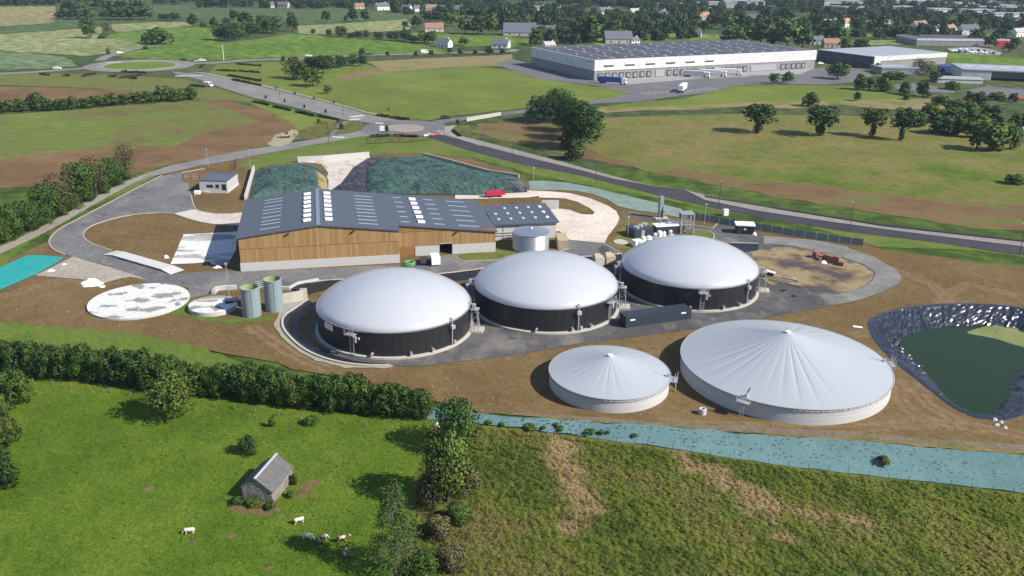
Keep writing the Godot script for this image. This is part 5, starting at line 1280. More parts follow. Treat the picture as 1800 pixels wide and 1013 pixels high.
func yard_things() -> void:
	var s := Shape.new()
	# dark container between the digesters
	var o := can("freight_container", "long dark blue container between two digesters", [22.93, 0, -161.25, 0.36, 14.99, 2.31], 2.9, M.navy)
	for x in [0.9, 12.6]:
		s = Shape.new()
		s.block(x, x + 1.1, 1.45, 1.75, 0.0, 0.03)
		part("label", s, M.white, o)
	for k in 2:
		s = Shape.new()
		s.block(-0.06, -0.01, 0.25, 2.2, -2.75 + k * 1.4, -1.45 + k * 1.4)
		part("door", s, M.navy, o)
	o = can("site_container", "cream container beside the silver tank", [11.45, 0, -211.11, 0.05, 2.67, 2.16], 6.6, M.cream)
	s = Shape.new()
	s.block(0.35, 1.2, 0.15, 1.9, 0.0, 0.04)
	part("door", s, M.cream, o)
	# corrugated silver tank
	var c := Vector3(4.6, 0.0, -211.9)
	o = thing("water_tank", "round corrugated silver tank with a cone lid", "tank", c)
	s = Shape.new()
	var prof := [Vector2(4.55, 0.0)]
	for k in 44: prof.append(Vector2(4.55 + (0.05 if k % 2 else -0.01), 0.1 + k * 0.098))
	s.lathe(prof, 64)
	part("wall", s, M.steel, o)
	s = Shape.new()
	s.lathe([Vector2(4.7, 4.3), Vector2(4.7, 4.45), Vector2(0.5, 5.35), Vector2(0.4, 5.55), Vector2(0.0, 5.6)], 64)
	part("lid", s, M.steel, o)
	s = Shape.new()
	for q in [-0.25, 0.25]: s.tube(Vector3(-4.7, 0, q), Vector3(-4.7, 5.0, q), 0.04, 0.04, 4)
	for k in 11: s.tube(Vector3(-4.7, 0.3 + k * 0.4, -0.25), Vector3(-4.7, 0.3 + k * 0.4, 0.25), 0.03, 0.03, 4)
	part("ladder", s, M.galva, o)
	for k in 7:
		s = Shape.new()
		s.lathe([Vector2(4.58, 0.62 * k + 0.05), Vector2(4.64, 0.62 * k + 0.08), Vector2(4.64, 0.62 * k + 0.14), Vector2(4.58, 0.62 * k + 0.17)], 64)
		part("hoop", s, M.galva, o)
	# two open silos with a walkway
	var tops := []
	var nth_ := 0
	for a in [[Vector3(-53.2, 0.0, -165.4), 1.88, 6.2], [Vector3(-49.35, 0.0, -168.4), 1.8, 6.9]]:
		o = thing("open_silo", ["grey open-topped silo nearer the white slabs", "taller grey open-topped silo by the concrete wall"][nth_], "silo", a[0], 0.0, "open-topped silos")
		s = Shape.new()
		s.lathe([Vector2(a[1], 0.0), Vector2(a[1], a[2]), Vector2(a[1] - 0.08, a[2])], 40)
		part("shell", s, M.silo, o)
		s = Shape.new()
		s.lathe([Vector2(a[1] - 0.08, a[2]), Vector2(a[1] - 0.1, 1.0), Vector2(0.0, 0.9)], 40)
		part("lining", s, M.silo_inside, o)
		s = Shape.new()
		s.lathe([Vector2(a[1], a[2] - 0.3), Vector2(a[1] + 0.1, a[2] - 0.25), Vector2(a[1] + 0.1, a[2] - 0.02), Vector2(a[1] - 0.02, a[2] + 0.03)], 40)
		part("rim", s, M.silo, o)
		for e in [0.4, 2.0]:
			s = Shape.new()
			s.tube(Vector3(sin(e) * a[1], 0.2, cos(e) * a[1]), Vector3(sin(e) * (a[1] + 0.05), a[2] - 0.5, cos(e) * (a[1] + 0.05)), 0.08, 0.08, 6)
			part("pipe", s, M.silo, o)
		nth_ += 1
	s = Shape.new()
	var wa := Vector3(-51.6, 5.6, -166.9)
	var wb := Vector3(-50.6, 5.8, -167.6)
	s.box((wa + wb) / 2.0, Vector3(2.4, 0.12, 1.1), Basis(Vector3.UP, 0.65))
	for q in [-0.5, 0.5]:
		for y in [0.5, 1.0]: s.box((wa + wb) / 2.0 + Basis(Vector3.UP, 0.65) * Vector3(0, y, q), Vector3(2.4, 0.07, 0.07), Basis(Vector3.UP, 0.65))
	for q in [-1.0, 1.0]: s.box((wa + wb) / 2.0 + Basis(Vector3.UP, 0.65) * Vector3(q, -2.8, 0), Vector3(0.12, 5.6, 0.12))
	whole("silo_walkway", s, M.galva, "railed steel walkway joining the two open silos", "walkway")
	# buried tank roof with white membrane, beside the silos
	var b := Vector3(-62.23, 0, -168.41)
	o = thing("tank_roof_slab", "small white round tank roof beside the open silos", "slab", Vector3(b.x, 0.0, b.z - 0.4))
	slab(o, 4.9, 0.95, 4)
	s = Shape.new()
	s.box(Vector3(3.4, 1.15, -1.6), Vector3(2.6, 0.5, 2.2), Basis(Vector3.UP, 0.4))
	part("hatch_box", s, M.navy, o)
	s = Shape.new()
	s.box(Vector3(-1.6, 1.05, -2.2), Vector3(4.2, 0.3, 0.5), Basis(Vector3.UP, 0.3))
	part("beam", s, M.concrete, o)
	o = thing("round_slab", "large flat round slab half covered in white sheeting", "slab", Vector3(-78.8, 0.0, -171.6))
	slab(o, 10.1, 0.45, 1)
	s = Shape.new()
	strip(s, w([-64.7, -176.5, -64.7, -178.9, -63.1, -179.6, -60.7, -179.9]), 0.8, -0.05, 0.9)
	whole("retaining_wall", s, M.tank_concrete, "low curved white wall behind the two silos", "wall")
	s = Shape.new()
	strip(s, w([-49, -171.4, -46.6, -172.5, -44.6, -173.9]), 0.5, -0.05, 2.3)
	whole("retaining_wall", s, M.concrete, "plain concrete wall right of the taller silo", "wall")
	s = Shape.new()
	strip(s, w([-51.4, -180.3, -49.1, -179.9, -47.7, -183.2, -43.8, -185.6]), 0.7, -0.05, 0.7)
	whole("retaining_wall", s, M.tank_concrete, "low white curb wall curving round the first digester", "wall")
	for k in 5:                                            # concrete steps at the end of the wall
		s = Shape.new()
		var q := Vector3(-44.49, 0, -175.41)
		s.box(Vector3(q.x - 0.1 * k, 0.2 + 0.22 * k, q.z - 0.35 * k + 1.2), Vector3(1.5, 0.44 * (k + 1) * 0.9, 0.34), Basis(Vector3.UP, 0.2))
		whole("concrete_step", s, M.concrete, "%s step, from the bottom, of the stair at the concrete wall's end" % nth(k + 1), "step", Vector3.ZERO, 0.0, "steps at the concrete wall")
	# weighbridge
	o = thing("weighbridge", "long pale weighbridge deck with ramps beside the drive", "weighbridge", Vector3(-88.0, 0.0, -196.4), atan2(-12.6, 20.5))
	s = Shape.new()
	s.block(-9.0, 9.2, 0.35, 0.62, -1.6, 1.6)
	part("deck", s, M.white_paint, o)
	for e in [-1.0, 1.0]:
		s = Shape.new()
		s.quad(Vector3(e * 9.2, 0.6, 1.7), Vector3(e * 12.6, 0.12, 1.9), Vector3(e * 12.6, 0.12, -1.9), Vector3(e * 9.2, 0.6, -1.7)) if e > 0 else s.quad(Vector3(-12.6, 0.12, 1.9), Vector3(-9.0, 0.6, 1.7), Vector3(-9.0, 0.6, -1.7), Vector3(-12.6, 0.12, -1.9))
		s.block(minf(e * 9.1, e * 12.4), maxf(e * 9.1, e * 12.4), -0.05, 0.1, -1.8, 1.8)
		part("ramp", s, M.white_paint, o)
	for k in 4:
		s = Shape.new()
		s.block(-8.6 + k * 5.6, -8.0 + k * 5.6, 0.0, 0.35, -1.5, 1.5)
		part("foot", s, M.concrete, o)
	# tarpaulin, plastic heaps, small slabs
	var tarp := Shape.new()
	lay(tarp, w([-122.5, -190.1, -119.1, -191.3, -117.3, -200.3, -113.4, -200.2, -107.8, -198.9, -107.8, -195.9, -108.5, -187.3, -111.2, -177, -112.5, -172.6]), [lin(0.02, 0.33, 0.40), lin(0.03, 0.38, 0.44), lin(0.06, 0.44, 0.48)], {"cell": 0.7, "up": 0.16, "freq": 0.15, "jit": 0.08})
	var tp := whole("tarpaulin", tarp, M.road, "flat bright turquoise sheet on the earth at the left edge", "tarpaulin")
	for q in [[Vector3(-93.34, 0, -181.32), 2.6, 1.1, "crumpled white plastic heap beside the pale apron"], [Vector3(-90.28, 0, -179.9), 0.7, 0.4, "small cream plastic scrap right of the white heap"], [Vector3(-106.33, 0, -189.54), 0.9, 0.35, "white scrap on the pale apron near the turquoise sheet"], [Vector3(-105.43, 0, -193.94), 0.6, 0.25, "tiny white scrap on the pale apron, uppermost of two"], [Vector3(-83.59, 0, -199.69), 0.7, 0.7, "white plastic scrap beside the weighbridge on bare earth"], [Vector3(-69.2, 0, -193.49), 1.0, 0.4, "white block below the concrete pad by the hall corner"]]:
		whole("plastic_heap", crumple(q[1], q[2], q[0].x), M.white, q[3], "heap", q[0] + Vector3(0, 0.1, 0))
	# van, car, green hose coils by the hall door
	vehicle("parked_van", "white van parked before the hall doorway", "van", Vector3(-18.72, 0, -199.11) + Vector3(0, 0.1, 0), 1.8, 2.2, 5.2, 2.25, M.white, true)
	vehicle("parked_car", "dark car parked beside the white van", "car", Vector3(-21.28, 0, -198.99) + Vector3(0, 0.1, 0), 1.7, 1.9, 4.3, 1.5, M.dark, false)
	var g := Vector3(-24.8, 0, -197.56)
	M.hose = mat(0.10, 0.32, 0.12, 0.6)
	for k in 3:
		s = Shape.new()
		for r in 26:
			var t0 := TAU * r / 26.0
			var t1 := TAU * (r + 1) / 26.0
			for j in 3:
				var rr := 1.5 - 0.22 * j - 0.1 * k
				s.tube(Vector3(cos(t0) * rr, 0.15 + 0.2 * k, sin(t0) * rr), Vector3(cos(t1) * rr, 0.15 + 0.2 * k, sin(t1) * rr), 0.1, 0.1, 5, Color.WHITE, false)
		whole("hose_coil", s, M.hose, ["lowest", "middle", "topmost"][k] + " green hose coil at the corner of the timber hall", "hose", g + Vector3(0.15 * k, 0.1, -0.1 * k), 0.0, "green hose coils")
	# red tipping trailer behind the annex
	var tr := [-8.15, 0, -259.34, 0.29, 7.88, 1.56]
	o = thing("red_trailer", "red tipping trailer parked behind the annex roof", "trailer", Vector3(tr[0], 0.13, tr[2]), tr[3])
	o.scale = Vector3(0.9, 0.75, 0.9)
	s = Shape.new()
	for q in [[0.0, 0.0, 0.25], [0.0, -2.2, 0.25]]: s.block(0.0, 6.6, 0.9, 2.3, q[1] - 0.1, q[1] + 0.1)
	s.block(0.0, 0.15, 0.9, 2.3, -2.2, 0.0); s.block(6.45, 6.6, 0.9, 2.3, -2.2, 0.0); s.block(0.0, 6.6, 0.85, 0.95, -2.2, 0.0)
	s.block(0.1, 6.5, 1.7, 1.78, -2.1, -0.1)
	part("tub", s, M.red, o)
	for x in [1.6, 4.8]:
		for z in [-2.1, -0.1]:
			s = Shape.new()
			s.tube(Vector3(x, 0.5, z - 0.15), Vector3(x, 0.5, z + 0.15), 0.5, 0.5, 14)
			part("wheel", s, M.dark, o)
	s = Shape.new()
	s.box(Vector3(-0.9, 0.75, -1.1), Vector3(2.0, 0.15, 0.2))
	part("drawbar", s, M.red, o)
	# white wall at the annex' back corner and its crates
	s = Shape.new()
	strip(s, w([8.3, -248.5, 13.4, -248.8]), 0.4, 0.0, 2.6)
	whole("push_wall", s, M.tank_concrete, "short white concrete wall at the back corner of the annex", "wall")
	for q in [[Vector3(20.67, 0, -198.82), "white crate on the bank between two digesters, nearer the middle one"], [Vector3(23.43, 0, -199.98), "cream crate on the bank between two digesters, nearer the far one"]]:
		o = thing("crate", q[1], "crate", q[0] + Vector3(0, 0.3, 0), 0.25)
		s = Shape.new()
		s.box(Vector3(0, 1.0, 0), Vector3(2.3, 2.0, 2.3))
		part("body", s, M.cream if "cream" in q[1] else M.tank_concrete, o)
		s = Shape.new()
		s.quad(Vector3(-1.2, 2.02, 1.2), Vector3(1.2, 2.02, 1.2), Vector3(0.7, 2.5, -1.2), Vector3(-0.7, 2.5, -1.2))
		s.tri(Vector3(1.2, 2.02, 1.2), Vector3(1.2, 2.02, -1.2), Vector3(0.7, 2.5, -1.2)); s.tri(Vector3(-1.2, 2.02, -1.2), Vector3(-1.2, 2.02, 1.2), Vector3(-0.7, 2.5, -1.2))
		part("lid", s, M.cream, o)
	power_unit()
	# brick pallets and timber on the rough platform
	M.brick = grained(mat(0.42, 0.20, 0.13, 0.9), M.t_soft, 1.0)
	var bn := 0
	for q in [[Vector3(75.81, 0, -207.47), 1.5], [Vector3(76.12, 0, -205.73), 0.6], [Vector3(76.81, 0, -206.29), 1.1], [Vector3(77.9, 0, -205.29), 1.5], [Vector3(78.73, 0, -204.28), 1.5], [Vector3(79.5, 0, -203.28), 1.7], [Vector3(80.09, 0, -201.77), 0.9]]:
		bn += 1
		o = thing("brick_pallet", "%s stack of red blocks on the rough platform, from the left" % nth(bn), "bricks", q[0] + Vector3(0, 0.06, 0), 0.3 + 0.1 * bn, "stacks of red blocks")
		s = Shape.new()
		for k in 3: s.block(-0.6, 0.6, 0.02, 0.14, -0.6 + k * 0.5, -0.4 + k * 0.5)
		part("pallet", s, M.timber, o)
		var rows := int(q[1] / 0.28)
		for k in rows:
			s = Shape.new()
			for i in 3:
				for j in 3: s.block(-0.68 + i * 0.46, -0.24 + i * 0.46, 0.15 + k * 0.28, 0.41 + k * 0.28, -0.68 + j * 0.46, -0.24 + j * 0.46)
			part("block_course", s, M.brick, o)
	whole("plastic_heap", crumple(0.9, 0.7, 9.0), M.white, "white bag among the red block stacks", "heap", Vector3(76.27, 0, -203.29))
	bn = 0
	for q in [[Vector3(60.63, 0, -191.9), 3.4, -0.3], [Vector3(61.39, 0, -189.39), 4.6, -0.55], [Vector3(62.91, 0, -189.68), 3.6, -0.5], [Vector3(64.49, 0, -190.67), 4.0, -0.62], [Vector3(65.58, 0, -191.64), 2.2, 0.9], [Vector3(64.54, 0, -187.04), 3.0, -0.45]]:
		bn += 1
		o = thing("timber_bundle", "%s bundle of pale timber lying beside the far digester, from the left" % nth(bn), "timber", q[0] + Vector3(0, 0.1, 0), q[2], "bundles of timber")
		for k in 5:
			s = Shape.new()
			s.block(-q[1] / 2.0 + rng.randf() * 0.3, q[1] / 2.0 - rng.randf() * 0.3, 0.0 + 0.17 * (k / 3), 0.15 + 0.17 * (k / 3), -0.45 + 0.3 * (k % 3), -0.2 + 0.3 * (k % 3), Color(0.55, 0.47, 0.33) * rng.randf_range(0.7, 1.1))
			part("plank", s, M.timber, o)
	o = thing("work_bin", "brown open bin at the foot of the far digester's service frame", "bin", Vector3(60.23, 0, -192.82) + Vector3(0, 0.1, 0), -0.4)
	s = Shape.new()
	s.block(-0.9, 0.9, 0.0, 1.1, -0.6, 0.6)
	part("body", s, M.bark, o)
	s = Shape.new()
	s.box(Vector3(0.2, 1.25, 0), Vector3(2.2, 0.08, 1.3), Basis(Vector3.BACK, -0.15))
	part("board", s, M.timber, o)
	for q in [[Vector3(61.02, 0, -183.6), "black plastic scrap on the asphalt, upper of two"], [Vector3(62.56, 0, -180.38), "black plastic scrap with a white corner on the asphalt, lower of two"]]:
		whole("black_scrap", crumple(0.8, 0.25, q[0].x), M.foil, q[1], "scrap", q[0] + Vector3(0, 0.12, 0))
	# concrete ring, board and stones on the bare earth
	o = thing("concrete_ring", "white concrete ring left between the cone tanks and the bank", "ring", Vector3(31.45, 0, -126.69) + Vector3(0, 0.02, 0))
	s = Shape.new()
	s.lathe([Vector2(0.62, 0.0), Vector2(0.62, 0.95), Vector2(0.58, 1.0), Vector2(0.36, 1.0), Vector2(0.34, 0.1), Vector2(0.0, 0.05)], 24)
	part("pipe_section", s, M.tank_concrete, o)
	s = Shape.new()
	s.box(Vector3(0, 0.1, 0), Vector3(1.8, 0.12, 0.8), Basis(Vector3.UP, -0.3))
	whole("pale_board", s, M.white, "pale board lying on the earth between tank and lagoon", "board", Vector3(70.29, 0, -163.63))
	bn = 0
	for q in [Vector3(78.98, 0, -126.11), Vector3(78.47, 0, -124.46), Vector3(79.54, 0, -125.27), Vector3(79.28, 0, -123.52)]:
		bn += 1
		whole("loose_stone", crumple(0.5, 0.4, q.x * 3.0), M.tank_concrete, "%s pale stone beside the lagoon's lower corner, from the left" % nth(bn), "stone", q, 0.0, "pale stones by the lagoon")
	# lighting columns and masts
	bn = 0
	for q in [[Vector3(61.13, 0, -252.27), 7.8], [Vector3(92.46, 0, -230.74), 7.8], [Vector3(129.25, 0, -212.34), 7.8], [Vector3(26.75, 0, -278.52), 7.8], [Vector3(-0.65, 0, -309.78), 7.8], [Vector3(-77.3, 0, -396.39), 7.6], [Vector3(-72.42, 0, -339.56), 7.8], [Vector3(-116.54, 0, -438.77), 7.6]]:
		bn += 1
		o = thing("street_lamp", ["dark street lamp before the pasture, right of the flare column", "dark street lamp on the new road above the loop road", "dark street lamp on the new road at the right edge", "dark street lamp on the new road above the grey mesh bank", "dark street lamp by the new road near the silage heap", "street lamp on the main road before the crossing", "street lamp at the mouth of the plant's road", "street lamp halfway along the main road"][bn - 1], "street lamp", q[0], PI if bn < 6 else 0.6, "street lamps")
		s = Shape.new()
		s.tube(Vector3.ZERO, Vector3(0, q[1], 0), 0.1, 0.055, 8)
		part("pole", s, M.dark, o)
		s = Shape.new()
		s.tube(Vector3(0, q[1] - 0.05, 0), Vector3(0, q[1] + 0.1, 1.0), 0.04, 0.04, 5)
		part("arm", s, M.dark, o)
		s = Shape.new()
		s.box(Vector3(0, q[1] + 0.1, 1.2), Vector3(0.35, 0.14, 0.8))
		part("lamp_head", s, M.galva, o)
	bn = 0
	for q in [[Vector3(6.33, 0, -271.64), 6.9, "by the silage heap's end"], [Vector3(30.47, 0, -222.19), 5.6, "beside the gas engine plant"], [Vector3(53.61, 0, -235.75), 5.6, "on the verge before the mesh fence"], [Vector3(-61.09, 0, -175.81), 7.4, "standing on the small round tank roof"], [Vector3(-104.84, 0, -294.94), 6.2, "behind the site office"], [Vector3(-90.28, 0, -294.8), 6.2, "at the corner of the silage clamp"]]:
		o = thing("light_mast", "thin pale light mast " + q[2], "mast", q[0], 0.3)
		s = Shape.new()
		s.tube(Vector3.ZERO, Vector3(0, q[1], 0), 0.09, 0.06, 6)
		part("pole", s, M.galva, o)
		s = Shape.new()
		s.box(Vector3(0, q[1], 0.12), Vector3(0.5, 0.4, 0.15))
		part("floodlight", s, M.galva, o)
	# pink marker at the hall corner
	o = thing("marker_barrel", "pink barrel at the front corner of the timber hall", "barrel", Vector3(-63.09, 0, -191.94))
	s = Shape.new()
	s.lathe([Vector2(0.38, 0.0), Vector2(0.42, 0.5), Vector2(0.38, 1.05), Vector2(0.0, 1.08)], 16)
	part("body", s, mat(0.62, 0.05, 0.22, 0.6), o)
	s = Shape.new()
	s.lathe([Vector2(0.44, 0.3), Vector2(0.46, 0.35), Vector2(0.44, 0.4)], 16)
	part("hoop", s, M.dark, o)
	mesh_fence()
	office_fence()

func slab(o: Node3D, r: float, high: float, salt: int) -> void:
	var s := Shape.new()
	s.lathe([Vector2(r, -0.05), Vector2(r, high - 0.06), Vector2(r - 0.06, high)], 72)
	part("edge", s, M.tank_concrete, o)
	s = Shape.new()
	lay(s, ring(0, 0, r - 0.05, 64), [lin(0.34, 0.33, 0.31)], {"cell": 0.4, "up": high, "base": 1.0, "fn": func(x: float, z: float, c: Color) -> Color: return lin(0.31, 0.30, 0.28).lerp(lin(0.74, 0.74, 0.74), smoothstep(-0.22, -0.14, coarse.get_noise_3d(x * 0.16, z * 0.24, salt * 20.0)))})
	for k in s.v.size(): s.v[k].y = high
	for k in s.n.size(): s.n[k] = Vector3.UP
	part("sheeting", s, M.pale, o)

func crumple(wide: float, high: float, salt: float) -> Shape:
	# a folded heap: a low dome with creases
	var s := Shape.new()
	var n := 14
	var pos := func(i: int, k: int) -> Vector3:
		var t := TAU * k / n
		var q := 1.0 - float(i) / 5.0
		var f := 1.0 + 0.45 * coarse.get_noise_3d(cos(t) * 2.0 + salt, sin(t) * 2.0, i * 0.7)
		return Vector3(cos(t) * wide * q * f, maxf(0.0, high * (1.0 - q * q) * (1.0 + 0.7 * coarse.get_noise_3d(cos(t) * 3.0, sin(t) * 3.0 + salt, i * 1.3))), sin(t) * wide * 0.7 * q * f)
	for i in 5:
		for k in n:
			s.quad(pos.call(i, (k + 1) % n), pos.call(i, k), pos.call(i + 1, k), pos.call(i + 1, (k + 1) % n))
	return s

func vehicle(called: String, label: String, category: String, at: Vector3, turn: float, wide: float, long: float, high: float, m: Material, van: bool, group := "") -> Node3D:
	var o := thing(called, label, category, at, turn, group)
	var s := Shape.new()
	var z := wide / 2.0
	var L := long / 2.0
	# side outline from the nose backwards, then extruded
	var line := [Vector2(L, 0.35), Vector2(L, 0.85 if van else 0.7), Vector2(L - 0.25, 1.0 if van else 0.85), Vector2(L - long * 0.2, 1.15 if van else 0.95), Vector2(L - long * (0.32 if van else 0.38), high - 0.04), Vector2(L - long * 0.5, high), Vector2(-L + (0.1 if van else long * 0.2), high - 0.03), Vector2(-L + 0.02, high * (0.9 if van else 0.65)), Vector2(-L, 0.35)]
	for k in line.size() - 1:
		var a: Vector2 = line[k]
		var b: Vector2 = line[k + 1]
		s.quad(Vector3(a.x, a.y, z - 0.06), Vector3(a.x, a.y, -z + 0.06), Vector3(b.x, b.y, -z + 0.06), Vector3(b.x, b.y, z - 0.06))
	var poly := PackedVector2Array(line)
	var ids := Geometry2D.triangulate_polygon(poly)
	for k in ids.size() / 3:
		var t := [poly[ids[k * 3]], poly[ids[k * 3 + 1]], poly[ids[k * 3 + 2]]]
		if (t[1] - t[0]).cross(t[2] - t[0]) < 0.0: t.reverse()
		for e in [1.0, -1.0]:
			var q := []
			for d in t: q.append(Vector3(d.x, d.y, e * (z - 0.06)))
			if e < 0: q.reverse()
			s.tri(q[0], q[1], q[2])
	part("body", s, m, o)
	s = Shape.new()
	var a: Vector2 = line[3]
	var b: Vector2 = line[4]
	var up := Vector2(b.y - a.y, -(b.x - a.x)).normalized() * -0.02
	s.quad(Vector3(a.x - up.x, a.y + 0.06, z - 0.2), Vector3(a.x - up.x, a.y + 0.06, -z + 0.2), Vector3(b.x - up.x, b.y - 0.05, -z + 0.25), Vector3(b.x - up.x, b.y - 0.05, z - 0.25))
	part("windscreen", s, M.glass, o)
	s = Shape.new()
	for e in [-1.0, 1.0]:
		s.box(Vector3(L - long * 0.4, high * 0.76, e * (z - 0.05)), Vector3(long * 0.16, high * 0.24, 0.02))
		if not van: s.box(Vector3(L - long * 0.58, high * 0.78, e * (z - 0.05)), Vector3(long * 0.16, high * 0.24, 0.02))
	part("side_window", s, M.glass, o)
	for x in [L * 0.62, -L * 0.62]:
		for e in [-1.0, 1.0]:
			s = Shape.new()
			s.tube(Vector3(x, 0.33, e * (z - 0.2)), Vector3(x, 0.33, e * z), 0.33, 0.33, 12)
			part("wheel", s, M.dark, o)
	return o

func power_unit() -> void:
	var a := [32.16, 0, -220.96, 0.35, 5.66, 2.11]
	var o := can("engine_container", "dark grey gas engine container with roof coolers", a, 5.0, M.navy, false)
	var s := Shape.new()
	for k in 3:
		s = Shape.new()
		s.lathe([Vector2(0.75, a[5] + 0.1), Vector2(0.8, a[5] + 0.7), Vector2(0.0, a[5] + 0.75)], 14)
		part("cooler", s, M.galva, o, Vector3(1.2 + k * 1.7, 0, -1.5 - k))
	s = Shape.new()
	s.block(2.0, 2.9, 0.1, 2.0, -0.05, 0.05)
	part("door", s, M.galva, o)
	a = [38.44, 0, -224.21, 0.24, 6.6, 2.13]
	o = can("gas_scrubber_container", "long container with a bright white roof beside the steel gantry", a, 3.0, M.navy, true)
	s = Shape.new()
	s.block(-0.2, a[4] + 0.2, a[5] + 0.08, a[5] + 0.22, -3.1, 0.15)
	part("roof", s, M.white, o)
	for k in 3:
		s = Shape.new()
		s.tube(Vector3(1.5 + k * 2.6, a[5] + 0.2, -1.5), Vector3(1.5 + k * 2.6, a[5] + 1.5, -1.5), 0.25, 0.2, 8)
		part("exhaust", s, M.steel, o)
	var bn := 0
	for q in [[Vector3(34, 0, -217.78), 1.3], [Vector3(35.68, 0, -219.08), 1.0], [Vector3(37.31, 0, -219.98), 1.6], [Vector3(38.89, 0, -222.12), 1.5], [Vector3(40.24, 0, -222.61), 1.2], [Vector3(42.05, 0, -224.38), 1.1]]:
		bn += 1
		o = thing("gas_vessel", "%s pale gas vessel in the row before the engine container, from the left" % nth(bn), "vessel", q[0] + Vector3(0, 0.1, 0), 0.4 * bn, "pale gas vessels")
		s = Shape.new()
		var fat := 0.45 + 0.1 * (bn * 7 % 5)
		s.lathe([Vector2(fat - 0.05, 0.2), Vector2(fat, 0.4), Vector2(fat, q[1]), Vector2(fat * 0.6, q[1] + 0.3), Vector2(0.0, q[1] + 0.4)], 16)
		part("shell", s, M.white if bn % 3 else M.galva, o)
		s = Shape.new()
		s.tube(Vector3(0.6, 0.5, 0), Vector3(2.0, 0.5, 0.2), 0.15, 0.15, 7)
		s.tube(Vector3(2.0, 0.5, 0.2), Vector3(2.0, 0.05, 0.2), 0.15, 0.15, 7)
		part("pipe", s, M.steel, o)
		s = Shape.new()
		s.block(-0.9, 0.9, -0.1, 0.2, -0.9, 0.9)
		part("base", s, M.concrete, o)
	o = thing("white_cabinet", "white box-shaped cabinet between the pale oval slab and the digester", "cabinet", Vector3(31.97, 0, -214.5) + Vector3(0, 0.05, 0), 0.5)
	s = Shape.new()
	s.block(-1.1, 1.1, 0.0, 1.7, -0.9, 0.9)
	part("body", s, M.white, o)
	s = Shape.new()
	s.block(-0.5, 0.5, 0.15, 1.5, 0.9, 0.94)
	part("door", s, M.galva, o)
	s = Shape.new()
	s.prism(ragged(rounded(w([25.8, -217.4, 27, -219.5, 28.7, -219.7, 30.1, -217.8, 29, -215.5, 26.8, -215.6]), 2), 2.0, 0.2), 0.0, 0.25)
	whole("oval_slab", s, M.concrete, "pale oval slab on the grass left of the gas engines", "slab")
	# flare column
	o = thing("flare_column", "tall square grey flare column on a pale pad", "chimney", Vector3(41.96, 0, -240.85) + Vector3(0, 0.1, 0), 0.3)
	s = Shape.new()
	s.block(-0.55, 0.55, 0.2, 6.3, -0.55, 0.55)
	for y in [1.6, 3.0, 4.4]: s.block(-0.6, 0.6, y, y + 0.12, -0.6, 0.6)
	part("shaft", s, M.silo, o)
	s = Shape.new()
	s.block(-1.9, 1.9, -0.1, 0.2, -1.5, 1.5)
	part("pad", s, M.concrete, o)
	s = Shape.new()
	s.block(0.3, 0.9, 0.2, 2.6, 0.55, 1.1); s.tube(Vector3(0.6, 2.4, 1.0), Vector3(0.6, 3.4, 0.7), 0.12, 0.12, 6)
	part("gas_pipe", s, M.steel, o)
	# steel gantry
	var q := [45.14, 0, -224.54, 0.05, 3.23, 5.05]
	o = thing("steel_gantry", "open steel gantry tower with a platform behind the far digester", "gantry", Vector3(q[0], 0.1, q[2] - 1.0), 0.1)
	for x in [0.0, 3.4]:
		for z in [0.0, -3.0]:
			s = Shape.new()
			s.block(x - 0.12, x + 0.12, 0.0, 5.4, z - 0.12, z + 0.12)
			part("post", s, M.galva, o)
	s = Shape.new()
	for y in [2.4, 5.3]:
		for z in [0.0, -3.0]: s.block(0.0, 3.4, y, y + 0.2, z - 0.1, z + 0.1)
		for x in [0.0, 3.4]: s.block(x - 0.1, x + 0.1, y, y + 0.2, -3.0, 0.0)
	for k in 6: s.block(0.0, 3.4, 5.5, 5.56, -3.0 + k * 0.55, -2.7 + k * 0.55)
	part("beam", s, M.galva, o)
	s = Shape.new()
	s.tube(Vector3(0, 0.2, 0), Vector3(3.4, 2.4, 0), 0.06, 0.06, 5); s.tube(Vector3(0, 2.6, 0), Vector3(3.4, 5.2, 0), 0.06, 0.06, 5); s.tube(Vector3(3.4, 0.2, -3.0), Vector3(0, 2.4, -3.0), 0.06, 0.06, 5)
	part("brace", s, M.galva, o)
	s = Shape.new()
	s.tube(Vector3(1.4, 0.2, -1.2), Vector3(1.4, 4.6, -1.2), 0.6, 0.6, 14)
	part("filter_vessel", s, M.steel, o)
	# black cabin with a white roof
	var c := [60.13, 0, -226.3, -0.11, 4.79, 2.31]
	o = thing("transformer_cabin", "black cabin with a white roof at the yard's back gate", "cabin", Vector3(c[0], 0.1, c[2]), c[3])
	s = Shape.new()
	s.block(0.0, c[4], 0.0, c[5], -3.0, 0.0)
	part("wall", s, M.cladding, o)
	s = Shape.new()
	s.block(-0.2, c[4] + 0.2, c[5], c[5] + 0.35, -3.3, 0.25)
	part("roof", s, M.white, o)
	s = Shape.new()
	s.block(c[4] * 0.42, c[4] * 0.55, 1.2, 1.6, 0.0, 0.04)
	part("sign", s, M.white, o)
	s = Shape.new()
	s.block(0.5, 1.5, 0.05, 2.1, 0.0, 0.05)
	part("door", s, M.navy, o)
	whole("plastic_heap", crumple(0.7, 0.8, 4.0), M.white, "white bag leaning on the black cabin", "heap", Vector3(64.96, 0, -225.52) + Vector3(0, 0.1, 0))
	o = thing("white_cabinet", "white meter cabinet on the verge above the mesh fence", "cabinet", Vector3(61.41, 0, -244.42) + Vector3(0, 0.05, 0), 0.2)
	s = Shape.new()
	s.block(-0.7, 0.7, 0.0, 1.7, -0.5, 0.5)
	part("body", s, M.white, o)
	s = Shape.new()
	s.block(-0.75, 0.75, 1.7, 1.8, -0.55, 0.55)
	part("lid", s, M.white, o)

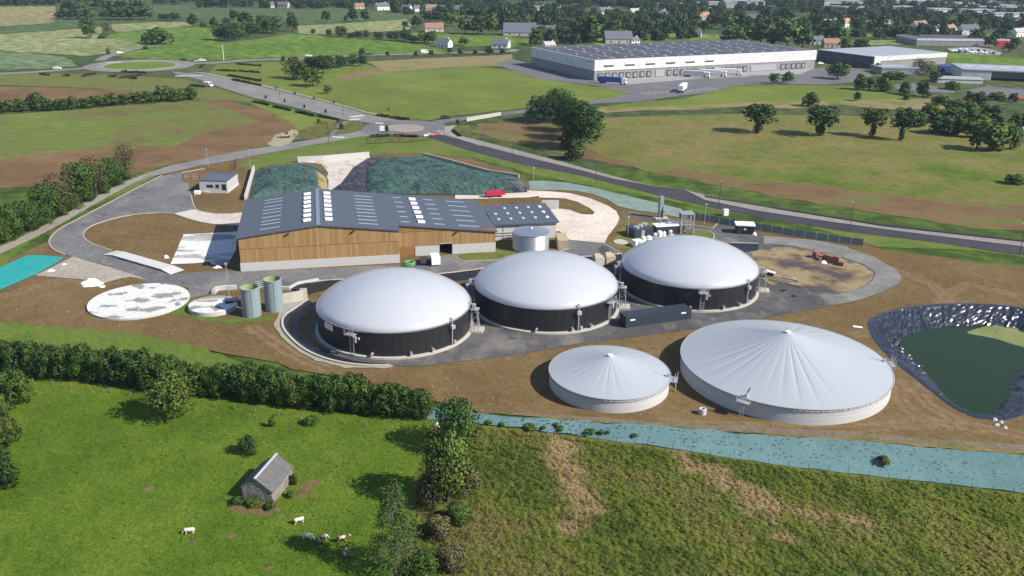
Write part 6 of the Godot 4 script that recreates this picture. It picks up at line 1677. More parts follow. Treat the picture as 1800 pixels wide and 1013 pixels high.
func mesh_fence() -> void:
	# woven screen in panels between posts, and the grey-green matting on the bank to its left
	sheet("matted_bank", w([4.9, -281.5, 9.5, -282.4, 18, -279.9, 25.2, -274.6, 31.2, -268.5, 37.4, -262.7, 43.3, -257.1, 50, -250.2, 48.4, -241, 41.6, -245.4, 35.6, -248.6, 31.3, -252.4, 28.6, -260.5, 25.4, -265.5, 20.2, -269.5, 14.7, -270.7, 5, -269.4]), [lin(0.19, 0.255, 0.23), lin(0.22, 0.30, 0.27), lin(0.27, 0.34, 0.31)], {"cell": 0.8, "up": 0.12, "freq": 0.12, "mat": M.road})
	M.screen = grained(mat(0.28, 0.36, 0.34, 0.8), M.t_soft, 2.0)
	var line := curve(w([47.4, -241.3, 52.5, -238.9, 56.9, -236.2, 67.2, -230, 80.3, -222.2, 91.1, -217.2]), 2)
	var o := thing("screen_fence", "grey-green screen fence of many panels along the yard's back edge", "fence", Vector3.ZERO)
	var run := 0.0
	for k in line.size() - 1: run += line[k].distance_to(line[k + 1])
	var n := int(run / 2.9)
	var spots := []
	var gone := 0.0
	var want := 0.0
	for k in line.size() - 1:
		var d := line[k].distance_to(line[k + 1])
		while want <= gone + d and spots.size() <= n:
			spots.append(line[k].lerp(line[k + 1], (want - gone) / d))
			want += run / n
		gone += d
	for k in spots.size() - 1:
		var a: Vector2 = spots[k]
		var b: Vector2 = spots[k + 1]
		var s := Shape.new()
		var dir := (b - a).normalized()
		var turn := Basis(Vector3.UP, atan2(-dir.y, dir.x))
		s.box(Vector3.ZERO, Vector3(a.distance_to(b) - 0.14, 1.9, 0.05), turn)
		part("panel", s, M.screen, o, Vector3((a.x + b.x) / 2.0, 1.1 + rng.randf_range(-0.03, 0.03), (a.y + b.y) / 2.0))
		s = Shape.new()
		s.tube(Vector3.ZERO, Vector3(0, 2.15, 0), 0.05, 0.05, 6)
		part("post", s, M.white, o, Vector3(a.x, 0, a.y))

func office_fence() -> void:
	# panel fence beside the office and the gate leaf
	var o := thing("gate_fence", "dark mesh fence panels beside the site office", "fence", Vector3.ZERO)
	var l := w([-106.9, -276.6, -104.4, -277, -102, -277.4])
	for k in l.size() - 1:
		var s := Shape.new()
		var d := l[k + 1] - l[k]
		var b := Basis(Vector3.UP, atan2(-d.y, d.x))
		for y in [0.1, 1.0, 1.75]: s.box(Vector3(0, y, 0), Vector3(d.length(), 0.07, 0.05), b)
		for j in 9: s.box(b * Vector3(d.length() * (j / 8.0 - 0.5), 0.95, 0), Vector3(0.04, 1.7, 0.04), b)
		part("panel", s, M.galva, o, Vector3((l[k].x + l[k + 1].x) / 2.0, 0.1, (l[k].y + l[k + 1].y) / 2.0))
	for q in l:
		var s := Shape.new()
		s.tube(Vector3.ZERO, Vector3(0, 1.9, 0), 0.09, 0.09, 6)
		part("post", s, M.dark, o, Vector3(q.x, 0.1, q.y))
	o = thing("boundary_fence", "dark slender fence running back from the site office", "fence", Vector3.ZERO)
	var line := w([-94.5, -290.5, -95.8, -296.3, -98.1, -305])
	for k in line.size() - 1:
		var s := Shape.new()
		var d := line[k + 1] - line[k]
		var b := Basis(Vector3.UP, atan2(-d.y, d.x))
		for y in [0.3, 0.9, 1.5]: s.box(Vector3(0, y, 0), Vector3(d.length(), 0.06, 0.05), b)
		for j in 7: s.box(b * Vector3(d.length() * (j / 6.0 - 0.5), 0.85, 0), Vector3(0.07, 1.7, 0.07), b)
		part("panel", s, M.dark, o, Vector3((line[k].x + line[k + 1].x) / 2.0, 0.0, (line[k].y + line[k + 1].y) / 2.0))
	var bn := 0
	for q in [[Vector3(-96.36, 0, -259.29), 1.6, 0.9, 1.2, "white skip box on the grass before the site office"], [Vector3(-92.09, 0, -261.92), 1.6, 0.7, 0.9, "white bench-like box under the office windows"], [Vector3(-93.8, 0, -260.46), 1.4, 0.4, 0.8, "tan pallet under the office windows"]]:
		var t := thing(["skip_box", "storage_box", "pallet"][bn], q[4], ["box", "box", "pallet"][bn], q[0] + Vector3(0, 0.08, 0), 0.05)
		var s := Shape.new()
		s.block(-q[1] / 2.0, q[1] / 2.0, 0.0, q[2], -q[3] / 2.0, q[3] / 2.0)
		part("body", s, M.cream if bn == 2 else M.white, t)
		s = Shape.new()
		s.block(-q[1] / 2.0 - 0.06, q[1] / 2.0 + 0.06, q[2], q[2] + 0.08, -q[3] / 2.0 - 0.06, q[3] / 2.0 + 0.06)
		part("lid", s, M.cream if bn == 2 else M.white, t)
		bn += 1

func mound(poly: PackedVector2Array, high: float, slope: float, cell: float, pal: Array, salt: float) -> Shape:
	# a heap under sheets: rises from its outline, with folds
	var s := Shape.new()
	lay(s, poly, pal, {"cell": cell, "up": 0.0, "freq": 0.13, "gain": 1.8, "salt": salt})
	var cached := {}
	var h := func(x: float, z: float) -> float:
		var key := Vector2(x, z)
		if not cached.has(key):
			var d := 99.0
			for k in poly.size():
				d = minf(d, key.distance_to(Geometry2D.get_closest_point_to_segment(key, poly[k], poly[(k + 1) % poly.size()])))
			var y := high * (1.0 - exp(-d * slope / high))
			cached[key] = 0.14 + y * (1.0 + 0.22 * coarse.get_noise_3d(x * 0.1, z * 0.1, salt)) + minf(d, 1.0) * (0.30 * coarse.get_noise_3d(x * 0.7, z * 0.7, salt) + 0.16 * fine.get_noise_2d(x * 0.9, z * 0.9))
		return cached[key]
	for k in s.v.size():
		var p := s.v[k]
		var y: float = h.call(p.x, p.z)
		s.v[k].y = y
		s.n[k] = Vector3(y - h.call(snappedf(p.x + 0.4, 0.1), snappedf(p.z, 0.1)), 0.4, y - h.call(snappedf(p.x, 0.1), snappedf(p.z + 0.4, 0.1))).normalized()
	return s

func clamps() -> void:
	M.net = land(M.t_fine, 3.0, 0.0, 0.6)
	var green := [lin(0.045, 0.05, 0.065), lin(0.045, 0.095, 0.085), lin(0.065, 0.145, 0.115), lin(0.055, 0.085, 0.085), lin(0.095, 0.165, 0.145)]
	var o := thing("silage_heap", "smaller silage heap under green netting beside the office track", "heap", Vector3.ZERO)
	part("netting", mound(w([-78.6, -252.8, -82.9, -270, -87.2, -289.6, -81.7, -295.4, -74.8, -298, -68.6, -297.3, -63.9, -289, -60.4, -279.1, -57.8, -266, -60.9, -261.4, -69.1, -258.3]), 2.2, 0.8, 0.7, green, 3.0), M.net, o)
	part("cut_face", mound(w([-62.6, -263.1, -65.8, -278.7, -68.7, -288.7, -64.3, -286.5, -60.6, -279, -58.5, -269.6, -57.4, -264.3]), 2.45, 1.2, 0.6, [lin(0.36, 0.24, 0.13), lin(0.40, 0.28, 0.16), lin(0.16, 0.17, 0.05)], 5.0), M.soil, o)
	o = thing("silage_heap", "larger silage heap under green netting and black plastic", "heap", Vector3.ZERO)
	part("netting", mound(w([-44.8, -261.5, -47.9, -274, -50.3, -292, -49.3, -306.5, -32.9, -313.6, -23.8, -304.8, -8.2, -288.3, -4.6, -287.5, 3, -281, 4.3, -267, -5.5, -264.6, -11.6, -262.5, -25.1, -262.6]), 2.4, 0.9, 0.7, green, 8.0), M.net, o)
	var foil := land(M.t_fine, 3.0, 0.0, 0.35)
	part("plastic_skirt", mound(w([-57.3, -263.4, -55.5, -275.5, -55.5, -297.1, -52.8, -312.2, -46.9, -315.1, -48.5, -300.9, -48.9, -287.8, -45.3, -263.2]), 1.0, 0.35, 0.6, [lin(0.03, 0.03, 0.045), lin(0.055, 0.05, 0.065), lin(0.10, 0.08, 0.09)], 12.0), foil, o)
	part("plastic_edge", mound(w([-5.9, -282.4, 0.4, -284.8, 3.7, -277.1, 4.4, -267, -1, -265.8, -4.2, -265.6]), 2.3, 1.0, 0.6, [lin(0.03, 0.03, 0.045), lin(0.10, 0.11, 0.12), lin(0.2, 0.21, 0.23)], 14.0), foil, o)
	sheet("clamp_floor", w([-76.6, -305.4, -68.7, -307.6, -52.8, -315.1, -51.8, -312.3, -53.1, -286.6, -57.2, -265.2, -59.5, -263.3, -62.4, -289.1, -67.6, -301.9]), [lin(0.58, 0.53, 0.48), lin(0.66, 0.62, 0.57)], {"cell": 0.8, "up": 0.11, "mat": M.pale, "fn": func(x: float, z: float, c: Color) -> Color: return c.lerp(lin(0.40, 0.29, 0.19), smoothstep(0.1, 0.5, coarse.get_noise_3d(x * 0.2, z * 0.2, 4.0)))})
	var s := Shape.new()
	strip(s, w([-79.8, -252.7, -88.1, -291.3]), 0.6, 0.0, 1.6)
	whole("clamp_wall", s, M.tank_concrete, "white concrete wall on the office side of the smaller silage heap", "wall")
	s = Shape.new()
	strip(s, w([-76.2, -304, -68, -306.4, -52.6, -314.2]), 0.6, 0.0, 2.0)
	whole("clamp_wall", s, M.tank_concrete, "white concrete wall closing the back of the silage clamp", "wall")
	s = Shape.new()
	strip(s, w([-33.3, -317.2, -24, -308.2, -8.3, -291.5, 1.8, -285.9]), 0.5, 0.0, 1.3)
	whole("clamp_wall", s, M.concrete, "low concrete wall behind the larger silage heap", "wall")
	var k := 0
	for q in w([-23.7, -267.7, -21.9, -267.1, -20.1, -267.9, -18.2, -267.3, -16.4, -268.1, -14.6, -267.5, -11.8, -268.4]):
		k += 1
		whole("sandbag", crumple(0.75, 1.0, k * 7.0), M.white, "%s white bag, from the left, at the foot of the larger silage heap" % nth(k), "bag", Vector3(q.x, 0.15, q.y), 0.3 * k, "white bags at the silage heap")

func ribbon(top: PackedVector2Array, low: PackedVector2Array, y0: float, y1: float, cell: float, rough: float, salt: float, folds := 0.0) -> Shape:
	# a sheet stretched between two lines of equal length, with wrinkles
	var s := Shape.new()
	var run := 0.0
	for k in top.size() - 1: run += top[k].distance_to(top[k + 1])
	var nu := int(run / cell)
	var at := func(line: PackedVector2Array, t: float) -> Vector2:
		var f := t * (line.size() - 1)
		var i := mini(int(f), line.size() - 2)
		return line[i].lerp(line[i + 1], f - i)
	var deep := top[0].distance_to(low[0])
	for k in top.size(): deep = maxf(deep, top[k].distance_to(low[k]))
	var nv := maxi(3, int(deep / cell))
	var pos := func(i: int, j: int) -> Vector3:
		var a: Vector2 = at.call(top, float(i) / nu)
		var b: Vector2 = at.call(low, float(i) / nu)
		var q := float(j) / nv
		var p := a.lerp(b, q)
		var y := lerpf(y0, y1, q)
		if j > 0 and j < nv: y += rough * (coarse.get_noise_3d(p.x * 0.9, p.y * 0.9, salt) + 0.5 * fine.get_noise_2d(p.x * 0.8, p.y * 1.9))
		if folds > 0.0: y += folds * maxf(0.0, 1.0 - absf(fposmod(float(i) / nu * run, 5.2) - 2.6) * 3.0) * sin(q * PI)
		return Vector3(p.x, y, p.y)
	var net := []
	for i in nu + 1:
		var row := PackedVector3Array()
		for j in nv + 1: row.append(pos.call(i, j))
		net.append(row)
	var nrm := func(i: int, j: int) -> Vector3:
		var u: Vector3 = net[mini(i + 1, nu)][j] - net[maxi(i - 1, 0)][j]
		var v: Vector3 = net[i][mini(j + 1, nv)] - net[i][maxi(j - 1, 0)]
		var q := u.cross(v).normalized()
		return q if q.y > 0.0 else -q
	for i in nu:
		for j in nv:
			var q := [[i, j], [i + 1, j], [i + 1, j + 1], [i, j + 1]]
			if (net[i + 1][j] - net[i][j]).cross(net[i + 1][j + 1] - net[i][j]).y <= 0.0: q.reverse()
			s.smooth(net[q[0][0]][q[0][1]], net[q[1][0]][q[1][1]], net[q[2][0]][q[2][1]], net[q[3][0]][q[3][1]], nrm.call(q[0][0], q[0][1]), nrm.call(q[1][0], q[1][1]), nrm.call(q[2][0], q[2][1]), nrm.call(q[3][0], q[3][1]))
	return s

func lagoon() -> void:
	var rim := lagoon_rim()
	rim.append(rim[0])
	var mid := Vector2.ZERO
	for k in rim.size() - 1: mid += rim[k] / (rim.size() - 1)
	var low := PackedVector2Array()
	var lip := PackedVector2Array()
	for q in rim:
		low.append(q + (mid - q).normalized() * 12.0)
		lip.append(q + (q - mid).normalized() * 0.9)
	M.liner = mat(0.014, 0.017, 0.030, 0.3, 0.0, 0.7)
	var s := ribbon(rim, low, 0.12, -5.2, 0.34, 0.36, 4.0, 0.4)
	setting("lagoon_liner", s, M.liner, "wrinkled shiny black liner on the sides of the lagoon")
	s = ribbon(lip, rim, 0.05, 0.14, 0.8, 0.06, 6.0)
	setting("liner_lip", s, M.liner)
	# bed below, then dark green water
	s = Shape.new()
	lay(s, rim.slice(0, rim.size() - 1), [lin(0.03, 0.04, 0.02)], {"cell": 3.0, "up": 0.0})
	for k in s.v.size(): s.v[k].y = -5.1
	setting("lagoon_bed", s, M.land)
	var edge := PackedVector2Array()
	for k in rim.size() - 1: edge.append(rim[k] + (mid - rim[k]).normalized() * 6.0)
	s = Shape.new()
	lay(s, edge, [lin(0.012, 0.022, 0.010), lin(0.016, 0.026, 0.012)], {"cell": 1.0, "up": 0.0, "freq": 0.05})
	for k in s.v.size(): s.v[k].y = -2.6
	M.water = mat(0.016, 0.034, 0.015, 0.04, 0.0, 0.2)
	M.water.heightmap_enabled = false
	setting("lagoon_water", s, M.water, "dark green still water in the lagoon")
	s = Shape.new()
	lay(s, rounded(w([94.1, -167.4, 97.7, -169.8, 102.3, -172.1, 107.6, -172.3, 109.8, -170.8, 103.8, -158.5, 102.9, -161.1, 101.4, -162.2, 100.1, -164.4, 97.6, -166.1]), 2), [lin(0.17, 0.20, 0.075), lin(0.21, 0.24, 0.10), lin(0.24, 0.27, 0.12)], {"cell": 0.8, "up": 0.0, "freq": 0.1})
	for k in s.v.size(): s.v[k].y = -2.57  # paler green patch, a flat sheet just above the water
	setting("pale_green_sheet", s, M.land, "pale green sheet on the water in the lagoon's far corner")

func bunds() -> void:
	# black liner on the banks round the digesters, under a pale kerb
	for a in [[w([-43.6, -173.7, -45.2, -168.3, -46.5, -164.3, -45.7, -159.9, -43.7, -155.7, -39.7, -149.8, -35.6, -145.8, -30.8, -143.2, -25.9, -142.2, -21.7, -142.4]), w([-40.8, -170.1, -42.1, -165.3, -42.9, -162.2, -42.1, -158.6, -40.4, -155.1, -37.6, -151.1, -34.4, -148, -30.3, -145, -26.1, -143.6, -21.8, -143.2]), 4.0], [w([-49.7, -180.4, -47.2, -183.3, -42.7, -185.2, -37.9, -186.4, -34.4, -187.1]), w([-44.2, -177.1, -42.9, -178.5, -40.4, -180.4, -36.8, -182.3, -33.8, -183.4]), 5.0], [w([-17.7, -190.5, -13.4, -192.1, -6, -195.1, -2.3, -201.6]), w([-15.6, -185.8, -12.4, -187.1, -7.8, -188.7, -4.5, -197]), 6.0], [w([10.8, -203.6, 17.2, -204.7, 23.6, -205.7, 22.4, -205, 27.2, -207.8]), w([11.5, -199.4, 16.8, -199.3, 21.8, -196.1, 22.6, -200.4, 26.9, -203.4]), 7.0], [w([56.7, -217.6, 60.8, -217.5, 64, -217.3]), w([57.2, -210.1, 59.6, -210.9, 62.7, -212.5]), 8.0]]:
		var s := ribbon(curve(a[0], 2), curve(a[1], 2), 0.36, 0.14, 0.6, 0.16, a[2])
		setting("bund_liner", s, M.foil)
		var k := Shape.new()
		strip(k, curve(a[0], 2), 0.45, -0.05, 0.42)
		setting("bund_kerb", k, M.concrete)
	# pale earth lip outside the first digester's bund
	sheet("sand_path", ragged(w([-48.3, -172.7, -47.8, -168.2, -47.4, -160.9, -45.5, -156.3, -40.7, -149.1, -35.5, -144.2, -29.7, -141.4, -21.2, -141.8, -21.2, -142.8, -25.9, -142.6, -30.9, -143.6, -35.7, -146.2, -39.9, -150.3, -43.8, -156.4, -45.6, -160.3, -46.5, -165.9, -46.8, -172.3]), 1.5, 0.3), [lin(0.40, 0.31, 0.22), lin(0.48, 0.39, 0.29)], {"cell": 0.6, "up": 0.14, "mat": M.soil})
	sheet("concrete_pad", w([-48.1, -172.7, -44.3, -173.7, -43.6, -173.7, -45.3, -168.7, -46.4, -165.1, -47, -165.1]), [lin(0.33, 0.31, 0.28), lin(0.40, 0.37, 0.33)], {"cell": 0.6, "up": 0.17, "mat": M.road})

# ---------------------------------------------------------------- surroundings

func surroundings() -> void:
	bank()
	barn()
	herd()
	posts()
	traffic()
	industry()
	village()
	distance()
	tufts()
	clods()

func bank() -> void:
	# blue geotextile pinned over the slope
	M.cloth = land(M.t_soft, 5.0, 1.0, 0.9)
	var o := sheet("geotextile_bank", ragged(w([-12.1, -128.4, -4.3, -125.5, 18.5, -122.9, 44.8, -119.8, 78, -115.4, 100, -112.4, 95.9, -105.4, 75.5, -109.6, 43.5, -114.6, 18.2, -119.9, 5.8, -122, -4.2, -123.5, -9.9, -125.3, -13.4, -125.7, -13.6, -127.6]), 3.0, 0.25), [lin(0.105, 0.205, 0.22), lin(0.125, 0.232, 0.247), lin(0.15, 0.265, 0.28)], {"cell": 0.5, "up": 0.09, "freq": 0.06, "mat": M.cloth, "jit": 0.1, "label": "blue geotextile sheet pinned over the bank"})
	# slits, pins and puckers in the cloth
	var s := Shape.new()
	var r := RandomNumberGenerator.new()
	r.seed = 77
	for k in 360:
		var x := r.randf_range(-2.0, 88.0)
		var z := between(x, BANK_X, BANK_Z) + between(x, DROP_X, DROP_WIDE) * r.randf_range(0.06, 0.9)
		var p := on(x, z, 0.13)
		var l := r.randf_range(0.08, 0.32)
		s.quad(p + Vector3(-l, 0.02, 0.05), p + Vector3(0, -0.02, 0.1), p + Vector3(l, 0.02, 0.05), p + Vector3(0, 0.06, -0.04))
	tag(part("slits", s, M.dark, o), "", "", "", "stuff")
	# earth track and strip of dry grass along the top
	sheet("track", ragged(w([-4.4, -126.7, 9.5, -124.5, 27.4, -122.2, 40.6, -120.8, 53.7, -119.8, 70.5, -117.7, 86.8, -115.7, 87.6, -117, 71.2, -119.2, 54.2, -121.2, 41.1, -122.6, 27.6, -123.4, 9.5, -125.5]), 2.0, 0.35), [lin(0.17, 0.14, 0.13), lin(0.22, 0.17, 0.13), lin(0.12, 0.15, 0.05)], {"cell": 0.6, "up": 0.07, "freq": 0.2, "mat": M.soil})
	sheet("dry_grass_strip", ragged(w([-5.3, -126.3, 9.5, -124.2, 27.4, -121.8, 44.9, -120, 78.1, -115.6, 90, -114, 90.9, -115.3, 78.9, -117.1, 45.2, -121.3, 27.5, -122.7, 9.5, -125.1]), 1.5, 0.3), [lin(0.28, 0.20, 0.10), lin(0.20, 0.16, 0.06), lin(0.12, 0.15, 0.04)], {"cell": 0.6, "up": 0.05, "freq": 0.2, "mat": M.turf})
	grove([56.7, -114.9, 1.4, 2, 5], "bank_weed", "spiky lone weed growing through the blue bank", "shrub", 1)
	var list: Array = [3.2, -122.7, 0.6, 2.1, 4, 5.3, -122.6, 0.5, 1.2, 4, 7.4, -123, 0.6, 0.9, 4, 8, -122.4, 0.5, 1.8, 4, 12.7, -121.7, 0.5, 1.8, 4, 14.4, -121.5, 0.5, 1.2, 4, 15.5, -121.5, 0.5, 0.8, 4, 19.6, -120.9, 0.4, 1.2, 4, -1.3, -123.3, 0.5, 1.2, 4, -3.4, -123.7, 0.5, 1.2, 4]
	grove(list, "bank_weed", "%s dark weed tuft on the upper blue bank, from the left", "weed", 0, "weed tufts on the blue bank")
	var line := curve(w([-3.3, -123.3, 5.8, -121.7, 18.2, -119.5, 43.4, -114.1, 75.2, -109.1, 89.3, -106.5]), 1)
	var k := 0
	var t := 0.0
	var pole := Shape.new()
	pole.tube(Vector3.ZERO, Vector3(0.03, 1.15, 0), 0.045, 0.035, 5)
	var pm := pole.mesh()
	for j in line.size() - 1:
		var d := line[j].distance_to(line[j + 1])
		while t < d:
			var q := line[j].lerp(line[j + 1], t / d)
			k += 1
			whole("bank_post", pm, M.bark, "%s slender post, from the left, along the foot of the blue bank" % nth(k), "post", on(q.x, q.y), k * 0.7, "posts along the foot of the blue bank")
			t += 2.9
		t -= d

func barn() -> void:
	var o := thing("stone_barn", "small grey stone barn with a slate roof in the meadow", "barn", Vector3(-37.1, level(-37.1, -103.3), -103.26), deg_to_rad(-12.0))
	var W := 4.6
	var D := 6.2
	var e := 2.05
	var ridge := 3.75
	M.stone = grained(mat(0.34, 0.32, 0.29, 0.95), M.t_fine, 1.6)
	M.slate = grained(mat(0.20, 0.195, 0.205, 0.7), M.t_fine, 2.0)
	var s := Shape.new()
	for z in [0.0, -D]:
		var q := [Vector3(0, -0.2, z), Vector3(W, -0.2, z), Vector3(W, e, z), Vector3(W / 2, ridge, z), Vector3(0, e, z)]
		if z < 0: q.reverse()
		s.tri(q[0], q[1], q[2]); s.tri(q[0], q[2], q[3]); s.tri(q[0], q[3], q[4])
	s.quad(Vector3(W, -0.2, 0), Vector3(W, -0.2, -D), Vector3(W, e, -D), Vector3(W, e, 0))
	s.quad(Vector3(0, -0.2, -D), Vector3(0, -0.2, 0), Vector3(0, e, 0), Vector3(0, e, -D))
	var wall := part("wall", s, M.stone, o)
	# courses of stones standing proud of the mortar
	var kinds := []
	var tones := [M.stone, grained(mat(0.44, 0.42, 0.38, 0.95), M.t_fine, 1.3), grained(mat(0.27, 0.255, 0.24, 0.95), M.t_fine, 1.7)]
	for k in 5:
		s = Shape.new()
		s.box(Vector3.ZERO, Vector3(0.34 + 0.07 * k, 0.2 + 0.02 * (k % 3), 0.07))
		kinds.append(s.mesh())
	for face in 2:
		var wide := W if face == 0 else D
		var y := 0.1
		while y < ridge - 0.25:
			var span := wide / 2.0 if face == 1 or y < e else (wide / 2.0) * (ridge - y - 0.1) / (ridge - e)
			if face == 1 and y > e - 0.12: break
			var x := wide / 2.0 - span + rng.randf() * 0.2 + 0.15
			while x < wide / 2.0 + span - 0.3:
				var st := part("stone", kinds[rng.randi() % 5], tones[rng.randi() % 3], wall, Vector3(x + 0.2, y, 0.01) if face == 0 else Vector3(W + 0.01, y, -x - 0.2))
				if face == 1: st.rotation.y = PI / 2
				x += rng.randf_range(0.52, 0.74)
			y += 0.29
	s = Shape.new()
	var r := Shape.new()
	for side in [0, 1]:
		var a := Vector3(W / 2, ridge + 0.08, 0.2)
		var b := Vector3(W + 0.25, e - 0.1, 0.2) if side else Vector3(-0.25, e - 0.1, 0.2)
		var back := Vector3(0, 0, -D - 0.4)
		if side: s.quad(a, b, b + back, a + back)
		else: s.quad(b, a, a + back, b + back)
		# slates in lapped courses
		for c in 11:
			var p0 := a.lerp(b, c / 11.0)
			var p1 := a.lerp(b, (c + 1.06) / 11.0)
			var up := Vector3(b.y - a.y, a.x - b.x, 0).normalized() * (-1.0 if side == 0 else 1.0)
			if up.y < 0: up = -up
			for k in 16:
				var z0 := -k * (D + 0.4) / 16.0 - (0.2 if c % 2 else 0.0)
				var z1 := z0 - (D + 0.4) / 16.0 + 0.02
				z1 = maxf(z1, -D - 0.4)
				var lift := up * (0.015 + rng.randf() * 0.02)
				var q := [p0 + Vector3(0, 0, z0) + up * 0.005, p1 + Vector3(0, 0, z0) + lift, p1 + Vector3(0, 0, z1) + lift, p0 + Vector3(0, 0, z1) + up * 0.005]
				if side == 0: q.reverse()
				r.quad(q[0], q[1], q[2], q[3], Color.WHITE * rng.randf_range(0.72, 1.0))
	var roof := part("roof", s, M.slate, o)
	var sm: StandardMaterial3D = M.slate.duplicate()
	sm.vertex_color_use_as_albedo = true
	tag(part("slates", r, sm, roof), "", "", "", "stuff")
	s = Shape.new()
	s.box(Vector3(W / 2, ridge + 0.12, -D / 2 + 0.0), Vector3(0.3, 0.12, D + 0.5))
	part("ridge_tiles", s, M.tank_concrete, roof)
	sheet("worn_earth", ragged(w([-38.7, -101.6, -36.6, -102.5, -31.9, -102.4, -31.3, -101.3, -31.3, -99.8, -34.5, -99.5, -37.8, -100.5]), 1.0, 0.3), [lin(0.15, 0.10, 0.05), lin(0.20, 0.13, 0.07), lin(0.07, 0.11, 0.02)], {"cell": 0.4, "up": 0.06, "freq": 0.35, "mat": M.soil})
	sheet("worn_earth", ragged(w([-29.3, -103.1, -30.1, -105.4, -29.3, -107.7, -27, -108.7, -27.8, -105.8, -28.3, -103.6]), 1.0, 0.3), [lin(0.15, 0.10, 0.05), lin(0.20, 0.13, 0.07), lin(0.07, 0.11, 0.02)], {"cell": 0.4, "up": 0.06, "freq": 0.35, "mat": M.soil})
	grove([-37.6, -102.3, 1, 2.1, 4, -35.2, -102, 1, 2.1, 4, -32.7, -101.3, 1, 1.8, 4, -30.8, -107.2, 1.6, 1.1, 4, -30.6, -104, 1, 1.3, 4], "barn_nettle", "%s clump of nettles at the foot of the stone barn, from the left", "weed", 1, "nettles round the barn")
	for k in 3:
		var q: Vector2 = w([-29.6, -88.7, -35.9, -95, -50.9, -105.3])[k]
		sheet("worn_earth", ragged(ring(q.x, q.y, 0.5 + 0.12 * (k % 4), 9), 0.4, 0.25, k), [lin(0.16, 0.12, 0.05), lin(0.20, 0.15, 0.08)], {"cell": 0.3, "up": 0.06, "freq": 0.5, "mat": M.soil})

func blend(bones: Array, cell: float, tint) -> Shape:
	# surface nets over tapered capsules [a, b, radius at a, radius at b] joined by a smooth minimum
	var lo := Vector3.ONE * 99.0
	var hi := Vector3.ONE * -99.0
	for b in bones:
		var r := maxf(b[2], b[3]) + cell * 2.0
		for q in [b[0], b[1]]:
			lo = lo.min(q - Vector3.ONE * r); hi = hi.max(q + Vector3.ONE * r)
	var n := Vector3i(((hi - lo) / cell).ceil()) + Vector3i.ONE
	var f := PackedFloat32Array()
	f.resize(n.x * n.y * n.z)
	var val := func(p: Vector3) -> float:
		var d := 9.0
		for b in bones:
			var ab: Vector3 = b[1] - b[0]
			var t := clampf((p - b[0]).dot(ab) / ab.length_squared(), 0.0, 1.0)
			var e: float = p.distance_to(b[0] + ab * t) - lerpf(b[2], b[3], t)
			var h := clampf(0.5 + 0.5 * (d - e) / 0.06, 0.0, 1.0)
			d = lerpf(d, e, h) - 0.06 * h * (1.0 - h)
		return d
	for z in n.z:
		for y in n.y:
			for x in n.x:
				f[(z * n.y + y) * n.x + x] = val.call(lo + Vector3(x, y, z) * cell)
	var spot := {}
	var step := [1, n.x, n.x * n.y]
	for z in n.z - 1:
		for y in n.y - 1:
			for x in n.x - 1:
				var i := (z * n.y + y) * n.x + x
				var sum := Vector3.ZERO
				var m := 0
				for c in 8:
					var ci: int = i + (c & 1) + (n.x if c & 2 else 0) + (n.x * n.y if c & 4 else 0)
					for ax in 3:
						if c & (1 << ax): continue
						var fa := f[ci]
						var fb: float = f[ci + step[ax]]
						if (fa < 0.0) != (fb < 0.0):
							var p := Vector3(c & 1, (c >> 1) & 1, (c >> 2) & 1)
							p[ax] += fa / (fa - fb)
							sum += p
							m += 1
				if m: spot[i] = lo + (Vector3(x, y, z) + sum / m) * cell
	var s := Shape.new()
	var grad := func(p: Vector3) -> Vector3:
		return Vector3(val.call(p + Vector3(0.02, 0, 0)) - val.call(p - Vector3(0.02, 0, 0)), val.call(p + Vector3(0, 0.02, 0)) - val.call(p - Vector3(0, 0.02, 0)), val.call(p + Vector3(0, 0, 0.02)) - val.call(p - Vector3(0, 0, 0.02))).normalized()
	var normals := {}
	for i in spot: normals[i] = grad.call(spot[i])
	for z in range(1, n.z - 1):
		for y in range(1, n.y - 1):
			for x in range(1, n.x - 1):
				var i := (z * n.y + y) * n.x + x
				for ax in 3:
					var a := f[i]
					var b: float = f[i + step[ax]]
					if (a < 0.0) == (b < 0.0): continue
					var u: int = step[(ax + 1) % 3]
					var w_: int = step[(ax + 2) % 3]
					var q := [i, i - u, i - u - w_, i - w_]
					if a >= 0.0: q.reverse()
					for k in [0, 2, 1, 0, 3, 2]:
						s.v.append(spot[q[k]]); s.n.append(normals[q[k]]); s.c.append(tint.call(spot[q[k]]))
	return s

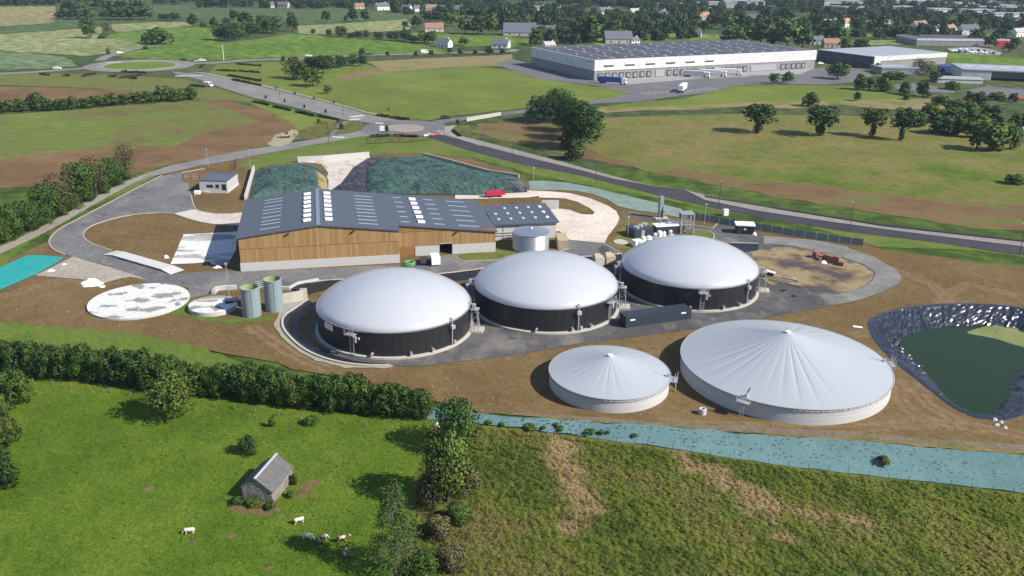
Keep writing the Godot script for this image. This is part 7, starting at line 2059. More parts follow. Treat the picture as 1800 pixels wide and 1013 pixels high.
func cow_shape(graze: bool, coat: int) -> Shape:
	var bones := [[Vector3(-0.55, 0.80, 0), Vector3(0.05, 0.76, 0), 0.27, 0.30], [Vector3(0.05, 0.76, 0), Vector3(0.55, 0.80, 0), 0.30, 0.25], [Vector3(-0.6, 0.92, 0), Vector3(0.55, 0.95, 0), 0.16, 0.14]]
	var head := Vector3(1.0, 0.35, 0.05) if graze else Vector3(1.0, 1.08, 0.0)
	bones.append([Vector3(0.6, 0.88, 0), head + (Vector3(-0.1, 0.2, 0) if graze else Vector3(-0.12, 0, 0)), 0.19, 0.12])
	var nose := head + (Vector3(0.16, -0.22, 0.02) if graze else Vector3(0.27, -0.14, 0))
	bones.append([head, nose, 0.125, 0.075])
	for e in [-1.0, 1.0]:
		bones.append([head + Vector3(-0.05, 0.05, e * 0.08), head + Vector3(-0.08, 0.06, e * 0.24), 0.045, 0.03])
		bones.append([head + Vector3(-0.05, 0.1, e * 0.06), head + Vector3(0.02, 0.22, e * 0.13), 0.03, 0.02])
	for e in [-1.0, 1.0]:
		bones.append([Vector3(0.48, 0.66, e * 0.14), Vector3(0.50 + 0.05 * e, 0.34, e * 0.15), 0.12, 0.065])
		bones.append([Vector3(0.50 + 0.05 * e, 0.34, e * 0.15), Vector3(0.49 + 0.07 * e, 0.04, e * 0.15), 0.06, 0.055])
		bones.append([Vector3(-0.52, 0.70, e * 0.15), Vector3(-0.46 - 0.04 * e, 0.46, e * 0.16), 0.16, 0.09])
		bones.append([Vector3(-0.46 - 0.04 * e, 0.46, e * 0.16), Vector3(-0.62 - 0.05 * e, 0.32, e * 0.16), 0.08, 0.06])
		bones.append([Vector3(-0.62 - 0.05 * e, 0.32, e * 0.16), Vector3(-0.58 - 0.06 * e, 0.04, e * 0.16), 0.055, 0.055])
	bones.append([Vector3(-0.80, 0.92, 0), Vector3(-0.86, 0.45, 0.02), 0.035, 0.03])
	var white := lin(0.52, 0.49, 0.42)
	var brown := lin(0.16, 0.07, 0.035)
	var dark := lin(0.05, 0.035, 0.03)
	return blend(bones, 0.05, func(p: Vector3) -> Color:
		if coat == 0: return white.lerp(dark, 1.0 if p.x > 0.98 and p.y > 0.2 and graze == false else 0.0)
		if coat == 1: return brown if p.x > 0.72 else white
		return white if coarse.get_noise_3d(p.x * 1.3 + coat, p.y * 1.3, p.z * 1.1) > (0.05 if coat == 2 else 0.22) else brown)

func herd() -> void:
	var k := 0
	for q in [[Vector3(-41.71, -1.6, -95.37), PI + 0.2, true, 0, "white cow grazing alone in the meadow, leftmost of the herd"], [Vector3(-27.92, -1.56, -97.9), 0.45, false, 1, "white cow with a brown head standing below the stone barn"], [Vector3(-26.02, -1.52, -94.46), -0.15, true, 0, "white cow at the edge of the tree shade, grazing"], [Vector3(-23.98, -1.48, -93.99), 0.9, true, 2, "brown and white cow between the white cow and the pale one"], [Vector3(-21.44, -1.43, -93.98), 0.25, false, 3, "brown patched cow standing under the dead conifer"], [Vector3(-20.55, -1.41, -91.16), 1.7, true, 2, "brown and white cow seen from behind, lowest of the herd"]]:
		var o := whole("cow", cow_shape(q[2], q[3]), M.plain, q[4], "cow", q[0] + Vector3(0, 0.03, 0), q[1], "cows in the meadow")
		o.scale = Vector3.ONE * 0.86
		k += 1

func posts() -> void:
	M.post = grained(mat(0.25, 0.225, 0.19, 0.95), M.t_fine, 0.8)
	var k := 0
	var spots: PackedVector2Array = w([-83.7, -137.2, -80, -136.4, -76.2, -135.4, -72.5, -134.6, -68.6, -133.8, -65, -133, -49.2, -129.4, -45.8, -128.7, -42.1, -127.8, -45.9, -128.9, -42.1, -127.7, -38.1, -126.8, -30.8, -125.3, -26.8, -124.2, -23.1, -123.3, -19.7, -122.5, -16.7, -121.9, -14, -121.6])
	var last := Vector3.ZERO
	for q in spots:
		k += 1
		var s := Shape.new()
		var lean := Vector3(rng.randf_range(-0.08, 0.08), 0, rng.randf_range(-0.08, 0.08))
		s.tube(Vector3.ZERO, Vector3(0, 1.0, 0) + lean, 0.09, 0.075, 7)
		var o := thing("fence_post", "%s weathered post of the meadow fence, from the left" % nth(k), "post", on(q.x, q.y), 0.0, "posts of the meadow fence")
		part("post", s, M.post, o)
		last = o.position
	var s := Shape.new()
	s.tube(Vector3.ZERO, Vector3(-0.9, 0.7, 0.2), 0.09, 0.07, 7)
	whole("fallen_post", s, M.post, "leaning broken post by the dark bramble", "post", Vector3(-33.32, -1.6, -125.49))
	s = Shape.new()
	s.tube(Vector3.ZERO, Vector3(0.05, 0.75, 0), 0.08, 0.07, 7)
	whole("meadow_stake", s, M.post, "short stake alone in the lower meadow", "post", Vector3(-44.69, -1.6, -88.88))
	# white sack under the boundary tree
	whole("white_sack", crumple(0.45, 0.9, 3.0), M.white, "white sack beside the tree at the end of the blue bank", "sack", Vector3(-11.65, -1.23, -123.2))

func traffic() -> void:
	var bn := 0
	for q in [[Vector3(-278.9, 0, -544.45), 0.06, 1, "white car on the road left of the far roundabout"], [Vector3(-278.44, 0, -633.23), 0.8, 1, "white car on the side road above the far roundabout"], [Vector3(-220.62, 0, -597.74), 0.1, 0, "dark car on the far roundabout's exit"], [Vector3(-207.88, 0, -596.01), 0.1, 1, "white car just past the far roundabout's exit"], [Vector3(-105.19, 0, -648.43), 0.1, 0, "dark car on the far road by the round trees"], [Vector3(-145.1, 0, -631.65), 0.1, 1, "pale car on the far road above the grove"], [Vector3(-30.92, 0, -394.7), 0.2, 0, "dark car leaving the near roundabout by the parapet"]]:
		vehicle("car", q[3], "car", q[0] + Vector3(0, 0.16, 0), q[1], 1.9, 4.6, 1.5, M.white if q[2] else M.dark, false, "cars on the roads")
	vehicle("delivery_van", "white van on the main road near the far roundabout", "van", Vector3(-166.6, 0, -482.43) + Vector3(0, 0.16, 0), -0.5, 2.1, 6.0, 2.4, M.white, true)
	vehicle("delivery_van", "white van on the far road near the white house", "van", Vector3(-66.39, 0, -665.64) + Vector3(0, 0.16, 0), 0.1, 2.2, 6.8, 2.6, M.white, true)
	# plastic barriers on the roundabout
	M.barrier_red = mat(0.62, 0.05, 0.07, 0.5)
	for q in [[Vector3(-35.94, 0, -354.02), 0, 0.4], [Vector3(-34.52, 0, -356.11), 0, 0.2], [Vector3(-33.41, 0, -355.8), 1, 0.1], [Vector3(-32.48, 0, -356.27), 1, 0.0], [Vector3(-31.55, 0, -356.74), 1, -0.1], [Vector3(-30.49, 0, -358.02), 0, -0.4]]:
		bn += 1
		var o := thing("road_barrier", "%s %s plastic barrier, from the left, closing the new road" % [nth(bn), "red" if q[1] else "white"], "barrier", q[0] + Vector3(0, 0.16, 0), q[2], "plastic barriers")
		o.scale = Vector3.ONE * 0.7
		var s := Shape.new()
		s.prism(PackedVector2Array([Vector2(-1.1, -0.3), Vector2(1.1, -0.3), Vector2(1.1, 0.3), Vector2(-1.1, 0.3)]), 0.0, 0.3)
		s.prism(PackedVector2Array([Vector2(-1.05, -0.14), Vector2(1.05, -0.14), Vector2(1.05, 0.14), Vector2(-1.05, 0.14)]), 0.3, 1.1)
		part("body", s, M.barrier_red if q[1] else M.white, o)
		s = Shape.new()
		s.block(-0.9, 0.9, 0.55, 0.8, 0.14, 0.17)
		part("stripe", s, M.white if q[1] else M.barrier_red, o)
	# parapet over the stream
	var o := thing("parapet", "white parapet wall on the road right of the near roundabout", "parapet", Vector3.ZERO)
	var l := w([-21.3, -389.6, -6.4, -405.5])
	var s := Shape.new()
	strip(s, l, 0.4, 0.0, 1.4)
	part("wall", s, M.concrete, o)
	s = Shape.new()
	strip(s, l, 0.6, 1.4, 1.6)
	part("coping", s, M.tank_concrete, o)
	# excavator on its sand pad
	sheet("sand_patch", ragged(w([-94.7, -333.7, -96.1, -352.5, -91.7, -363.8, -88.3, -358.3, -86.6, -339.9, -89, -329.3]), 3.0, 0.8), [lin(0.38, 0.29, 0.20), lin(0.46, 0.37, 0.27)], {"cell": 1.0, "up": 0.16, "mat": M.soil})
	o = thing("excavator", "sandy yellow tracked excavator on bare sand by the road", "excavator", Vector3(-91.16, 0, -346.84) + Vector3(0, 0.16, 0), 0.3)
	o.scale = Vector3.ONE * 0.75
	var y := mat(0.36, 0.28, 0.13, 0.6)
	for z in [-1.1, 1.1]:
		s = Shape.new()
		s.block(-1.9, 1.9, 0.15, 0.85, z - 0.3, z + 0.3)
		s.tube(Vector3(-1.9, 0.5, z - 0.3), Vector3(-1.9, 0.5, z + 0.3), 0.36, 0.36, 10); s.tube(Vector3(1.9, 0.5, z - 0.3), Vector3(1.9, 0.5, z + 0.3), 0.36, 0.36, 10)
		part("track", s, M.dark, o)
	s = Shape.new()
	s.block(-2.2, 1.4, 0.95, 2.0, -1.3, 1.3); s.block(-2.4, -1.4, 1.1, 2.3, -1.2, 1.2)
	part("body", s, y, o)
	s = Shape.new()
	s.block(0.0, 1.4, 2.0, 3.0, 0.2, 1.25)
	part("cab", s, M.glass, o)
	s = Shape.new()
	s.box(Vector3(2.4, 3.0, -0.3), Vector3(3.6, 0.5, 0.4), Basis(Vector3.BACK, 0.7))
	part("boom", s, y, o)
	s = Shape.new()
	s.box(Vector3(4.4, 2.9, -0.3), Vector3(2.8, 0.35, 0.35), Basis(Vector3.BACK, -1.1))
	part("arm", s, y, o)
	s = Shape.new()
	s.box(Vector3(4.8, 1.4, -0.3), Vector3(0.9, 0.8, 1.1), Basis(Vector3.BACK, 0.4))
	part("bucket", s, M.dark, o)
	# poles in the far fields
	bn = 0
	for q in [[Vector3(-331.36, 0, -632.6), 10.5, "thin wooden pole at the wheat field's lower edge, leftmost"], [Vector3(-310.81, 0, -611.15), 10.5, "thin wooden pole with a pale foot beside the blue-green wheat"], [Vector3(-265.13, 0, -622.82), 11.0, "left pole of the twin poles above the far roundabout"], [Vector3(-262.45, 0, -623.19), 11.0, "right pole of the twin poles above the far roundabout"], [Vector3(-196.49, 0, -605.15), 10.0, "white pole standing right of the far roundabout"], [Vector3(-115.1, 0, -600.35), 11.0, "thin pole among the grove between the roundabouts"]]:
		o = thing("power_pole", q[2], "pole", q[0])
		s = Shape.new()
		s.tube(Vector3.ZERO, Vector3(0, q[1], 0), 0.2, 0.13, 7)
		part("pole", s, M.white if "white" in q[2] else M.post, o)
		s = Shape.new()
		s.box(Vector3(0, q[1] - 0.5, 0), Vector3(2.2, 0.15, 0.15))
		part("crossarm", s, M.grey, o)

func lorry(label: String, at: Vector3, turn: float, m: Material, cab: bool, high := 2.8) -> void:
	var o := thing("lorry" if cab else "box_trailer", label, "lorry" if cab else "trailer", at, turn, "lorries at the warehouse")
	var s := Shape.new()
	s.block(-6.8, 6.8, 1.1, 1.1 + high, -1.28, 1.28)
	part("box", s, m, o)
	s = Shape.new()
	s.block(-6.6, 6.2, 0.8, 1.1, -0.6, 0.6)
	part("chassis", s, M.dark, o)
	for x in [-5.2, -3.9, -2.6] + ([6.8, 9.4] if cab else [4.5]):
		for z in [-1.1, 1.1]:
			s = Shape.new()
			s.tube(Vector3(x, 0.52, z - 0.16), Vector3(x, 0.52, z + 0.16), 0.52, 0.52, 12)
			part("wheel", s, M.dark, o)
	if cab:
		s = Shape.new()
		s.prism(PackedVector2Array([Vector2(7.4, -1.24), Vector2(9.7, -1.24), Vector2(9.9, -1.0), Vector2(9.9, 1.0), Vector2(9.7, 1.24), Vector2(7.4, 1.24)]), 0.5, 3.5)
		var c := part("cab", s, M.white, o)
		s = Shape.new()
		s.block(9.88, 9.94, 2.0, 3.0, -1.05, 1.05)
		part("windscreen", s, M.glass, c)

func shed(called: String, label: String, C: Vector3, turn: float, W: float, D: float, h: float, band: float, wall_m: Material, upper: Material, roof_m: Material, bay := []) -> Node3D:
	var o := thing(called, label, "warehouse", C, turn)
	var s := Shape.new()
	if bay:                                                # a bay left open to its depth
		s.block(0.0, bay[0], 0.0, band, -D, 0.0)
		s.block(bay[1], W, 0.0, band, -D, 0.0)
		s.block(bay[0], bay[1], 0.0, band, -D, -bay[2])
	else:
		s.block(0.0, W, 0.0, band, -D, 0.0)
	part("wall", s, wall_m, o)
	s = Shape.new()
	s.block(-0.25, W + 0.25, band + 0.25, h, -D - 0.25, 0.25)
	part("fascia", s, upper, o)
	s = Shape.new()
	s.block(-0.1, W + 0.1, band, band + 0.25, -D - 0.1, 0.1)
	part("drip_band", s, M.dark, o)
	s = Shape.new()
	s.block(0.5, W - 0.5, h - 0.3, h + 0.04, -D + 0.5, -0.5)
	part("roof", s, roof_m, o)
	return o

func industry() -> void:
	M.wh_grey = grained(mat(0.36, 0.37, 0.40, 0.6), M.t_soft, 40.0)
	M.wh_white = grained(mat(0.92, 0.93, 0.96, 0.5), M.t_soft, 40.0)
	M.wh_roof = grained(mat(0.105, 0.11, 0.145, 0.7), M.t_coarse, 30.0)
	M.pale_roof = grained(mat(0.5, 0.53, 0.6, 0.5), M.t_soft, 12.0)
	var tar := [lin(0.15, 0.15, 0.165), lin(0.18, 0.18, 0.19)]
	var T := {"cell": 4.0, "up": 0.12, "freq": 0.03, "mat": M.road}
	sheet("lorry_yard", w([-13.8, -604.8, -2.2, -636.9, 47, -531.6, 85.7, -585.1, 165.7, -602.5, 202.7, -609, 221, -619.8, 236.3, -604.8, 228.2, -572.6, 207.4, -542.1, 183.9, -526.5, 166.4, -527.8, 137.9, -521.6, 127.5, -518.5, 121.3, -506.1, 103.7, -484.9, 90.2, -475.7, 62, -450.9, 36.8, -443, 37.6, -453.3, 64.8, -473.2, 56.3, -488.3, 45.2, -509.9, 13.2, -534.4, -3.8, -578.2]), tar, T)
	sheet("dock_apron", w([47.6, -527.9, 92, -563.7, 164, -596, 188.8, -603.2, 202.2, -607.3, 183.3, -574.9, 148.4, -563.5, 146, -559.4, 106.2, -541.4, 77, -522.3, 62.4, -513.5, 50.7, -514.6]), [lin(0.40, 0.37, 0.36), lin(0.46, 0.43, 0.41)], {"cell": 4.0, "up": 0.16, "mat": M.road})
	sheet("car_park", w([225, -530.8, 244.5, -542.7, 251.8, -509, 246.6, -499.7, 231, -501.1, 219, -511.6]), tar, T)
	sheet("car_park", w([363.5, -764.2, 396.5, -781.9, 400.9, -745.1, 382.4, -713.9, 357.3, -721.6]), [lin(0.3, 0.3, 0.31), lin(0.36, 0.36, 0.37)], T)
	sheet("yard_road", w([256.3, -509.4, 280.7, -530.3, 302.3, -514.1, 282.6, -478.7, 268.3, -482.6, 255.5, -500.6]), tar, T)
	var marks := Shape.new()
	for k in 12:
		var a := Vector2(69.0, -484.1)
		var b := Vector2(110.0, -507.8)
		var q := a.lerp(b, k / 11.0)
		strip(marks, PackedVector2Array([q, q + Vector2(3.2, 9.0)]), 0.4, 0.0, 0.17)
	setting("parking_lines", marks, M.white_paint)
	# the long warehouse
	var W := 174.5
	var D := 80.0
	var o := shed("long_warehouse", "huge long warehouse with white fascia and dark roof", Vector3(46.9, 0.1, -530.3), deg_to_rad(26.8), W, D, 11.8, 5.2, M.wh_grey, M.wh_white, M.wh_roof)
	var roof: Node = o.get_node("roof")
	for k in 9:                                            # pale seams across the roof
		var s := Shape.new()
		s.block(14.0 + k * 19.0, 14.9 + k * 19.0, 11.84, 12.05, -D + 1.0, -1.0)
		part("roof_seam", s, M.pale_roof, roof)
	var q := Shape.new()
	q.block(-0.7, 0.7, 0.0, 0.3, -1.3, 1.3)
	var lm := q.mesh()
	for k in 17:
		for j in 6:
			if (k + j) % 7 == 3: continue
			part("skylight", lm, M.pale_roof, roof, Vector3(6.0 + k * 9.8 + (3.0 if j % 2 else 0.0), 11.84, -7.0 - j * 12.5))
	q = Shape.new()
	q.block(-1.6, 1.6, 0.5, 3.9, 0.0, 0.35)
	var frame := q.mesh()
	q = Shape.new()
	q.block(-1.15, 1.15, 0.9, 3.4, 0.35, 0.4)
	var leaf := q.mesh()
	for x in [4.0, 9.0, 14.0, 19.0, 24.0, 29.0, 34.0, 39.0, 54.0, 59.0, 64.0, 69.0, 74.0, 79.0, 84.0, 89.0, 94.0, 99.0, 104.0, 109.0, 114.0, 146.0, 150.5, 155.0, 159.5, 164.0]:
		var d := part("dock_door", frame, M.dark, o, Vector3(x, 0, 0))
		part("door_leaf", leaf, M.wh_grey, d)
	for k in 6:
		q = Shape.new()
		q.block(6.0 + k * 15.0, 13.0 + k * 15.0, 7.6, 8.4, 0.25, 0.3)
		var wn := part("strip_window", q, M.glass, o)
		q = Shape.new()
		q.block(5.8 + k * 15.0, 13.2 + k * 15.0, 7.45, 7.6, 0.25, 0.34)
		part("sill", q, M.grey, wn)
	q = Shape.new()
	q.block(44.0, 50.0, 0.3, 4.2, 0.0, 0.3); q.block(119.0, 140.0, 0.3, 4.0, 0.0, 0.3)
	tag(part("office_front", q, M.pale_roof, o), "", "")
	q = Shape.new()
	for k in 6: q.block(-0.31, -0.25, 9.9, 10.9, -8.0 + k * 1.1 - 0.7, -8.0 + k * 1.1)
	tag(part("lettering", q, M.pale_roof, o), "", "", "", "stuff")
	o = shed("white_warehouse", "smaller white warehouse with a dark end wall, right of the long one", Vector3(242.8, 0.1, -609.7), deg_to_rad(28.5), 74.0, 50.0, 8.0, 4.6, M.wh_grey, M.wh_white, M.pale_roof)
	q = Shape.new()
	q.block(-0.5, -0.2, 0.0, 7.9, -50.0, 0.0)
	part("end_wall", q, M.wh_roof, o)
	q = Shape.new()
	q.block(-0.32, 6.0, 0.0, 8.2, -3.0, 0.4)
	part("corner_tower", q, M.wh_white, o)
	# low sheds to its right
	o = shed("grey_shed", "low grey shed with a pale roof at the right edge", Vector3(280.12, 0, -562.46), deg_to_rad(-14.0), 46.0, 34.0, 6.2, 5.2, M.wh_white, M.pale_roof, M.pale_roof, [17.0, 40.0, 14.0])
	for k in 4:
		q = Shape.new()
		q.block(4.0 + k * 11.0, 10.0 + k * 11.0, 6.2, 6.35, -20.0, -18.5)
		part("skylight", q, M.vent_white, o.get_node("roof"))
	o = shed("black_roofed_store", "long store with a black roof and red end, behind the white warehouse", Vector3(347.98, 0, -787.88), deg_to_rad(2.0), 82.0, 40.0, 6.0, 4.0, M.wh_grey, M.wh_white, M.wh_roof)
	q = Shape.new()
	q.block(70.0, 82.2, 0.2, 5.0, 0.1, 0.3)
	part("red_front", q, M.red, o)
	o = shed("low_store", "low grey store before the white warehouse's corner", Vector3(237.34, 0, -581.16), deg_to_rad(4.0), 26.0, 16.0, 4.4, 3.0, M.wh_grey, M.wh_grey, M.pale_roof)
	o = shed("white_store", "low white shed beside the blue trailer", Vector3(257.1, 0, -544.09), deg_to_rad(-8.0), 26.0, 12.0, 2.8, 2.0, M.wh_white, M.wh_white, M.pale_roof)
	M.truck_blue = mat(0.02, 0.05, 0.28, 0.5)
	lorry("blue trailer with a white cab at the first dock doors", Vector3(54.7, 0, -516.86) + Vector3(0, 0.2, 0), deg_to_rad(-18.0), M.truck_blue, true)
	lorry("grey white trailer backed to the docks, leftmost of three", Vector3(109.95, 0, -551.85) + Vector3(0, 0.2, 0), deg_to_rad(-22.0), M.wh_white, true)
	lorry("white lorry backed to the docks, middle of three", Vector3(121.72, 0, -558.69) + Vector3(0, 0.2, 0), deg_to_rad(-20.0), M.white, true)
	lorry("white lorry backed to the docks, rightmost of three", Vector3(132.82, 0, -565.57) + Vector3(0, 0.2, 0), deg_to_rad(-16.0), M.white, true)
	lorry("white box trailer parked alone in the lorry park", Vector3(92.33, 0, -490.26) + Vector3(0, 0.2, 0), deg_to_rad(70.0), M.white, false)
	lorry("dark blue and red trailer parked by the white warehouse", Vector3(288.21, 0, -598.78) + Vector3(0, 0.2, 0), deg_to_rad(4.0), M.truck_blue, false)
	var cars := w([355.3, -741, 355.7, -736.3, 359.5, -739.2, 359.2, -732.2, 363.1, -735, 362.1, -728, 366.6, -730.9, 366.8, -726.3, 370.7, -729.1, 371.5, -724.7, 376.6, -730, 376.2, -723.1, 381.9, -728.4, 381.5, -721.6, 369.6, -752.7, 373.7, -750.8, 377.2, -747.7, 380.7, -744.6, 384.8, -742.8])
	var order := Array(cars)
	order.sort_custom(func(a, b): return a.x / a.y > b.x / b.y)
	cars = PackedVector2Array(order)
	var first: Node3D = null
	for k in cars.size():
		var label := "%s parked car, from the left, in the far car park" % nth(k + 1)
		var at := Vector3(cars[k].x, 0.14, cars[k].y)
		if k < 2:
			first = vehicle("parked_car", label, "car", at, 0.9, 1.9, 4.5, 1.5, M.white if k else M.grey, false, "cars in the far car park")
		else:
			var c := copy(first, label)
			c.position = at
			if k % 3 == 0: c.get_node("body").material_override = M.dark
			if k % 4 == 1: c.get_node("body").material_override = M.galva
	for k in 2:
		vehicle("parked_car", ["pale car on the yard by the long warehouse's far corner", "dark red car at the right edge beside the grey shed"][k], "car", [Vector3(214.54, 0, -632.21), Vector3(272.84, 0, -480.38)][k] + Vector3(0, 0.14, 0), 0.4, 1.9, 4.5, 1.5, M.white if k == 0 else M.barrier_red, false)

func house(label: String, at: Vector3, wide: float, turn: float, roof_m: Material, wall_m: Material, tall := 1.0) -> void:
	var o := thing("house", label, "house", at, turn)
	wide *= 0.78
	var W := wide
	var D := wide * 0.62
	var e := clampf(wide * 0.28, 2.4, 4.0) * tall
	var r := e + D * 0.42
	var s := Shape.new()
	s.block(-W / 2, W / 2, 0.0, e, -D / 2, D / 2)
	for x in [-W / 2, W / 2]:
		var q := [Vector3(x, e, D / 2), Vector3(x, e, -D / 2), Vector3(x, r, 0)]
		if x < 0: q.reverse()
		s.tri(q[0], q[1], q[2])
	part("wall", s, wall_m, o)
	s = Shape.new()
	var W2 := W / 2 + 0.25
	var D2 := D / 2 + 0.4
	var drop := 0.4 * (r - e) / (D / 2)
	for z in [-1.0, 1.0]:
		var q := [Vector3(-W2, e - drop + 0.08, z * D2), Vector3(W2, e - drop + 0.08, z * D2), Vector3(W2, r + 0.08, 0), Vector3(-W2, r + 0.08, 0)]
		if z < 0: q.reverse()
		s.quad(q[0], q[1], q[2], q[3])
	var roof := part("roof", s, roof_m, o)
	s = Shape.new()
	s.block(W * 0.28, W * 0.28 + 0.8, r - 0.8, r + 0.9, -0.4, 0.4)
	part("chimney", s, wall_m, roof)
	for k in 3:
		s = Shape.new()
		var x := W * (-0.3 + 0.3 * k)
		if k == 1: s.block(x - 0.5, x + 0.5, 0.0, 2.1, D / 2, D / 2 + 0.06)
		else: s.block(x - 0.6, x + 0.6, 0.9, 2.1, D / 2, D / 2 + 0.06)
		part("door" if k == 1 else "window", s, M.glass, o)
	s = Shape.new()
	s.block(-W / 2 - 0.06, -W / 2, 1.0, 2.2, -0.6, 0.6)
	part("window", s, M.glass, o)

func village() -> void:
	var slate := mat(0.10, 0.11, 0.14, 0.7)
	var red := mat(0.27, 0.15, 0.11, 0.8)
	var orange := mat(0.36, 0.21, 0.14, 0.8)
	var white := mat(0.68, 0.68, 0.66, 0.8)
	var grey := mat(0.36, 0.35, 0.33, 0.85)
	var cream := mat(0.55, 0.5, 0.42, 0.85)
	# label, place, width, turn, roof, wall
	for a in [["white gabled house with a dark roof by the far road", Vector3(-56.16, 0, -714.63), 14.0, -0.5, slate, white, 1.2], ["white bungalow with a grey hipped-looking roof right of the gabled house", Vector3(-11.73, 0, -715.46), 17.0, -0.2, slate, white, 0.9], ["long red-roofed house in the tree belt", Vector3(-76.84, 0, -857.58), 22.0, 0.1, red, cream, 0.9],
		["grey house in the far hamlet, leftmost", Vector3(-319.02, 0, -1185.36), 16.0, 0.3, slate, white, 1.0], ["grey house in the far hamlet, second from the left", Vector3(-300.51, 0, -1186.84), 18.0, -0.2, slate, grey, 1.0], ["red-roofed house in the far hamlet behind the dull field", Vector3(-203.53, 0, -1188.86), 17.0, 0.2, red, cream, 1.0], ["grey-roofed house with a white gable in the far hamlet", Vector3(-171.7, 0, -1171.63), 22.0, 0.6, slate, white, 1.1], ["white house at the dull green field's far corner", Vector3(-140.17, 0, -1173.21), 16.0, -0.4, slate, white, 1.0], ["dark-roofed house with a white gable, left of the far red roof", Vector3(-122.21, 0, -1153.39), 18.0, 0.5, slate, white, 1.0], ["wide red-roofed house in the far hamlet's right half", Vector3(-105.12, 0, -1157.49), 22.0, 0.1, red, grey, 1.0], ["white-gabled house just right of the far red roof", Vector3(-88.84, 0, -1149.57), 20.0, 0.5, slate, white, 1.1], ["grey house at the right end of the far hamlet", Vector3(-72.96, 0, -1159.25), 20.0, 0.0, slate, grey, 1.0],
		["small white-walled house peeping over the warehouse's left end", Vector3(26.46, 0, -719.94), 12.0, 0.5, grey, white, 1.0], ["pale bungalow left of the long warehouse", Vector3(-10.77, 0, -721.38), 16.0, 0.2, grey, white, 0.8], ["long low grey farm building left of the woodland belt", Vector3(3.52, 0, -833.38), 38.0, 0.0, slate, grey, 0.8], ["second low grey farm building beside the long one", Vector3(28.86, 0, -830.06), 30.0, -0.1, slate, grey, 0.8], ["wide grey-roofed house directly behind the warehouse", Vector3(86.82, 0, -773.29), 30.0, 0.1, slate, grey, 0.9], ["small white house attached to the wide grey-roofed one", Vector3(100.3, 0, -771.48), 12.0, 0.6, slate, white, 1.0], ["grey house on the pasture behind the warehouse's middle", Vector3(163.69, 0, -837.55), 18.0, -0.3, slate, grey, 0.9],
		["white-gabled house in the woods, far left of the warehouse", Vector3(29.95, 0, -1183.83), 20.0, 0.5, slate, cream, 1.0], ["white house in the woods above the warehouse's left end", Vector3(50, 0, -1144.68), 22.0, 0.2, slate, white, 1.0], ["grey house with a white gable in the woods", Vector3(111.1, 0, -1144.62), 24.0, 0.6, slate, white, 1.0], ["white house half hidden in the woods behind the warehouse", Vector3(147.79, 0, -1139.09), 18.0, 0.4, grey, white, 1.2], ["tall narrow white-gabled house in the woods", Vector3(183.53, 0, -1147.12), 14.0, 0.9, slate, white, 1.3], ["orange-roofed house in the woods behind the warehouse", Vector3(216.39, 0, -1076.6), 26.0, 0.1, orange, cream, 0.9], ["small white far house on the hillside", Vector3(226.56, 0, -1303.99), 18.0, 0.2, white, white, 1.0], ["dark house at the woods' right end", Vector3(275.79, 0, -1053.46), 22.0, -0.2, slate, grey, 1.0],
		["red-roofed house behind the long warehouse's right end", Vector3(302.76, 0, -1005.08), 20.0, 0.2, red, cream, 1.0], ["pale grey-roofed house left of the orange-roofed pair", Vector3(340.63, 0, -991.01), 20.0, 0.0, grey, white, 1.0], ["orange-roofed house with a white gable on the estate", Vector3(356.49, 0, -994.01), 22.0, 0.6, orange, white, 1.1], ["grey house right of the orange-roofed one", Vector3(380.82, 0, -984.05), 18.0, 0.3, slate, cream, 1.0], ["brown-roofed house in the estate's middle", Vector3(406.44, 0, -999.24), 20.0, -0.2, grey, cream, 1.0], ["red-brown house with a small white gable above the estate meadow", Vector3(426.38, 0, -966.36), 24.0, 0.5, red, white, 1.1], ["white-gabled house in the estate's right part", Vector3(429.93, 0, -934.7), 16.0, 0.7, slate, white, 1.1], ["brown-roofed house with a bright gable, left of the white villa", Vector3(445.17, 0, -937.38), 18.0, 0.6, red, white, 1.1], ["white villa with a row of dark windows", Vector3(452.32, 0, -911.72), 22.0, 0.0, slate, white, 1.4], ["white house alone at the right edge of the estate", Vector3(496.97, 0, -902.08), 18.0, 0.4, grey, white, 1.1], ["grey house close behind the smaller warehouse, left of two", Vector3(260.4, 0, -788.04), 16.0, 0.1, slate, grey, 1.0], ["red-brown house close behind the smaller warehouse, right of two", Vector3(264.09, 0, -759.67), 17.0, 0.0, red, grey, 1.0],
		["grey roof at the pasture's right edge behind the thicket", Vector3(212.18, 0, -364.8), 14.0, 0.9, grey, white, 1.0]]:
		house(a[0], a[1], a[2], a[3], a[4], a[5], a[6])
	# the business park far off, each hall on its own
	var blue := mat(0.10, 0.16, 0.30, 0.6)
	var k := 0
	var parks := [[Vector3(512.96, 0, -1457.26), 60.0, M.wh_white], [Vector3(465.21, 0, -1264.32), 34.0, M.wh_white], [Vector3(538.92, 0, -1301.95), 42.0, M.wh_white], [Vector3(503.48, 0, -1555.96), 70.0, M.wh_white], [Vector3(614.16, 0, -1577.6), 70.0, blue], [Vector3(637.33, 0, -1490.5), 60.0, M.pale_roof], [Vector3(678.48, 0, -1528.64), 40.0, M.wh_white], [Vector3(678.5, 0, -1394.1), 40.0, M.wh_white], [Vector3(627.48, 0, -1250.25), 38.0, M.wh_white], [Vector3(683.88, 0, -1329.45), 110.0, blue], [Vector3(623.55, 0, -1167.4), 76.0, M.wh_white], [Vector3(577.88, 0, -1254.78), 34.0, M.wh_white], [Vector3(681.36, 0, -1442.47), 60.0, blue], [Vector3(748.58, 0, -1381.07), 60.0, M.pale_roof], [Vector3(287.65, 0, -1348.54), 60.0, M.pale_roof], [Vector3(345.53, 0, -1402.11), 60.0, M.wh_white], [Vector3(428.78, 0, -1554.28), 60.0, M.pale_roof]]
	parks.sort_custom(func(a, b): return a[0].x / a[0].z > b[0].x / b[0].z)
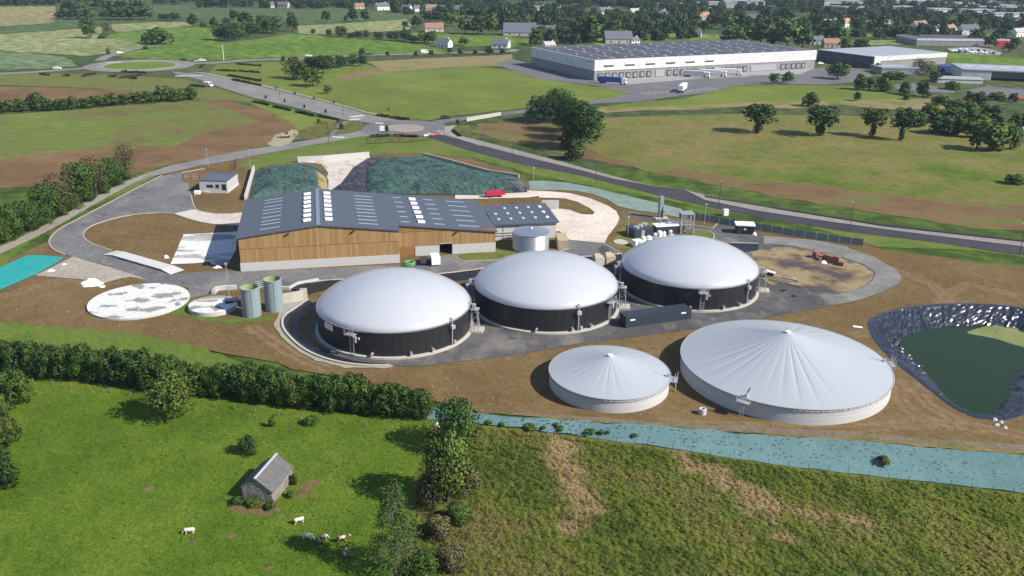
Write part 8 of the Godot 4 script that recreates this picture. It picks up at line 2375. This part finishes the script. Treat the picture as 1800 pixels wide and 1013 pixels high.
	for a in parks:
		k += 1
		var o := thing("far_hall", "%s %s hall of the far business park, from the left" % [nth(k), "blue" if a[2] == blue else "pale"], "building", a[0], rng.randf_range(-0.15, 0.2), "halls of the far business park")
		var s := Shape.new()
		s.block(-a[1] / 2, a[1] / 2, 0.0, 7.0, -14.0, 14.0)
		part("wall", s, a[2], o)
		s = Shape.new()
		s.block(-a[1] / 2 - 0.4, a[1] / 2 + 0.4, 7.0, 7.9, -14.4, 14.4)
		part("roof", s, M.pale_roof, o)
		s = Shape.new()
		s.block(-a[1] * 0.35, a[1] * 0.1, 1.0, 3.4, 14.0, 14.1)
		part("window_band", s, M.glass, o)

func distance() -> void:
	# the far-off woods that read as one mass
	var m := MultiMesh.new()
	m.transform_format = MultiMesh.TRANSFORM_3D
	m.use_colors = true
	m.mesh = crowns["tree01"]
	var r := RandomNumberGenerator.new()
	r.seed = 19
	var spots := []
	for area in [[w([-12.8, -772.8, 24.9, -739, 94.6, -779.4, 177.9, -803.1, 286, -891.8, 343.8, -840.8, 432.5, -771.1, 542, -872.7, 1252.4, -2054.2, 679.5, -1864.7, -27.8, -1630.8]), 5200], [w([-393.3, -1158.2, -251.9, -1169.4, -107.8, -1180.7, -18, -1071.1, -27.8, -1630.8, -498.8, -1475]), 900], [w([-681.2, -1158.8, -591, -1210.8, -435.2, -1283.9, -498.8, -1475, -804.9, -1373.8]), 300], [w([-202.3, -1134.4, -17.4, -1033.5, -19.9, -1178.2, -159.8, -1244.2]), 140]]:
		var poly: PackedVector2Array = area[0]
		var b := Rect2(poly[0], Vector2.ZERO)
		for q in poly: b = b.expand(q)
		var got := 0
		while got < area[1]:
			var q := Vector2(r.randf_range(b.position.x, b.end.x), r.randf_range(b.position.y, b.end.y))
			got += 1
			if not Geometry2D.is_point_in_polygon(q, poly): continue
			if coarse.get_noise_2d(q.x * 0.006, q.y * 0.004) < -0.18: continue
			# keep the warehouse plots free
			if Geometry2D.is_point_in_polygon(q, w([40, -525, 215, -615, 250, -605, 380, -645, 360, -720, 220, -690, 130, -720, -10, -610])): continue
			spots.append(q)
	m.instance_count = spots.size()
	for k in spots.size():
		var wide := r.randf_range(8.0, 15.0)
		var t := Transform3D(Basis(Vector3.UP, r.randf() * TAU).scaled(Vector3(wide, r.randf_range(7.0, 13.0), wide)), Vector3(spots[k].x, -0.3, spots[k].y))
		m.set_instance_transform(k, t)
		var f := r.randf_range(0.6, 1.2)
		m.set_instance_color(k, Color(f, f * r.randf_range(0.9, 1.05), f))
	var o := MultiMeshInstance3D.new()
	o.name = "distant_woodland"
	o.multimesh = m
	o.material_override = M.leaf[1]
	add_child(o)
	tag(o, "dark mass of far-off woods and hedgerow trees along the horizon", "woodland", "", "stuff")

func tuft_mesh(salt: int) -> ArrayMesh:
	var r := RandomNumberGenerator.new()
	r.seed = salt
	var s := Shape.new()
	for k in 18:
		var a := r.randf() * TAU
		var out := Vector3(cos(a), 0, sin(a))
		var foot := out * r.randf() * 0.25
		var tip := foot + out * r.randf_range(0.18, 0.42) + Vector3(r.randfn() * 0.06, r.randf_range(0.12, 0.34), r.randfn() * 0.06)
		var side := Vector3(-sin(a), 0, cos(a)) * r.randf_range(0.05, 0.10)
		var n := (out * 0.25 + Vector3.UP + Vector3(r.randfn(), 0, r.randfn()) * 0.15).normalized()
		var f := r.randf_range(0.75, 1.0)
		var q := [foot - side, tip, foot + side]
		if (q[1] - q[0]).cross(q[2] - q[0]).y > 0.0: q.reverse()
		for p in q:
			s.v.append(p); s.n.append(n); s.c.append(Color(f, f, f * 0.9))
	return s.mesh()

func tufts() -> void:
	var m := mat(0.5, 0.5, 0.5, 0.9, 0.0, 0.2)
	m.vertex_color_use_as_albedo = true
	var r := RandomNumberGenerator.new()
	r.seed = 91
	var sets := [["rough_grass", "uneven rough grass and weeds over the field below the blue bank", w([-13.9, -124.4, -4.2, -122.9, 18.1, -119.2, 43.3, -114, 75.1, -109, 82.5, -107.4, 69.7, -86.2, -13.4, -82.6, -13.4, -93.1, -12.9, -105.9, -12.6, -120]), 34000, [lin(0.060, 0.092, 0.018), lin(0.092, 0.122, 0.022), lin(0.13, 0.148, 0.032), lin(0.15, 0.13, 0.05)], 0.66], ["meadow_grass", "short tussocks of grass in the cow meadow", w([-100.4, -149.1, -71.1, -140.6, -46.9, -134.8, -28.2, -129.2, -14.5, -125.4, -13, -120, -14.1, -105.9, -14.8, -93.1, -13.6, -83.6, -62.3, -82.9]), 5000, [lin(0.070, 0.128, 0.011), lin(0.089, 0.153, 0.013), lin(0.109, 0.168, 0.017)], 0.36]]
	for a in sets:
		var poly: PackedVector2Array = a[2]
		var b := Rect2(poly[0], Vector2.ZERO)
		for q in poly: b = b.expand(q)
		var mm := MultiMesh.new()
		mm.transform_format = MultiMesh.TRANSFORM_3D
		mm.use_colors = true
		mm.mesh = tuft_mesh(3)
		var spots := []
		for k in a[3]:
			var q := Vector2(r.randf_range(b.position.x, b.end.x), r.randf_range(b.position.y, b.end.y))
			if not Geometry2D.is_point_in_polygon(q, poly): continue
			if a[5] > 0.6 and r.randf() < 0.5 and straw(q.x, q.y, Color.BLACK).r > 0.12: continue
			spots.append(q)
		mm.instance_count = spots.size()
		for k in spots.size():
			var q: Vector2 = spots[k]
			var big: float = a[5] * r.randf_range(0.6, 1.7) * (1.0 + 0.5 * coarse.get_noise_2d(q.x * 0.3, q.y * 0.3))
			mm.set_instance_transform(k, Transform3D(Basis(Vector3.UP, r.randf() * TAU).scaled(Vector3(big, big * r.randf_range(0.7, 1.2), big)), on(q.x, q.y)))
			var pal: Array = a[4]
			var t := clampf(coarse.get_noise_2d(q.x * 0.05, q.y * 0.05) * 1.9 * 0.5 + 0.5 + r.randf_range(-0.15, 0.15), 0.0, 0.99) * (pal.size() - 1)
			var c: Color = pal[int(t)].lerp(pal[int(t) + 1], t - int(t))
			if a[5] > 0.6: c = straw(q.x, q.y, c)
			c = c * (2.4 * r.randf_range(0.8, 1.2))
			mm.set_instance_color(k, Color(c.r, c.g, c.b))
		var o := MultiMeshInstance3D.new()
		o.name = a[0]
		o.multimesh = mm
		o.material_override = m
		add_child(o)
		tag(o, a[1], "grass", "", "stuff")

func clods() -> void:
	# stones and lumps on the bare earth, and weeds that have come up in it
	var lump := Shape.new()
	var p := []
	for q in [Vector3(0.5, 0, 0), Vector3(0.1, 0, 0.42), Vector3(-0.45, 0, 0.2), Vector3(-0.35, 0, -0.35), Vector3(0.25, 0, -0.45)]: p.append(q)
	for k in 5: lump.tri(p[(k + 1) % 5], p[k], Vector3(0.03, 0.38, -0.04))
	for k in 5: lump.c[k * 3] = Color(0.9, 0.9, 0.9)
	var r := RandomNumberGenerator.new()
	r.seed = 55
	var m := mat(0.5, 0.5, 0.5, 0.95, 0.0, 0.2)
	m.vertex_color_use_as_albedo = true
	var areas: Array = [w([-38.4, -140.8, -20, -140.2, -6, -144.1, 12.1, -151.6, 32.7, -158.2, 29.2, -132.1, 30.4, -123.5, 18.5, -123.3, -4.3, -126, -13.1, -130.8, -27.6, -137]), w([-112.3, -179, -96, -176.2, -84.8, -162.4, -63.6, -157.5, -47.3, -159.5, -39.8, -146.6, -29.9, -138.7, -43.2, -143.8, -61.3, -151.1, -82.2, -156.8, -101.5, -159.4]), w([96.6, -207.7, 119.3, -194.3, 109.6, -176.1, 77.7, -173.3, 68.7, -168.3, 59.1, -167.9, 83.5, -181.8, 93.3, -193.2]), w([67.8, -141.9, 73.9, -146.8, 76.2, -125.8, 82.3, -125, 77.6, -116.3, 45, -120.6, 31.9, -121.8, 36.8, -123.7, 49.3, -122.8, 60.1, -127.2]), w([-112.7, -223.8, -103.5, -235.1, -87.6, -230.4, -75.2, -220.5, -81.7, -197.4, -95, -203.2])]
	for kind in 2:
		var mm := MultiMesh.new()
		mm.transform_format = MultiMesh.TRANSFORM_3D
		mm.use_colors = true
		mm.mesh = lump.mesh() if kind == 0 else tuft_mesh(6)
		var spots := []
		for poly in areas:
			var b := Rect2(poly[0], Vector2.ZERO)
			for q in poly: b = b.expand(q)
			for k in int(b.get_area() * (0.55 if kind == 0 else 0.12)):
				var q := Vector2(r.randf_range(b.position.x, b.end.x), r.randf_range(b.position.y, b.end.y))
				if not Geometry2D.is_point_in_polygon(q, poly): continue
				if q.distance_to(Vector2(17.1, -136.8)) < 10.6 or q.distance_to(Vector2(48.7, -141.5)) < 18.3: continue
				if kind == 1 and coarse.get_noise_2d(q.x * 0.09, q.y * 0.09) < 0.12: continue
				spots.append(q)
		mm.instance_count = spots.size()
		for k in spots.size():
			var big := r.randf_range(0.12, 0.34) * (1.6 if r.randf() < 0.06 else 1.0) if kind == 0 else r.randf_range(0.25, 0.6)
			mm.set_instance_transform(k, Transform3D(Basis(Vector3.UP, r.randf() * TAU).scaled(Vector3.ONE * big), on(spots[k].x, spots[k].y, 0.02)))
			var f := r.randf_range(0.7, 1.35)
			var c := lin(0.30, 0.20, 0.10) if kind == 0 else lin(0.17, 0.26, 0.05)
			if kind == 0 and r.randf() < 0.12: c = lin(0.55, 0.48, 0.38)
			mm.set_instance_color(k, Color(c.r * f, c.g * f, c.b * f))
		var o := MultiMeshInstance3D.new()
		o.name = ["earth_clods", "earth_weeds"][kind]
		o.multimesh = mm
		o.material_override = m
		add_child(o)
		tag(o, ["clods and small stones strewn over the bare earth", "sparse young weeds sprouting from the bare earth"][kind], ["gravel", "weeds"][kind], "", "stuff")

func _ready() -> void:
	look()
	palette()
	woods()
	fields()
	roads()
	gas_plant()
	planting()
	surroundings()
